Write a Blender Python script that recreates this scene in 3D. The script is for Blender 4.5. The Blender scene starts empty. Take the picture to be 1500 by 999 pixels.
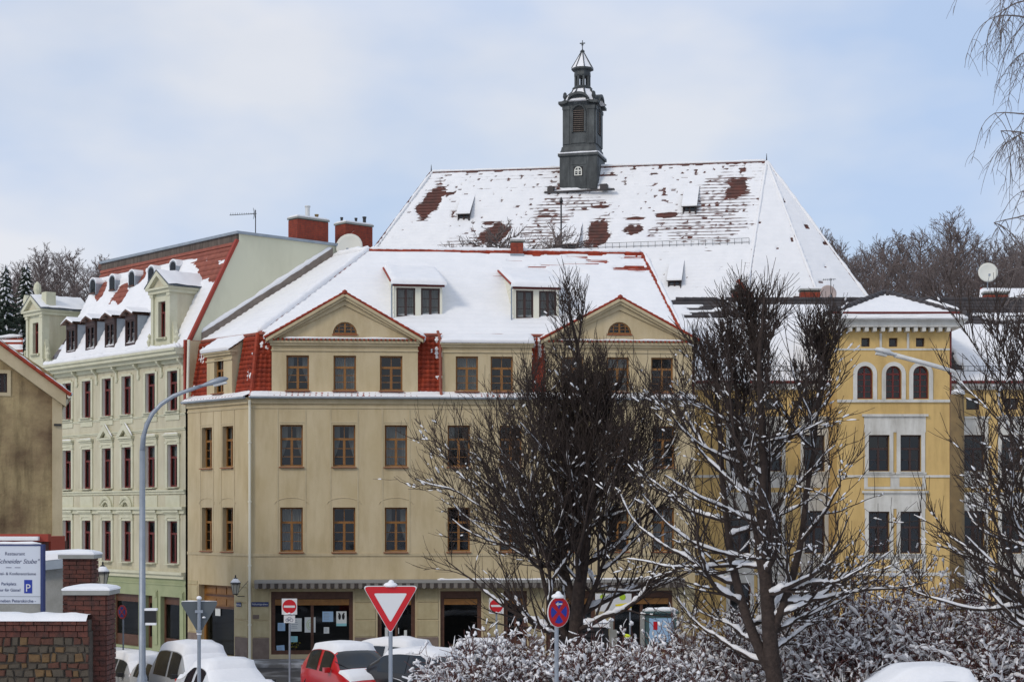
import bpy, math, random
import numpy as np
from mathutils import Matrix, Vector

# ------------------------------------------------------------------ camera, sky, sun, exposure
F = 2520.0        # focal length in photo pixels (photo is 1500 wide)
HZ = 750.0        # horizon row of the photo
ZC = 6.1          # eye height above the street in front of the corner house
scene = bpy.context.scene
C = scene.collection
cam_d = bpy.data.cameras.new('camera')
cam_d.sensor_width = 36.0
cam_d.lens = F / 1500 * 36
cam_d.shift_y = (HZ - 499.5) / 1500
cam_d.clip_end = 3000
cam = bpy.data.objects.new('camera', cam_d)
C.objects.link(cam)
cam.location = (0, 0, ZC)
cam.rotation_euler = (math.radians(90), 0, 0)
scene.camera = cam
scene.view_settings.view_transform = 'Standard'
scene.view_settings.look = 'None'
scene.view_settings.gamma = 1
scene.view_settings.exposure = 0.0
scene.view_settings.use_curve_mapping = False
scene.cycles.use_denoising = True
scene.cycles.max_bounces = 6
scene.cycles.transparent_max_bounces = 8

SUN_AZ = math.radians(-136)     # compass bearing of the sun, measured from +Y towards +X
SUN_EL = math.radians(34)
world = bpy.data.worlds.new('World')
scene.world = world
world.use_nodes = True
wn = world.node_tree
for n in list(wn.nodes):
    wn.nodes.remove(n)
def N(t, **k):
    n = wn.nodes.new(t)
    for a, b in k.items():
        setattr(n, a, b)
    return n
sky = N('ShaderNodeTexSky', sky_type='NISHITA', sun_disc=False, sun_elevation=SUN_EL, sun_rotation=SUN_AZ)
bg1 = N('ShaderNodeBackground'); bg1.inputs[1].default_value = 0.13
wn.links.new(sky.outputs[0], bg1.inputs[0])
bg2 = N('ShaderNodeBackground'); bg2.inputs[1].default_value = 1.0
tc = N('ShaderNodeTexCoord')
mp = N('ShaderNodeMapping'); mp.inputs['Scale'].default_value = (1.0, 1.0, 2.1)
wn.links.new(tc.outputs['Generated'], mp.inputs[0])
nz = N('ShaderNodeTexNoise'); nz.inputs['Scale'].default_value = 2.6; nz.inputs['Detail'].default_value = 6; nz.inputs['Roughness'].default_value = 0.5
wn.links.new(mp.outputs[0], nz.inputs['Vector'])
cr = N('ShaderNodeValToRGB')
cr.color_ramp.elements[0].position = 0.36; cr.color_ramp.elements[0].color = (0.74, 0.74, 0.74, 1)
cr.color_ramp.elements[1].position = 0.64; cr.color_ramp.elements[1].color = (0.97, 0.97, 0.97, 1)
wn.links.new(nz.outputs[0], cr.inputs[0])
cc = N('ShaderNodeValToRGB')
cc.color_ramp.elements[0].position = 0.41; cc.color_ramp.elements[0].color = (0.51, 0.64, 0.88, 1)
cc.color_ramp.elements[1].position = 0.60; cc.color_ramp.elements[1].color = (0.80, 0.82, 0.88, 1)
nz2 = N('ShaderNodeTexNoise'); nz2.inputs['Scale'].default_value = 2.9; nz2.inputs['Detail'].default_value = 5
wn.links.new(mp.outputs[0], nz2.inputs['Vector'])
wn.links.new(nz2.outputs[0], cc.inputs[0])
wn.links.new(cc.outputs[0], bg2.inputs[0])
mx = N('ShaderNodeMixShader')
wn.links.new(cr.outputs[0], mx.inputs[0]); wn.links.new(bg1.outputs[0], mx.inputs[1]); wn.links.new(bg2.outputs[0], mx.inputs[2])
wo = N('ShaderNodeOutputWorld')
wn.links.new(mx.outputs[0], wo.inputs[0])

sun_d = bpy.data.lights.new('sun', 'SUN')
sun_d.energy = 1.3
sun_d.angle = math.radians(14)
sun_d.color = (1.0, 0.90, 0.76)
sun = bpy.data.objects.new('sun', sun_d)
C.objects.link(sun)
sv = Vector((math.sin(SUN_AZ) * math.cos(SUN_EL), math.cos(SUN_AZ) * math.cos(SUN_EL), math.sin(SUN_EL)))
sun.rotation_euler = sv.to_track_quat('Z', 'Y').to_euler()
sun.location = (0, 0, 60)

rng = np.random.default_rng(7)
random.seed(7)

# ------------------------------------------------------------------ materials
MATS = {}
def mat(name, col, rough=0.8, col2=None, nscale=2.0, stretch=(1, 1, 1), bump=0.0, bscale=20.0, metal=0.0, lo=0.35, hi=0.65, spec=0.4, coat=0.0, streak=0.0):
    m = bpy.data.materials.new(name); m.use_nodes = True
    t = m.node_tree; b = t.nodes['Principled BSDF']
    b.inputs['Base Color'].default_value = (*col, 1)
    b.inputs['Roughness'].default_value = rough
    b.inputs['Metallic'].default_value = metal
    b.inputs['Specular IOR Level'].default_value = spec
    b.inputs['Coat Weight'].default_value = coat
    g = t.nodes.new('ShaderNodeNewGeometry')
    if col2 is not None:
        mpn = t.nodes.new('ShaderNodeMapping'); mpn.inputs['Scale'].default_value = stretch
        t.links.new(g.outputs['Position'], mpn.inputs[0])
        n = t.nodes.new('ShaderNodeTexNoise'); n.inputs['Scale'].default_value = nscale; n.inputs['Detail'].default_value = 6; n.inputs['Roughness'].default_value = 0.6
        t.links.new(mpn.outputs[0], n.inputs['Vector'])
        r = t.nodes.new('ShaderNodeValToRGB')
        r.color_ramp.elements[0].position = lo; r.color_ramp.elements[0].color = (*col, 1)
        r.color_ramp.elements[1].position = hi; r.color_ramp.elements[1].color = (*col2, 1)
        t.links.new(n.outputs[0], r.inputs[0]); t.links.new(r.outputs[0], b.inputs['Base Color'])
        if streak > 0:        # rain streaks and grime running down the plaster
            m3 = t.nodes.new('ShaderNodeMapping'); m3.inputs['Scale'].default_value = (1, 1, 0.16); t.links.new(g.outputs['Position'], m3.inputs[0])
            n3 = t.nodes.new('ShaderNodeTexNoise'); n3.inputs['Scale'].default_value = 2.2; n3.inputs['Detail'].default_value = 7; n3.inputs['Roughness'].default_value = 0.68; t.links.new(m3.outputs[0], n3.inputs['Vector'])
            r3 = t.nodes.new('ShaderNodeValToRGB'); r3.color_ramp.elements[0].position = 0.46; r3.color_ramp.elements[0].color = (1, 1, 1, 1); r3.color_ramp.elements[1].position = 0.74
            k_ = 1 - streak; r3.color_ramp.elements[1].color = (k_, k_ * .97, k_ * .93, 1); t.links.new(n3.outputs[0], r3.inputs[0])
            mxx = t.nodes.new('ShaderNodeMix'); mxx.data_type = 'RGBA'; mxx.blend_type = 'MULTIPLY'; mxx.inputs[0].default_value = 1.0
            t.links.new(r.outputs[0], mxx.inputs[6]); t.links.new(r3.outputs[0], mxx.inputs[7]); t.links.new(mxx.outputs[2], b.inputs['Base Color'])
    if bump > 0:
        n2 = t.nodes.new('ShaderNodeTexNoise'); n2.inputs['Scale'].default_value = bscale; n2.inputs['Detail'].default_value = 4
        t.links.new(g.outputs['Position'], n2.inputs['Vector'])
        bp = t.nodes.new('ShaderNodeBump'); bp.inputs['Strength'].default_value = bump; bp.inputs['Distance'].default_value = 0.05
        t.links.new(n2.outputs[0], bp.inputs['Height']); t.links.new(bp.outputs[0], b.inputs['Normal'])
    MATS[name] = m
    return m
def glass_mat(name, tint, refl):
    m = bpy.data.materials.new(name); m.use_nodes = True
    t = m.node_tree
    for n in list(t.nodes): t.nodes.remove(n)
    o = t.nodes.new('ShaderNodeOutputMaterial'); tr = t.nodes.new('ShaderNodeBsdfTransparent'); gl = t.nodes.new('ShaderNodeBsdfGlossy')
    tr.inputs[0].default_value = (*tint, 1); gl.inputs['Roughness'].default_value = 0.04; gl.inputs[0].default_value = (0.9, 0.95, 1, 1)
    x = t.nodes.new('ShaderNodeMixShader'); x.inputs[0].default_value = refl
    t.links.new(tr.outputs[0], x.inputs[1]); t.links.new(gl.outputs[0], x.inputs[2]); t.links.new(x.outputs[0], o.inputs[0])
    MATS[name] = m
mat('snow', (0.79, 0.795, 0.81), 0.65, (0.84, 0.84, 0.85), 1.5, bump=0.25, bscale=9, spec=0.25)
mat('snow_fine', (0.82, 0.82, 0.84), 0.7, (0.88, 0.875, 0.885), 6, bump=0.3, bscale=40, spec=0.2)
mat('cream', (0.485, 0.39, 0.23), 0.9, (0.56, 0.465, 0.30), 0.9, (1, 1, 0.5), bump=0.15, bscale=30, streak=.17)
mat('cream_trim', (0.54, 0.45, 0.29), 0.85, (0.47, 0.39, 0.245), 1.3, bump=0.1, bscale=25, streak=.17)
mat('cream_block', (0.41, 0.34, 0.195), 0.9, (0.48, 0.41, 0.25), 2.0, bump=0.2, bscale=30, streak=.2)
mat('plinth', (0.16, 0.12, 0.10), 0.9, (0.22, 0.17, 0.14), 3, bump=0.2)
mat('green', (0.51, 0.475, 0.345), 0.88, (0.58, 0.545, 0.41), 1.0, (1, 1, 0.5), bump=0.1, streak=.25)
mat('green_trim', (0.60, 0.59, 0.45), 0.85, (0.53, 0.52, 0.38), 2)
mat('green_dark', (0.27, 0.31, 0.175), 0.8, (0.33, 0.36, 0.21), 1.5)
mat('green_gable', (0.63, 0.62, 0.47), 0.9, (0.52, 0.51, 0.38), 0.7, (1, 1, 0.4), lo=0.45, hi=0.8)  # gable plaster lightened in colour to stand in for light the sun misses
mat('reveal_white', (0.74, 0.73, 0.68), 0.8)
mat('yellow', (0.63, 0.44, 0.175), 0.88, (0.56, 0.385, 0.155), 1.0, bump=0.1, streak=.28)
mat('yellow_trim', (0.64, 0.63, 0.59), 0.85, (0.54, 0.53, 0.49), 2, streak=.3)
mat('brown_gable', (0.42, 0.325, 0.17), 0.95, (0.15, 0.095, 0.055), 0.42, (1, 1, 1.3), bump=0.35, bscale=12, lo=0.40, hi=0.68, streak=.55)
mat('tile', (0.36, 0.045, 0.014), 0.7, (0.20, 0.026, 0.010), 3.5, bump=0.15, bscale=25)
mat('tile_orange', (0.32, 0.10, 0.065), 0.75, (0.22, 0.065, 0.045), 3.5)
mat('tile_church', (0.15, 0.058, 0.046), 0.85, (0.085, 0.048, 0.042), 2.5, bump=0.2, bscale=15)
mat('tile_dark', (0.035, 0.033, 0.036), 0.6, (0.06, 0.05, 0.05), 3)
mat('verge_red', (0.30, 0.04, 0.022), 0.6)
mat('verge_board', (0.17, 0.14, 0.12), 0.9, (0.24, 0.20, 0.17), 3)
mat('wood', (0.27, 0.125, 0.03), 0.5, (0.20, 0.085, 0.02), 6)
mat('wood_sill', (0.25, 0.08, 0.03), 0.6)
mat('wood_dark', (0.075, 0.032, 0.018), 0.55, (0.11, 0.05, 0.03), 5)
mat('wood_red', (0.13, 0.018, 0.014), 0.5)
mat('wood_brown', (0.045, 0.022, 0.018), 0.5)
mat('wood_band', (0.07, 0.055, 0.045), 0.9, (0.15, 0.12, 0.10), 8, (1, 1, 0.15))
mat('siding', (0.72, 0.70, 0.58), 0.8)
mat('zinc', (0.25, 0.29, 0.33), 0.5, (0.32, 0.36, 0.40), 3, metal=0.3)
mat('lead', (0.045, 0.051, 0.054), 0.6, (0.105, 0.116, 0.118), 1.6, (1.5, 1.5, 0.5), bump=0.15, bscale=8, metal=0.2, lo=0.4, hi=0.75)
mat('dark', (0.012, 0.012, 0.013), 0.7)
mat('interior', (0.022, 0.019, 0.017), 0.9)  # gloom of unlit rooms put into the colour
mat('curtain', (0.36, 0.36, 0.34), 0.9)  # white curtains greyed, the dimness behind glass put into the colour
mat('brick', (0.30, 0.055, 0.028), 0.85, (0.20, 0.04, 0.025), 5, bump=0.2, bscale=30)
mat('brick_old', (0.055, 0.026, 0.021), 0.9, (0.12, 0.040, 0.028), 9, bump=0.3, bscale=30)
mat('mortar', (0.09, 0.075, 0.06), 0.95, (0.06, 0.05, 0.04), 5, bump=0.3)
mat('stone_a', (0.085, 0.068, 0.048), 0.9, (0.06, 0.05, 0.038), 6, bump=0.4)
mat('stone_b', (0.15, 0.09, 0.038), 0.9, (0.10, 0.06, 0.03), 6, bump=0.4)
mat('stone_c', (0.10, 0.042, 0.026), 0.9, (0.07, 0.03, 0.022), 6, bump=0.4)
mat('concrete', (0.30, 0.30, 0.28), 0.9, (0.24, 0.24, 0.22), 3, bump=0.2)
mat('church_stone', (0.18, 0.16, 0.13), 0.9, (0.12, 0.11, 0.10), 1)
mat('metal_grey', (0.30, 0.33, 0.37), 0.45, (0.25, 0.28, 0.32), 4, metal=0.4)
mat('metal_pale', (0.62, 0.63, 0.62), 0.5, (0.52, 0.53, 0.53), 4, metal=0.1)
mat('metal_dark', (0.02, 0.02, 0.022), 0.45)
mat('pole_tan', (0.23, 0.16, 0.075), 0.85, (0.17, 0.12, 0.06), 5)
mat('dish', (0.66, 0.66, 0.60), 0.6)
mat('dish_pink', (0.45, 0.36, 0.33), 0.6)
mat('sign_red', (0.48, 0.006, 0.012), 0.4)
mat('sign_white', (0.62, 0.62, 0.62), 0.4)
mat('sign_blue', (0.012, 0.035, 0.30), 0.4)
mat('sign_navy', (0.02, 0.035, 0.13), 0.5)
mat('sign_back', (0.10, 0.115, 0.125), 0.55, metal=0.3)
mat('sign_text', (0.08, 0.09, 0.16), 0.6)
mat('board', (0.56, 0.60, 0.67), 0.5)
mat('paper', (0.62, 0.64, 0.62), 0.8)
mat('paper_blue', (0.30, 0.45, 0.62), 0.8)
mat('paper_teal', (0.25, 0.52, 0.55), 0.8)
mat('poster_yellow', (0.75, 0.62, 0.02), 0.7)
mat('poster_orange', (0.70, 0.16, 0.02), 0.7)
mat('poster_green', (0.35, 0.50, 0.02), 0.7)
mat('hivis', (0.65, 0.75, 0.02), 0.6)
mat('teal', (0.055, 0.10, 0.10), 0.6)
mat('awning_a', (0.20, 0.18, 0.16), 0.9)
mat('awning_b', (0.055, 0.045, 0.04), 0.9)
mat('awning_top', (0.27, 0.26, 0.24), 0.7)
mat('asphalt', (0.035, 0.035, 0.038), 0.75, (0.30, 0.31, 0.33), 0.45, bump=0.2, lo=0.5, hi=0.72)
mat('pavement', (0.16, 0.155, 0.15), 0.9, (0.5, 0.51, 0.53), 0.8, lo=0.45, hi=0.65)
mat('ground_snow', (0.78, 0.80, 0.84), 0.8, (0.20, 0.17, 0.14), 0.35, bump=0.3, bscale=2, lo=0.52, hi=0.75)
mat('hill', (0.16, 0.125, 0.11), 0.95, (0.45, 0.44, 0.46), 0.12, lo=0.45, hi=0.8)
mat('bark', (0.030, 0.021, 0.018), 0.95, (0.058, 0.041, 0.034), 9, bump=0.5, bscale=25)
mat('twig_red', (0.15, 0.062, 0.055), 0.9, (0.08, 0.04, 0.036), 6)
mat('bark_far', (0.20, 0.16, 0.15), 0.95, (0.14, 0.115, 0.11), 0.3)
mat('bark_birch', (0.17, 0.14, 0.13), 0.9)
mat('birch_white', (0.5, 0.48, 0.45), 0.8, (0.06, 0.05, 0.05), 4, (0.4, 0.4, 3), lo=0.5, hi=0.6)
mat('needle', (0.018, 0.028, 0.018), 0.9, (0.03, 0.045, 0.03), 2)
mat('paint_red', (0.50, 0.006, 0.012), 0.3, coat=0.5)
mat('paint_black', (0.012, 0.013, 0.016), 0.3, coat=0.5)
mat('paint_silver', (0.34, 0.35, 0.36), 0.35, coat=0.4)
mat('paint_white', (0.62, 0.63, 0.64), 0.35, coat=0.4)
mat('car_glass', (0.012, 0.016, 0.02), 0.06, spec=0.6)
mat('rubber', (0.015, 0.015, 0.015), 0.9)
mat('lamp_glass', (0.55, 0.56, 0.55), 0.2)
mat('lantern_glass', (0.42, 0.40, 0.33), 0.3)
glass_mat('pane', (0.58, 0.60, 0.60), 0.045)
glass_mat('pane_shop', (0.6, 0.63, 0.62), 0.035)
mred = bpy.data.materials.new('red_light'); mred.use_nodes = True
mred.node_tree.nodes['Principled BSDF'].inputs['Base Color'].default_value = (0.6, 0.01, 0.01, 1)
mred.node_tree.nodes['Principled BSDF'].inputs['Emission Color'].default_value = (1, 0.03, 0.02, 1)
mred.node_tree.nodes['Principled BSDF'].inputs['Emission Strength'].default_value = 4
MATS['red_light'] = mred

# ------------------------------------------------------------------ helpers
def vnoise(x, y, seed=0):
    x = np.asarray(x, float); y = np.asarray(y, float)
    xi = np.floor(x).astype(np.int64); yi = np.floor(y).astype(np.int64)
    fx = x - xi; fy = y - yi
    fx = fx * fx * (3 - 2 * fx); fy = fy * fy * (3 - 2 * fy)
    def h(a, b):
        k = (a * 374761393 + b * 668265263 + seed * 1442695041) & 0x7fffffff
        k = ((k ^ (k >> 13)) * 1274126177) & 0x7fffffff
        return ((k ^ (k >> 16)) & 0xffff) / 65535.0
    return (h(xi, yi) * (1 - fx) + h(xi + 1, yi) * fx) * (1 - fy) + (h(xi, yi + 1) * (1 - fx) + h(xi + 1, yi + 1) * fx) * fy
def fbm(x, y, seed=0, o=4):
    s = 0; a = 0.5
    for i in range(o):
        s = s + a * vnoise(np.asarray(x) * 2 ** i, np.asarray(y) * 2 ** i, seed + i * 17); a *= 0.5
    return s

def ray(px, py):
    return Vector(((px - 750) / F, 1.0, (HZ - py) / F))
def at(px, py, Y):
    return Vector((0, 0, ZC)) + ray(px, py) * Y
def on_plane(px, py, P, Nn):
    d = ray(px, py); o = Vector((0, 0, ZC))
    return o + d * ((P - o).dot(Nn) / d.dot(Nn))

class Frame:
    """facade frame: local x along the wall (to the right), y backwards, z up"""
    def __init__(self, ox, oy, ang):
        self.ox, self.oy, self.a = ox, oy, ang
        self.c, self.sn = math.cos(ang), math.sin(ang)
        self.M = Matrix.Translation((ox, oy, 0)) @ Matrix.Rotation(ang, 4, 'Z')
    def s(self, px, y=0.0):
        k = (px - 750) / F
        bx = self.ox - y * self.sn; by = self.oy + y * self.c
        return (k * by - bx) / (self.c - k * self.sn)
    def depth(self, s, y=0.0):
        return self.oy + s * self.sn + y * self.c
    def z(self, py, s, y=0.0):
        return ZC + (HZ - py) / F * self.depth(s, y)
    def w(self, s, y, z):
        return self.M @ Vector((s, y, z))
    def loc(self, p):
        return self.M.inverted() @ p

class MB:
    def __init__(self, mats=None):
        self.v = []; self.f = []; self.mi = []; self.k = 0; self.mats = mats or []
        self.T = None
    def use(self, name):
        if name not in self.mats: self.mats.append(name)
        self.k = self.mats.index(name); return self
    def add(self, vs, fs):
        o = len(self.v)
        if self.T is not None:
            vs = [tuple(self.T @ Vector(p)) for p in vs]
        self.v += [tuple(p) for p in vs]
        for f in fs:
            self.f.append([i + o for i in f]); self.mi.append(self.k)
        return self
    def box(self, x0, x1, y0, y1, z0, z1):
        if x0 > x1: x0, x1 = x1, x0
        if y0 > y1: y0, y1 = y1, y0
        if z0 > z1: z0, z1 = z1, z0
        v = [(x0, y0, z0), (x1, y0, z0), (x1, y1, z0), (x0, y1, z0), (x0, y0, z1), (x1, y0, z1), (x1, y1, z1), (x0, y1, z1)]
        return self.add(v, [(0, 3, 2, 1), (4, 5, 6, 7), (0, 1, 5, 4), (1, 2, 6, 5), (2, 3, 7, 6), (3, 0, 4, 7)])
    def quad(self, a, b, c, d):
        return self.add([a, b, c, d], [(0, 1, 2, 3)])
    def prism(self, poly, y0, y1):          # poly in (x, z), counter-clockwise seen from -y
        n = len(poly)
        v = [(x, y0, z) for x, z in poly] + [(x, y1, z) for x, z in poly]
        fs = [tuple(range(n)), tuple(range(2 * n - 1, n - 1, -1))]
        fs += [(i, i + n, (i + 1) % n + n, (i + 1) % n) for i in range(n)]
        return self.add(v, fs)
    def prism_x(self, poly, x0, x1):        # poly in (y, z)
        n = len(poly)
        v = [(x0, y, z) for y, z in poly] + [(x1, y, z) for y, z in poly]
        fs = [tuple(range(n - 1, -1, -1)), tuple(range(n, 2 * n))]
        fs += [(i, (i + 1) % n, (i + 1) % n + n, i + n) for i in range(n)]
        return self.add(v, fs)
    def prism_z(self, poly, z0, z1):
        n = len(poly)
        v = [(x, y, z0) for x, y in poly] + [(x, y, z1) for x, y in poly]
        fs = [tuple(range(n - 1, -1, -1)), tuple(range(n, 2 * n))]
        fs += [(i, (i + 1) % n, (i + 1) % n + n, i + n) for i in range(n)]
        return self.add(v, fs)
    def lathe(self, prof, n=12, cx=0, cy=0, ang=0.0, sq=None):
        v = []
        for r, z in prof:
            for i in range(n):
                a = ang + 2 * math.pi * i / n
                v.append((cx + r * math.cos(a), cy + r * math.sin(a), z))
        fs = []
        for j in range(len(prof) - 1):
            for i in range(n):
                a, b = j * n + i, j * n + (i + 1) % n
                fs.append((a, b, b + n, a + n))
        fs.append(tuple(range(n - 1, -1, -1)))
        fs.append(tuple(range((len(prof) - 1) * n, len(prof) * n)))
        return self.add(v, fs)
    def tube(self, pts, rad, n=8):
        pts = [Vector(p) for p in pts]
        if not hasattr(rad, '__len__'): rad = [rad] * len(pts)
        v = []; ref = Vector((0.31, 0.17, 0.93))
        ax = (pts[-1] - pts[0]).normalized()
        if abs(ax.dot(ref)) > 0.9: ref = Vector((0.9, -0.3, 0.1))
        for i, p in enumerate(pts):
            t = (pts[min(i + 1, len(pts) - 1)] - pts[max(i - 1, 0)]).normalized()
            a = t.cross(ref).normalized(); b = t.cross(a)
            for k in range(n):
                q = 2 * math.pi * k / n
                v.append(p + (a * math.cos(q) + b * math.sin(q)) * rad[i])
        fs = [(j * n + i, j * n + (i + 1) % n, (j + 1) * n + (i + 1) % n, (j + 1) * n + i) for j in range(len(pts) - 1) for i in range(n)]
        fs.append(tuple(range(n - 1, -1, -1))); fs.append(tuple(range((len(pts) - 1) * n, len(pts) * n)))
        return self.add(v, fs)
    def mesh(self, name, smooth=False):
        m = bpy.data.meshes.new(name)
        m.from_pydata(self.v, [], self.f)
        for k in self.mats: m.materials.append(MATS[k])
        if len(self.mats) > 1: m.polygons.foreach_set('material_index', self.mi)
        if smooth: m.polygons.foreach_set('use_smooth', [True] * len(m.polygons))
        m.update()
        return m

W = {}
I4 = Matrix.Identity(4)
def link(name, data, parent=None, M=None):
    o = bpy.data.objects.new(name, data)
    C.objects.link(o)
    M = M if M is not None else I4
    if parent is not None:
        o.parent = parent
        o.matrix_basis = W[parent.name].inverted() @ M
    else:
        o.matrix_basis = M
    W[o.name] = M.copy()
    return o
def tag(o, label, cat=None, group=None, kind=None):
    if label: o['label'] = label
    if cat: o['category'] = cat
    if group: o['group'] = group
    if kind: o['kind'] = kind
    return o
def thing(name, loc, label, cat, group=None, M=None):
    M = M if M is not None else Matrix.Translation(loc)
    return tag(link(name, None, None, M), label, cat, group)
def part(name, mb, parent, M=None, mats=None, smooth=False, kind=None):
    if isinstance(mb, MB) and split_names.get(name):
        comps = components(mb)
        if len(comps) > 1:
            return [link(name, c.mesh(name, smooth), parent, M) for c in comps][0]
    me = mb.mesh(name, smooth) if isinstance(mb, MB) else mb
    o = link(name, me, parent, M)
    if kind: o['kind'] = kind
    return o
split_names = dict.fromkeys(('string_course', 'cornice', 'window_panel', 'inset_panel', 'pilaster', 'lead_panel', 'urn', 'rule', 'walkway', 'finial', 'wall_moulding', 'raking_cornice', 'verge', 'snow_lump', 'ornament', 'clamp', 'pole', 'snow', 'bay_cheek'), True)
def components(mb):
    par = list(range(len(mb.v)))
    def fd(a):
        while par[a] != a: par[a] = par[par[a]]; a = par[a]
        return a
    for f in mb.f:
        for i in f[1:]: par[fd(i)] = fd(f[0])
    # pieces that touch or overlap belong together
    box = {}
    for i, p in enumerate(mb.v):
        r = fd(i); b = box.setdefault(r, [list(p), list(p)])
        for c in range(3): b[0][c] = min(b[0][c], p[c]); b[1][c] = max(b[1][c], p[c])
    ks = list(box); e = .004
    for i in range(len(ks)):
        for j in range(i):
            a, b = box[ks[i]], box[ks[j]]
            if all(a[0][c] <= b[1][c] + e and b[0][c] <= a[1][c] + e for c in range(3)): par[fd(ks[i])] = fd(ks[j])
    out = {}
    for f, m in zip(mb.f, mb.mi): out.setdefault(fd(f[0]), []).append((f, m))
    res = []
    for fs in out.values():
        n = MB(list(mb.mats)); mp_ = {}
        for f, m in fs:
            for i in f:
                if i not in mp_: mp_[i] = len(n.v); n.v.append(mb.v[i])
            n.f.append([mp_[i] for i in f]); n.mi.append(m)
        res.append(n)
    return res
def TM(x, y, z): return Matrix.Translation((x, y, z))
def RZ(a): return Matrix.Rotation(a, 4, 'Z')
_cache = {}
def cached(key, fn):
    if key not in _cache: _cache[key] = fn()
    return _cache[key]

def quad_mesh(name, V, Fq, mats, smooth=True, midx=None):
    m = bpy.data.meshes.new(name)
    V = np.asarray(V, np.float32); Fq = np.asarray(Fq, np.int32)
    m.vertices.add(len(V)); m.vertices.foreach_set('co', V.ravel())
    m.loops.add(Fq.size); m.loops.foreach_set('vertex_index', Fq.ravel())
    m.polygons.add(len(Fq))
    m.polygons.foreach_set('loop_start', np.arange(0, Fq.size, 4, dtype=np.int32))
    m.polygons.foreach_set('loop_total', np.full(len(Fq), 4, np.int32))
    if smooth: m.polygons.foreach_set('use_smooth', np.ones(len(Fq), bool))
    for k in mats: m.materials.append(MATS[k])
    if midx is not None: m.polygons.foreach_set('material_index', np.asarray(midx, np.int32))
    m.update(calc_edges=True)
    return m

def wall(parent, fr, s0, s1, z0, z1, holes, matname, y=0.0, reveal=0.28, rmat=None, name='wall'):
    """wall sheet with openings; holes = (sa, sb, za, zb[, arch])"""
    mb = MB(); mb.use(matname)
    xs = sorted({s0, s1, *[h[0] for h in holes], *[h[1] for h in holes]})
    zs = sorted({z0, z1, *[h[2] for h in holes], *[h[3] for h in holes]})
    for i in range(len(xs) - 1):
        for j in range(len(zs) - 1):
            cx, cz = (xs[i] + xs[i + 1]) / 2, (zs[j] + zs[j + 1]) / 2
            if any(h[0] < cx < h[1] and h[2] < cz < h[3] for h in holes): continue
            mb.quad((xs[i], y, zs[j]), (xs[i + 1], y, zs[j]), (xs[i + 1], y, zs[j + 1]), (xs[i], y, zs[j + 1]))
    for h in holes:
        a, b, c, d = h[:4]
        mb.use(rmat or matname)
        yr = y + reveal
        mb.quad((a, y, c), (a, yr, c), (a, yr, d), (a, y, d))
        mb.quad((b, yr, c), (b, y, c), (b, y, d), (b, yr, d))
        mb.quad((a, y, d), (a, yr, d), (b, yr, d), (b, y, d))
        mb.quad((a, yr, c), (a, y, c), (b, y, c), (b, yr, c))
        if len(h) > 4 and h[4]:                       # arched head: fill the corners
            mb.use(matname)
            r = (b - a) / 2; cx = (a + b) / 2; zc = d - r; n = 8
            for sg in (-1, 1):
                arc = [(cx + sg * r * math.cos(q), zc + r * math.sin(q)) for q in np.linspace(0, math.pi / 2, n)]
                for k in range(n - 1):
                    p, q2 = arc[k], arc[k + 1]
                    x = cx + sg * r
                    vs = [(x, y, p[1]), (p[0], y, p[1]), (q2[0], y, q2[1]), (x, y, q2[1])]
                    vs2 = [(p[0], y, p[1]), (p[0], yr, p[1]), (q2[0], yr, q2[1]), (q2[0], y, q2[1])]
                    if sg < 0: vs = vs[::-1]; vs2 = vs2[::-1]
                    mb.add(vs[::-1], [(0, 1, 2, 3)]); mb.add(vs2, [(0, 1, 2, 3)])
    return part(name, mb, parent, fr.M)

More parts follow.
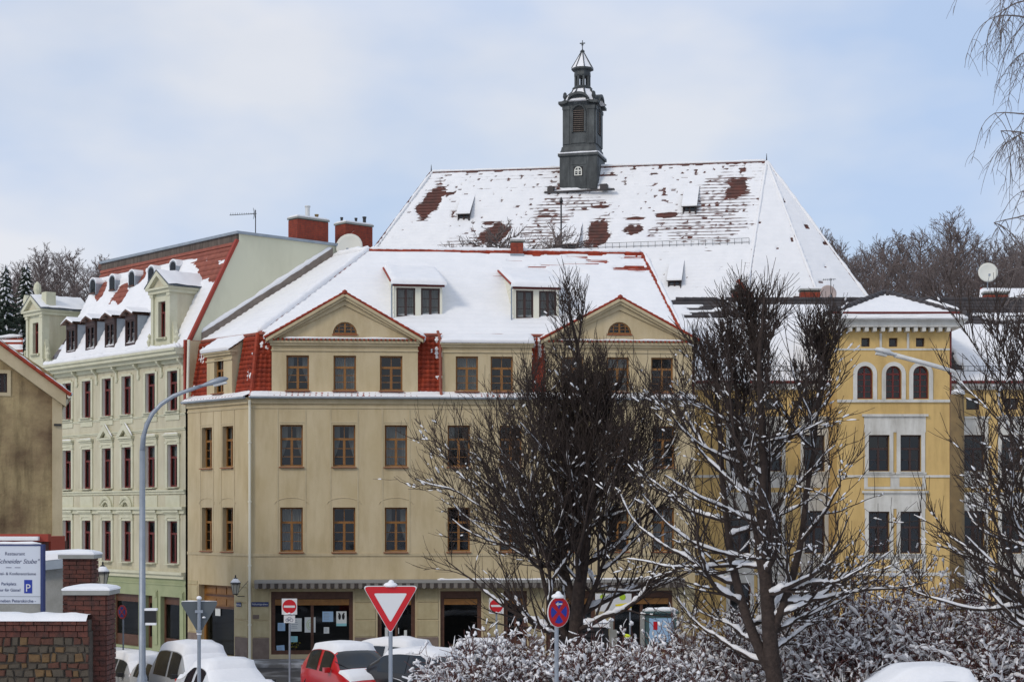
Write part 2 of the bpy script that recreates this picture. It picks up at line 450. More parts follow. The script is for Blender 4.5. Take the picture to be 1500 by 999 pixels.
WSTY = {
    'cream': dict(fm='wood', t=0.065, transom=0.66, mul=True, bars=2, tbars=1, sill='wood_sill', sillw=0.06, glass='pane'),
    'green': dict(fm='wood_red', t=0.075, transom=0.70, mul=True, bars=0, tbars=0, sill='green_trim', sillw=0.10, glass='pane'),
    'yellow': dict(fm='wood_brown', t=0.07, transom=0.62, mul=True, bars=1, tbars=1, sill='yellow_trim', sillw=0.06, glass='pane'),
    'dormer': dict(fm='wood_brown', t=0.07, transom=None, mul=True, bars=2, tbars=0, sill=None, sillw=0, glass='pane'),
    'small': dict(fm='wood_brown', t=0.06, transom=None, mul=False, bars=0, tbars=0, sill=None, sillw=0, glass='pane'),
    'cross': dict(fm='wood_brown', t=0.05, transom=None, mul=True, bars=1, tbars=0, sill=None, sillw=0, glass='pane'),
}
def window(parent, M, w, h, style, curtain=0, name='window'):
    """M: matrix of the sill centre at the front face of the frame"""
    S = WSTY[style]; w = round(w, 2); h = round(h, 2); t = S['t']; d = 0.06
    def fmesh():
        mb = MB([S['fm']])
        mb.box(-w / 2, -w / 2 + t, 0, d, 0, h); mb.box(w / 2 - t, w / 2, 0, d, 0, h)
        mb.box(-w / 2 + t, w / 2 - t, 0.001, d, 0, t); mb.box(-w / 2 + t, w / 2 - t, 0.001, d, h - t, h)
        top = h - t
        if S['transom']:
            zt = S['transom'] * h
            mb.box(-w / 2 + t, w / 2 - t, -0.012, d, zt - 0.045, zt + 0.045); top = zt - 0.045
            for k in range(S['tbars']):
                x = -w / 2 + t + (w - 2 * t) * (k + 1) / (S['tbars'] + 1)
                mb.box(x - 0.014, x + 0.014, 0.012, d - 0.01, zt + 0.045, h - t)
        if S['mul']: mb.box(-0.05, 0.05, -0.006, d, t, top)
        for k in range(S['bars']):
            z = t + (top - t) * (k + 1) / (S['bars'] + 1)
            mb.box(-w / 2 + t, -0.05 if S['mul'] else w / 2 - t, 0.012, d - 0.01, z - 0.013, z + 0.013)
            if S['mul']: mb.box(0.05, w / 2 - t, 0.012, d - 0.01, z - 0.013, z + 0.013)
        return mb.mesh('window')
    o = link(name, cached(('wf', style, w, h), fmesh), parent, M)
    top = h - t; zt = None
    if S['transom']: zt = S['transom'] * h; top = zt - 0.045
    spans = []
    if S['mul']: spans += [(-w / 2 + t, -0.05, t, top), (0.05, w / 2 - t, t, top)]
    else: spans += [(-w / 2 + t, w / 2 - t, t, top)]
    if zt: spans.append((-w / 2 + t, w / 2 - t, zt + 0.045, h - t))
    for a, b, c, e in spans:
        key = ('pane', S['glass'], round(b - a, 3), round(e - c, 3))
        def pm(bw=b - a, bh=e - c): return MB([S['glass']]).quad((-bw / 2, 0, 0), (bw / 2, 0, 0), (bw / 2, 0, bh), (-bw / 2, 0, bh)).mesh('pane')
        link('pane', cached(key, pm), o, M @ TM((a + b) / 2, 0.035, c) @ RZ(random.uniform(-0.03, 0.03)) @ Matrix.Rotation(random.uniform(-0.012, 0.012), 4, 'X'))
    if S['sill']:
        sw = S['sillw']
        def sm(): return MB([S['sill']]).prism_x([(-0.28 - sw * 0.5, -0.055), (0.02, -0.055), (0.02, 0.0), (-0.28 - sw * 0.5, -0.02)], -w / 2 - 0.045, w / 2 + 0.045).mesh('sill')
        link('sill', cached(('sill', style, w), sm), o, M @ TM(0, 0, -0.002))
    if curtain:
        def cmsh():
            mb = MB(['curtain'])
            n = 10
            for sg in (-1, 1):
                for k in range(n):
                    x0 = sg * w / 2 * (1 - 0.62 * k / n * (1 if curtain == 1 else 1.6)); x1 = sg * w / 2 * (1 - 0.62 * (k + 1) / n * (1 if curtain == 1 else 1.6))
                    lo = 0.12 * h + 0.5 * h * (k / n) ** 1.2 if curtain == 1 else 0.05 * h
                    lo2 = 0.12 * h + 0.5 * h * ((k + 1) / n) ** 1.2 if curtain == 1 else 0.05 * h
                    ya, yb = 0.03 * (k % 2), 0.03 * ((k + 1) % 2)
                    mb.quad((x0, ya, lo), (x1, yb, lo2), (x1, yb, h * 0.97), (x0, ya, h * 0.97))
            return mb.mesh('curtain')
        link('curtain', cached(('cur', w, h, curtain), cmsh), o, M @ TM(0, 0.16, 0))
    return o

def arch_window(parent, M, w, h, fm='wood_brown', half=False, name='window', bars=2):
    """round-headed window: arched ring, mullion, bars, one arched pane"""
    w = round(w, 2); h = round(h, 2); r = w / 2; zc = h - r; t = 0.06
    def outline(rr, n=16):
        pts = [(rr * math.cos(q), zc + rr * math.sin(q)) for q in np.linspace(0, math.pi, n)]
        return ([(rr, (r - rr))] if not half else []) + pts + ([(-rr, (r - rr))] if not half else [])
    def fmesh():
        mb = MB([fm]); a = outline(r); b = outline(r - t); n = len(a)
        for k in range(n - 1):
            for yy, fl in ((0.0, 0), (0.05, 1)):
                q = [(a[k][0], yy, a[k][1]), (a[k + 1][0], yy, a[k + 1][1]), (b[k + 1][0], yy, b[k + 1][1]), (b[k][0], yy, b[k][1])]
                mb.add(q if fl else q[::-1], [(0, 1, 2, 3)])
            mb.quad((b[k][0], 0, b[k][1]), (b[k][0], 0.05, b[k][1]), (b[k + 1][0], 0.05, b[k + 1][1]), (b[k + 1][0], 0, b[k + 1][1]))
        zb = zc if half else 0
        mb.box(-r, r, 0.002, 0.05, zb, zb + t)
        mb.box(-0.035, 0.035, -0.004, 0.05, zb + t, h - t)
        if half:
            for sg in (-1, 1): mb.box(sg * r * 0.5 - 0.015, sg * r * 0.5 + 0.015, 0.004, 0.05, zb + t, zb + r * 0.84)
        else:
            mb.box(-r + t, r - t, -0.006, 0.05, zc - 0.04, zc + 0.04)
        for k in range(bars):
            z = zb + t + ((zc if not half else zb + r * 0.9) - zb - t) * (k + 1) / (bars + 1)
            mb.box(-r + t, r - t, 0.01, 0.04, z - 0.013, z + 0.013)
        return mb.mesh('window')
    o = link(name, cached(('aw', w, h, fm, half, bars), fmesh), parent, M)
    def pm():
        a = outline(r - 0.02); mb = MB(['pane']); mb.add([(x, 0, z) for x, z in a], [tuple(range(len(a)))]); return mb.mesh('pane')
    link('pane', cached(('ap', w, h, half), pm), o, M @ TM(0, 0.03, 0))
    return o

def tube_snow_lip(mb, a, b, r=0.07, seed=0, n=None):
    """lumpy snow roll from a to b"""
    a = Vector(a); b = Vector(b); L = (b - a).length; n = n or max(4, int(L / 0.16))
    pts = []; rr = []
    for i in range(n + 1):
        k = i / n
        h = float(vnoise(np.array([k * L * 1.9]), np.array([seed * 3.7]), seed)[0])
        h2 = float(vnoise(np.array([k * L * 6]), np.array([seed * 1.7]), seed + 5)[0])
        rad = r * (0.55 + 0.6 * h + 0.3 * h2)
        if i in (0, n): rad *= 0.35
        p = a.lerp(b, k); pts.append((p.x, p.y, p.z + rad * 0.45)); rr.append(rad)
    mb.tube(pts, rr, 7)

def roof(parent, poly, e=0.33, h=0.03, wav=None, tmat='tile', snow=None, sres=0.16, name='roof_tiles', thick=0.12, overhang=0.0, tiles=True, snowmat='snow'):
    """one roof plane. poly: world points, convex, first edge is the eave. snow: f(u, v, L) -> thickness above the tile courses"""
    P = [Vector(p) for p in poly]
    U = (P[1] - P[0]).normalized()
    Nn = Vector((0, 0, 0))
    for i in range(1, len(P) - 1): Nn += (P[i] - P[0]).cross(P[i + 1] - P[0])
    Nn.normalize()
    if Nn.z < 0: Nn = -Nn
    V = Nn.cross(U).normalized()
    if (P[2] - P[0]).dot(V) < 0: V = -V
    uv = [((p - P[0]).dot(U), (p - P[0]).dot(V)) for p in P]
    vmax = max(q[1] for q in uv)
    def span(v):
        v = min(max(v, 1e-5), vmax - 1e-5); xs = []
        for i in range(len(uv)):
            (a, b), (c, d) = uv[i], uv[(i + 1) % len(uv)]
            if (b - v) * (d - v) <= 0 and abs(b - d) > 1e-9:
                xs.append(a + (c - a) * (v - b) / (d - b))
        return (min(xs), max(xs)) if xs else (0, 0)
    o3 = np.array(P[0]); u3 = np.array(U); v3 = np.array(V); n3 = np.array(Nn)
    out = {}
    if tiles:
        VV = []; FF = []
        nc = max(1, int(round(vmax / e))); ee = vmax / nc
        for k in range(nc):
            v0, v1 = k * ee, (k + 1) * ee
            a0, b0 = span(v0); a1, b1 = span(v1)
            n = 1 if not wav else max(1, int(round((b0 - a0) / wav))) * 4
            q = np.linspace(0, 1, n + 1)
            wv = np.zeros(n + 1) if not wav else 0.028 * np.sin(np.arange(n + 1) * math.pi / 2)
            r0 = (a0 + (b0 - a0) * q); r1 = (a1 + (b1 - a1) * q)
            jit = rng.uniform(-0.006, 0.006)
            lo = o3 + np.outer(r0, u3) + np.outer(np.full(n + 1, v0 - 0.015), v3) + np.outer(wv - 0.02, n3)
            hi = o3 + np.outer(r0, u3) + np.outer(np.full(n + 1, v0 - 0.02), v3) + np.outer(wv + h + jit, n3)
            up = o3 + np.outer(r1, u3) + np.outer(np.full(n + 1, v1), v3) + np.outer(wv, n3)
            base = sum(len(x) for x in VV)
            VV += [lo, hi, up]
            i = np.arange(n); m = n + 1
            FF.append(np.stack([base + i, base + i + 1, base + m + i + 1, base + m + i], 1))
            FF.append(np.stack([base + m + i, base + m + i + 1, base + 2 * m + i + 1, base + 2 * m + i], 1))
        # closing underside
        ob = link(name, quad_mesh(name, np.concatenate(VV), np.concatenate(FF), [tmat], smooth=False), parent)
        ob['kind'] = 'stuff'; out['tiles'] = ob
    if snow is not None:
        nr = max(3, int(vmax / sres)); wmax = max(span(v)[1] - span(v)[0] for v in np.linspace(0, vmax, 9)); ncol = max(3, int(wmax / sres))
        vs = np.linspace(0, vmax, nr + 1); q = np.linspace(0, 1, ncol + 1)
        rows = []
        for j, v in enumerate(vs):
            a, b = span(v); u = a + (b - a) * q
            t = snow(u, np.full_like(u, v), vmax)
            rip = 0.018 * np.sin(2 * math.pi * v / (vmax / max(1, round(vmax / e))))
            t = t + rip
            edge = np.minimum(q, 1 - q) * max(b - a, 1e-3)
            t = np.minimum(t, 0.015 + edge * 1.2) if True else t
            vv = v + (-0.05 - overhang if j == 0 else 0)
            rows.append(o3 + np.outer(u, u3) + vv * v3 + np.outer(t, n3))
        a, b = span(0); u = a + (b - a) * q
        skirt = o3 + np.outer(u, u3) + (-0.03 - overhang) * v3 - np.outer(np.full_like(u, 0.03), n3)
        VV = np.concatenate([skirt] + rows); m = ncol + 1
        jj, ii = np.meshgrid(np.arange(nr + 1), np.arange(ncol), indexing='ij')
        b0 = (jj * m + ii).ravel()
        FF = np.stack([b0, b0 + 1, b0 + m + 1, b0 + m], 1)
        if V.cross(Vector((0, 0, 1))).length >= 0 and U.cross(V).dot(Nn) < 0: FF = FF[:, ::-1]
        so = link('snow', quad_mesh('snow', VV, FF, [snowmat]), parent)
        out['snow'] = so
    out.update(O=P[0], U=U, V=V, N=Nn, vmax=vmax)
    return out
def snow_basic(th=0.09, amp=0.05, seed=1, bare_top=0.0):
    def f(u, v, L):
        t = th + amp * (fbm(u * 0.8, v * 0.8, seed) - 0.47) * 2
        if bare_top > 0:
            k = np.clip((v - (L - bare_top * (0.4 + 1.2 * vnoise(u * 0.9, u * 0, seed + 3)))) / 0.25, 0, 1)
            t = t * (1 - k) - 0.05 * k
        return t
    return f
# ------------------------------------------------------------------ ground
def gz(Y, X=0.0):
    return float(np.interp(Y, [-20, 0, 28, 52, 66, 100, 150, 190, 230, 260, 400, 900], [5.2, 4.2, 2.0, 0.5, 0.0, 0.0, 9, 22, 33, 34, 30, 25]))
def ground_sheet(name, x0, x1, y0, y1, nx, ny, dz, matname):
    xs = np.linspace(x0, x1, nx + 1); ys = np.linspace(y0, y1, ny + 1)
    V = [(x, y, gz(y) + dz + (0.6 * (float(fbm(np.array([x * 0.02]), np.array([y * 0.02]))[0]) - 0.5) * (y > 120) * 6)) for y in ys for x in xs]
    Fq = [(j * (nx + 1) + i, j * (nx + 1) + i + 1, (j + 1) * (nx + 1) + i + 1, (j + 1) * (nx + 1) + i) for j in range(ny) for i in range(nx)]
    return tag(link(name, quad_mesh(name, V, Fq, [matname])), None, kind='structure')
ground_sheet('ground', -420, 420, -20, 900, 60, 150, -0.02, 'ground_snow')
ground_sheet('hill', -160, 160, 125, 262, 48, 40, 0.05, 'hill')
ground_sheet('road', -40, 30, 44, 68, 20, 24, 0.0, 'asphalt')
mb = MB(['pavement'])
mb.box(-10.5, 12, 67.6, 72.5, -0.3, 0.13)
tag(part('pavement', mb, None), None, kind='structure')

# ------------------------------------------------------------------ cream corner house
CX, CY = (365 - 750) / F * 70, 70.0
fF = Frame(CX, CY, math.radians(4.0))                 # front
SD = math.atan2(-2520.0, 2240.0)                      # the street front runs towards its own vanishing point
fS = Frame(CX, CY, SD)
cream = thing('corner_house', (CX, CY, 0), 'cream corner house with snowy roof, red tiled mansard and two gables', 'house')
sR = fF.s(1018); sL = fS.s(275)
zE = fF.z(583, 0); zG = 0.0
zT = fF.z(489, 0, 0.9)
frontcols = [427, 504, 580, 672, 748, 838, 905, 972]
ww = 0.92
z2a, z2b = fF.z(683, 1.7), fF.z(622, 1.7)
z1a, z1b = fF.z(808, 1.7), fF.z(743, 1.7)
holes = []; wins = []
for i, c in enumerate(frontcols):
    s = fF.s(c)
    holes += [(s - ww / 2, s + ww / 2, z2a, z2b), (s - ww / 2, s + ww / 2, z1a, z1b)]
    wins += [(fF, s, z2a, z2b - z2a, (1, 1, 2, 1, 0, 1, 2, 0)[i]), (fF, s, z1a, z1b - z1a, (2, 0, 1, 0, 2, 0, 1, 2)[i])]
zs0, zs1 = fF.z(958, 3), fF.z(866, 3)
shops = [(397, 517, 'window'), (553, 608, 'door'), (645, 705, 'window'), (738, 772, 'door'), (800, 872, 'window'), (895, 985, 'window')]
for a, b, k in shops:
    holes.append((fF.s(a), fF.s(b), zs0 if k == 'window' else 0.12, zs1))
zFB = 1.0
wall(cream, fF, 0, sR, zG, zE, holes, 'cream')
hS = []
zlevS = {}
for c in (303, 333.5):
    s = fS.s(c)
    for (ya, yb) in ((684, 624), (807, 744)):
        za, zb = fS.z(ya, s), fS.z(yb, s)
        zlevS[(c, ya)] = (za, zb)
    hS += [(s - .41, s + .41, z2a, z2b), (s - .41, s + .41, z1a, z1b)]
    wins += [(fS, s, z2a, z2b - z2a, 1), (fS, s, z1a, z1b - z1a, 0)]
eS = (fS.s(291), fS.s(343), 0.15, fS.z(857, fS.s(320)))
hS.append(eS)
wall(cream, fS, sL, 0, zG, zE, hS, 'cream')
for fr, s, z, h, cu in wins:
    window(cream, fr.M @ TM(s, 0.2, z), ww if fr is fF else 0.82, h, 'cream', cu)
# near-black sheets behind the openings, standing in for unlit rooms
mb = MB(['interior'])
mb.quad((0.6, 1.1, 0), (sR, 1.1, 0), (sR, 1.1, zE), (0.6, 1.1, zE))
part('dark_backing', mb, cream, fF.M)
mb = MB(['interior']); mb.quad((sL, 1.1, 0), (-0.6, 1.1, 0), (-0.6, 1.1, zE), (sL, 1.1, zE)); part('dark_backing', mb, cream, fS.M)
# side and back walls
q1 = fF.w(sR, 0, 0); q2 = fF.w(sR + 1.5, 12, 0); q3 = fF.w(2, 13, 0); q4 = fS.w(sL, 11, 0); q5 = fS.w(sL, 0, 0)
mb = MB(['cream'])
for a, b in ((q1, q2), (q2, q3), (q3, q4), (q4, q5)):
    mb.quad((a.x, a.y, 0), (b.x, b.y, 0), (b.x, b.y, zT), (a.x, a.y, zT))
part('side_wall', mb, cream)
# flat bands, lesenes and string courses (a finger's breadth proud)
def bands(fr, s0, s1, cols, w, nm):
    mb = MB(['cream_trim'])
    zc1 = fF.z(812, 1.7); zc2 = fF.z(597, 1.7)
    mb.box(s0, s1, -0.035, 0.0, zc1 - 0.07, zc1 + 0.05)
    mb.box(s0, s1, -0.03, 0.0, zc2 - 0.03, zc2 + 0.05)
    mb.box(s0, s1, -0.08, 0.0, zE - 0.22, zE - 0.05)
    mb.box(s0, s1, -0.15, 0.0, zE - 0.05, zE + 0.03)
    part('string_course', mb, cream, fr.M)
    for i in range(len(cols)):
        s = cols[i]
        mbl = MB(['cream_trim'])
        for x in (s - w / 2 - 0.13, s + w / 2 + 0.07):
            mbl.box(x, x + 0.06, -0.016, 0.0, zc1 + 0.05, zc2 - 0.03)
        mbl.box(s - w / 2 - 0.07, s + w / 2 + 0.07, -0.014, 0.0, z2b + 0.08, z2b + 0.13)
        # soft arched ornament between the storeys
        pts = [(s + w * 0.75 * math.cos(q), -0.004, z1b + 0.14 + 0.26 * math.sin(q)) for q in np.linspace(0, math.pi, 9)]
        mbl.tube(pts, 0.018, 5)
        part('wall_moulding', mbl, cream, fr.M)
bands(fF, 0.0, sR, [fF.s(c) for c in frontcols], ww, 'f')
bands(fS, sL, 0.0, [fS.s(c) for c in (303, 333.5)], 0.82, 's')
# ground floor rustication: blocks between the shop openings
def blocks(fr, s0, s1, zlist):
    for j in range(len(zlist) - 1):
        za, zb = zlist[j], zlist[j + 1]
        L = s1 - s0; n = max(1, int(round(L / 1.15)))
        for i in range(n):
            a, b = s0 + L * i / n, s0 + L * (i + 1) / n
            bev = 0.018
            if b - a < 0.1: continue
            key = ('blk', round(b - a, 2), round(zb - za, 2), j == 0)
            def bm(w=b - a - 0.024, h=zb - za - 0.024, low=(j == 0)):
                m = MB(['plinth' if low else 'cream_block'])
                v = [(-w / 2, 0, 0), (w / 2, 0, 0), (w / 2, 0, h), (-w / 2, 0, h), (-w / 2 + bev, -0.03, bev), (w / 2 - bev, -0.03, bev), (w / 2 - bev, -0.03, h - bev), (-w / 2 + bev, -0.03, h - bev)]
                m.add(v, [(4, 5, 6, 7), (0, 1, 5, 4), (1, 2, 6, 5), (2, 3, 7, 6), (3, 0, 4, 7)])
                return m.mesh('stone_block')
            link('stone_block', cached(key, bm), cream, fr.M @ TM((a + b) / 2, 0.0, za + 0.012))
zl = [0.0, zFB, 1.7, 2.4, 3.02, zs1 + 0.35]
ed = [0.12] + sum([[fF.s(a) - 0.06, fF.s(b) + 0.06] for a, b, k in shops], []) + [sR]
for i in range(0, len(ed), 2): blocks(fF, ed[i], ed[i + 1], zl)
blocks(fS, eS[1] + 0.06, -0.08, zl); blocks(fS, sL + 0.02, eS[0] - 0.05, zl)
# shop windows and doors
def shopfront(a, b, kind, idx):
    s0, s1 = fF.s(a), fF.s(b); w = s1 - s0; zb = zs0 if kind == 'window' else 0.12
    M = fF.M @ TM((s0 + s1) / 2, 0.1, zb); h = zs1 - zb
    mb = MB(['wood_dark'])
    t = 0.16
    mb.box(-w / 2, -w / 2 + t, 0, 0.1, 0, h); mb.box(w / 2 - t, w / 2, 0, 0.1, 0, h)
    mb.box(-w / 2 + t, w / 2 - t, 0.002, 0.1, 0, 0.16); mb.box(-w / 2 + t, w / 2 - t, 0.002, 0.1, h - 0.3, h)
    mb.use('wood').box(-w / 2 + t, w / 2 - t, -0.03, 0.1, h - 0.56, h - 0.32)
    if w > 2.4: mb.use('wood_dark').box(-0.06, 0.06, 0.02, 0.1, 0.16, h - 0.56)
    if kind == 'door':
        mb.use('wood_dark').box(-w / 2 + t, w / 2 - t, 0.02, 0.09, 0.0, 0.75); mb.box(-0.05, 0.05, 0.004, 0.1, 0.1, h - 0.56)
    o = part('shop_window' if kind == 'window' else 'door', mb, cream, M)
    zb0 = 0.16 if kind == 'window' else 0.75
    xs = [-w / 2 + t, -0.06, 0.06, w / 2 - t] if w > 2.4 or kind == 'door' else [-w / 2 + t, w / 2 - t]
    for k in range(0, len(xs), 2):
        part('pane', MB(['pane_shop']).quad((xs[k], 0, zb0), (xs[k + 1], 0, zb0), (xs[k + 1], 0, h - 0.56), (xs[k], 0, h - 0.56)), o, M @ TM(0, 0.06, 0))
    if kind == 'door': part('handle', MB(['metal_pale']).box(0.08, 0.11, -0.05, 0.02, 1.0, 1.25), o, M)
    return o
for i, (a, b, k) in enumerate(shops): shopfront(a, b, k, i)
# papers in the first shop window
def paper(px, py, w, h, m, marks=None, label=None, rot=0):
    s = fF.s(px); z = fF.z(py, s)
    M = fF.M @ TM(s, 0.13, z) @ Matrix.Rotation(rot, 4, 'Y')
    mb = MB([m]); mb.box(-w / 2, w / 2, 0, 0.004, -h / 2, h / 2)
    if marks: marks(mb, w, h)
    o = part('paper_notice', mb, None, M); tag(o, label, 'poster', 'papers stuck in the shop window')
def mk_leaf(mb, w, h):
    mb.use('dark')
    for sg in (-1, 1):
        mb.add([(sg * w * (0.18 + 0.14 * math.cos(q)), -0.003, h * (0.14 + 0.22 * math.sin(q)) + 0.0) for q in np.linspace(0, 2 * math.pi, 10)[:-1]], [tuple(range(9))[::1]])
        mb.add([(sg * w * (0.24 + 0.07 * math.cos(q)), -0.003, h * (0.36 + 0.06 * math.sin(q))) for q in np.linspace(0, 2 * math.pi, 10)[:-1]], [tuple(range(9))[::1]])
    mb.use('paper_teal').box(-w / 2, w / 2, -0.002, 0.0, -h / 2, -h * 0.32)
def mk_lines(mb, w, h):
    mb.use('metal_grey')
    for k in range(5): mb.box(-w * 0.38, w * (0.1 + 0.05 * (k % 3)), -0.002, 0.0, h * (0.3 - k * 0.14), h * (0.34 - k * 0.14))
def mk_ring(mb, w, h):
    mb.use('poster_green')
    for r in (0.3, 0.16):
        pts = [(w * r * math.cos(q), -0.003, h * r * 1.1 * math.sin(q)) for q in np.linspace(0, 2 * math.pi, 17)]
        mb.tube(pts, 0.008, 4)
paper(412, 918, 0.30, 0.33, 'paper_blue', mk_lines, 'light blue square notice at the left edge of the shop window')
paper(433, 915, 0.48, 0.54, 'paper', mk_lines, 'large pale notice behind the no entry sign')
paper(454, 915, 0.44, 0.62, 'paper', mk_ring, 'pale poster with green rings in the middle of the shop window')
paper(430, 936, 0.32, 0.24, 'paper_teal', mk_lines, 'small turquoise card low in the shop window')
paper(411, 953, 0.32, 0.44, 'paper_blue', mk_lines, 'tilted light blue sheet in the lower left corner of the shop window', rot=-0.08)
paper(480, 903, 0.44, 0.42, 'paper_blue', mk_lines, 'dim blue poster right of the shop window mullion')
paper(478, 923, 0.22, 0.26, 'paper', mk_lines, 'small white striped card below the dim blue poster')
paper(500, 906, 0.42, 0.60, 'paper', mk_leaf, 'white poster with two black shapes at the right of the shop window')
for k, (px, py) in enumerate(((594, 930), (566, 926))):
    paper(px, py, 0.12, 0.4, 'paper', None, ('narrow white card in the shop door right of the yield sign', 'narrow white card in the shop door left of the yield sign')[k])
# yellow flowers in the shop window
fl = thing('flower_pot', fF.w(fF.s(431), 0.45, zs0 + 0.1), 'potted yellow flowers standing in the shop window', 'flowers')
mb = MB(['wood_dark']); mb.lathe([(0.06, 0), (0.09, 0.16)], 10); part('pot', mb, fl, W[fl.name])
mb = MB(['poster_yellow'])
for k in range(16):
    q = k * 2.4; r = 0.05 + 0.012 * k
    mb.T = TM(r * math.cos(q), r * math.sin(q) * 0.5, 0.26 + 0.09 * math.cos(k)) @ Matrix.Rotation(k, 4, 'X') @ RZ(q)
    mb.add([(-.05, 0, 0), (0, -.012, -.02), (.05, 0, 0), (0, .012, .03)], [(0, 1, 2, 3)]); mb.add([(0, -.05, 0), (.01, 0, -.02), (0, .05, 0), (-.01, 0, .03)], [(0, 1, 2, 3)])
part('blossom', mb, fl, W[fl.name])
# entrance on the street side
s0, s1 = eS[0], eS[1]; w = s1 - s0; h = eS[3] - eS[2]
M = fS.M @ TM((s0 + s1) / 2, 0.28, eS[2])
mb = MB(['wood'])
mb.box(-w / 2, -w / 2 + .12, 0, .1, 0, h); mb.box(w / 2 - .12, w / 2, 0, .1, 0, h); mb.box(-w / 2 + .12, w / 2 - .12, 0.01, .1, h * 0.68, h)
mb.use('wood_dark').box(-w / 2 + .12, w / 2 - .12, -.015, .1, h * 0.835, h * 0.86); mb.box(-w / 2 + .12, w / 2 - .12, -.015, .1, h * 0.66, h * 0.69)
mb.use('wood')
for r in range(2):
    for k in range(3):
        x0 = -w / 2 + .18 + (w - .36) * k / 3; mb.box(x0 + .04, x0 + (w - .36) / 3 - .04, -.02, .0, h * (.71 + .16 * r), h * (.80 + .17 * r))
d1 = part('door', mb, cream, M)
part('pane', MB(['pane_shop']).quad((-w / 2 + .12, 0, 0), (w / 2 - .12, 0, 0), (w / 2 - .12, 0, h * .66), (-w / 2 + .12, 0, h * .66)), d1, M @ TM(0, .06, 0))
paper_M = fS.M @ TM(fS.s(310), 0.3, 2.05)
tag(part('paper_notice', MB(['paper']).box(-.2, .2, 0, .004, -.3, .3), None, paper_M), 'pale notice in the entrance glass beside the wall lantern', 'poster', 'papers stuck in the shop window')
# awning
aw = thing('awning', fF.w(fF.s(380), 0, fF.z(862, 0)), 'rolled-up shop awning with striped scalloped valance along the cream house', 'awning')
zA = fF.z(851, 3); a0, a1 = fF.s(374), fF.s(1000)
mb = MB(['awning_top']); mb.box(a0, a1, -0.52, -0.02, zA - 0.03, zA + 0.07); mb.box(a0, a1, -0.56, -0.48, zA - 0.06, zA + 0.03)
part('cassette', mb, aw, fF.M)
mb = MB(['awning_a', 'awning_b'])
n = int((a1 - a0) / 0.16)
for k in range(n):
    x0, x1 = a0 + (a1 - a0) * k / n, a0 + (a1 - a0) * (k + 1) / n
    mb.k = k % 2
    xm = (x0 + x1) / 2
    y = -0.545 - 0.006 * (k % 2)
    mb.add([(x0, y, zA - .02), (x1, y, zA - .02), (x1, y, zA - .22), (xm + .05, y, zA - .28), (xm - .05, y, zA - .28), (x0, y, zA - .22)], [(0, 5, 4, 3, 2, 1)])
part('valance', mb, aw, fF.M)
mb = MB(['snow_fine']); tube_snow_lip(mb, (fF.s(640), -.5, zA + .06), (a1, -.5, zA + .06), .05, 3); part('snow', mb, aw, fF.M, smooth=True)
# downpipe and gutters
pp = MB(['siding']); x = 0.03
pp.tube([(x, -0.12, 0.1), (x, -0.12, zE - 0.35), (x, -0.2, zE - 0.1)], 0.055, 8)
for z in (1.5, 3.9, 6.5, 8.9): pp.lathe([(0.075, z), (0.075, z + 0.06)], 8, x, -0.12)
part('downpipe', pp, cream, fF.M, smooth=False)
pp = MB(['zinc']); pp.tube([(0.02, -0.24, zE + 0.03), (sR, -0.24, zE + 0.03)], 0.065, 8); part('gutter', pp, cream, fF.M)
pp = MB(['zinc']); pp.tube([(sL - 0.1, -0.24, zE + 0.03), (0.0, -0.24, zE + 0.03)], 0.065, 8); part('gutter', pp, cream, fS.M)
# tiled ledge over the eaves with snow
def ledge(fr, s0, s1, seed):
    a, b = fr.w(s0, -0.26, zE + 0.06), fr.w(s1, -0.26, zE + 0.06); c, d = fr.w(s1, 0.30, zE + 0.30), fr.w(s0, 0.30, zE + 0.30)
    roof(cream, [a, b, c, d], e=0.3, h=0.03, wav=0.24, tmat='tile', snow=lambda u, v, L: 0.035 + 0.10 * (fbm(u * 0.7, v * 0.7, seed) - 0.38) + 0.05 * v, sres=0.1)
ledge(fF, 0.0, sR, 11); ledge(fS, sL, 0.0, 12)
def isect(fa, ya, fb, yb):      # crossing of the two eave lines
    p = fa.w(0, ya, 0); d = Vector((fa.c, fa.sn, 0)); q = fb.w(0, yb, 0); e = Vector((fb.c, fb.sn, 0))
    t = ((q.x - p.x) * e.y - (q.y - p.y) * e.x) / (d.x * e.y - d.y * e.x)
    return p + d * t
# mansard zone
def mans(fr, s0, s1, ya=0.16, yb=0.62, za=None, zb=None, seed=0, bare=-0.05, cl=False, crn=False):
    za = zE + 0.12 if za is None else za; zb = zT - 0.1 if zb is None else zb
    k0, k1 = isect(fF, ya, fS, ya), isect(fF, yb, fS, yb); k0.z = za; k1.z = zb
    roof(cream, [k0 if cl else fr.w(s0, ya, za), k0 if crn else fr.w(s1, ya, za), k1 if crn else fr.w(s1, yb, zb), k1 if cl else fr.w(s0, yb, zb)], e=0.2, h=0.028, wav=0.21, tmat='tile',
         snow=lambda u, v, L: np.where(fbm(u * 2.3, v * 2.3, seed) > 0.60, 0.03, -0.05) + bare * 0.0 - 0.012, sres=0.06)
mans(fF, -0.05, fF.s(400), seed=2, cl=True); mans(fF, fF.s(610), fF.s(650), seed=3); mans(fF, fF.s(777), fF.s(803), seed=4); mans(fF, fF.s(1012), sR, seed=5)
mans(fS, sL - 0.05, fS.s(303), seed=6); mans(fS, fS.s(339), 0.05, seed=7, crn=True)
mb = MB(['tile']); c0_, c1_ = isect(fF, .14, fS, .14), isect(fF, .60, fS, .60); c0_.z = zE + .12; c1_.z = zT - .05
for k in range(9): mb.tube([c0_.lerp(c1_, k / 9), c0_.lerp(c1_, (k + 1.15) / 9)], [.10, .085], 7)
part('hip_tiles', mb, cream, kind='stuff')
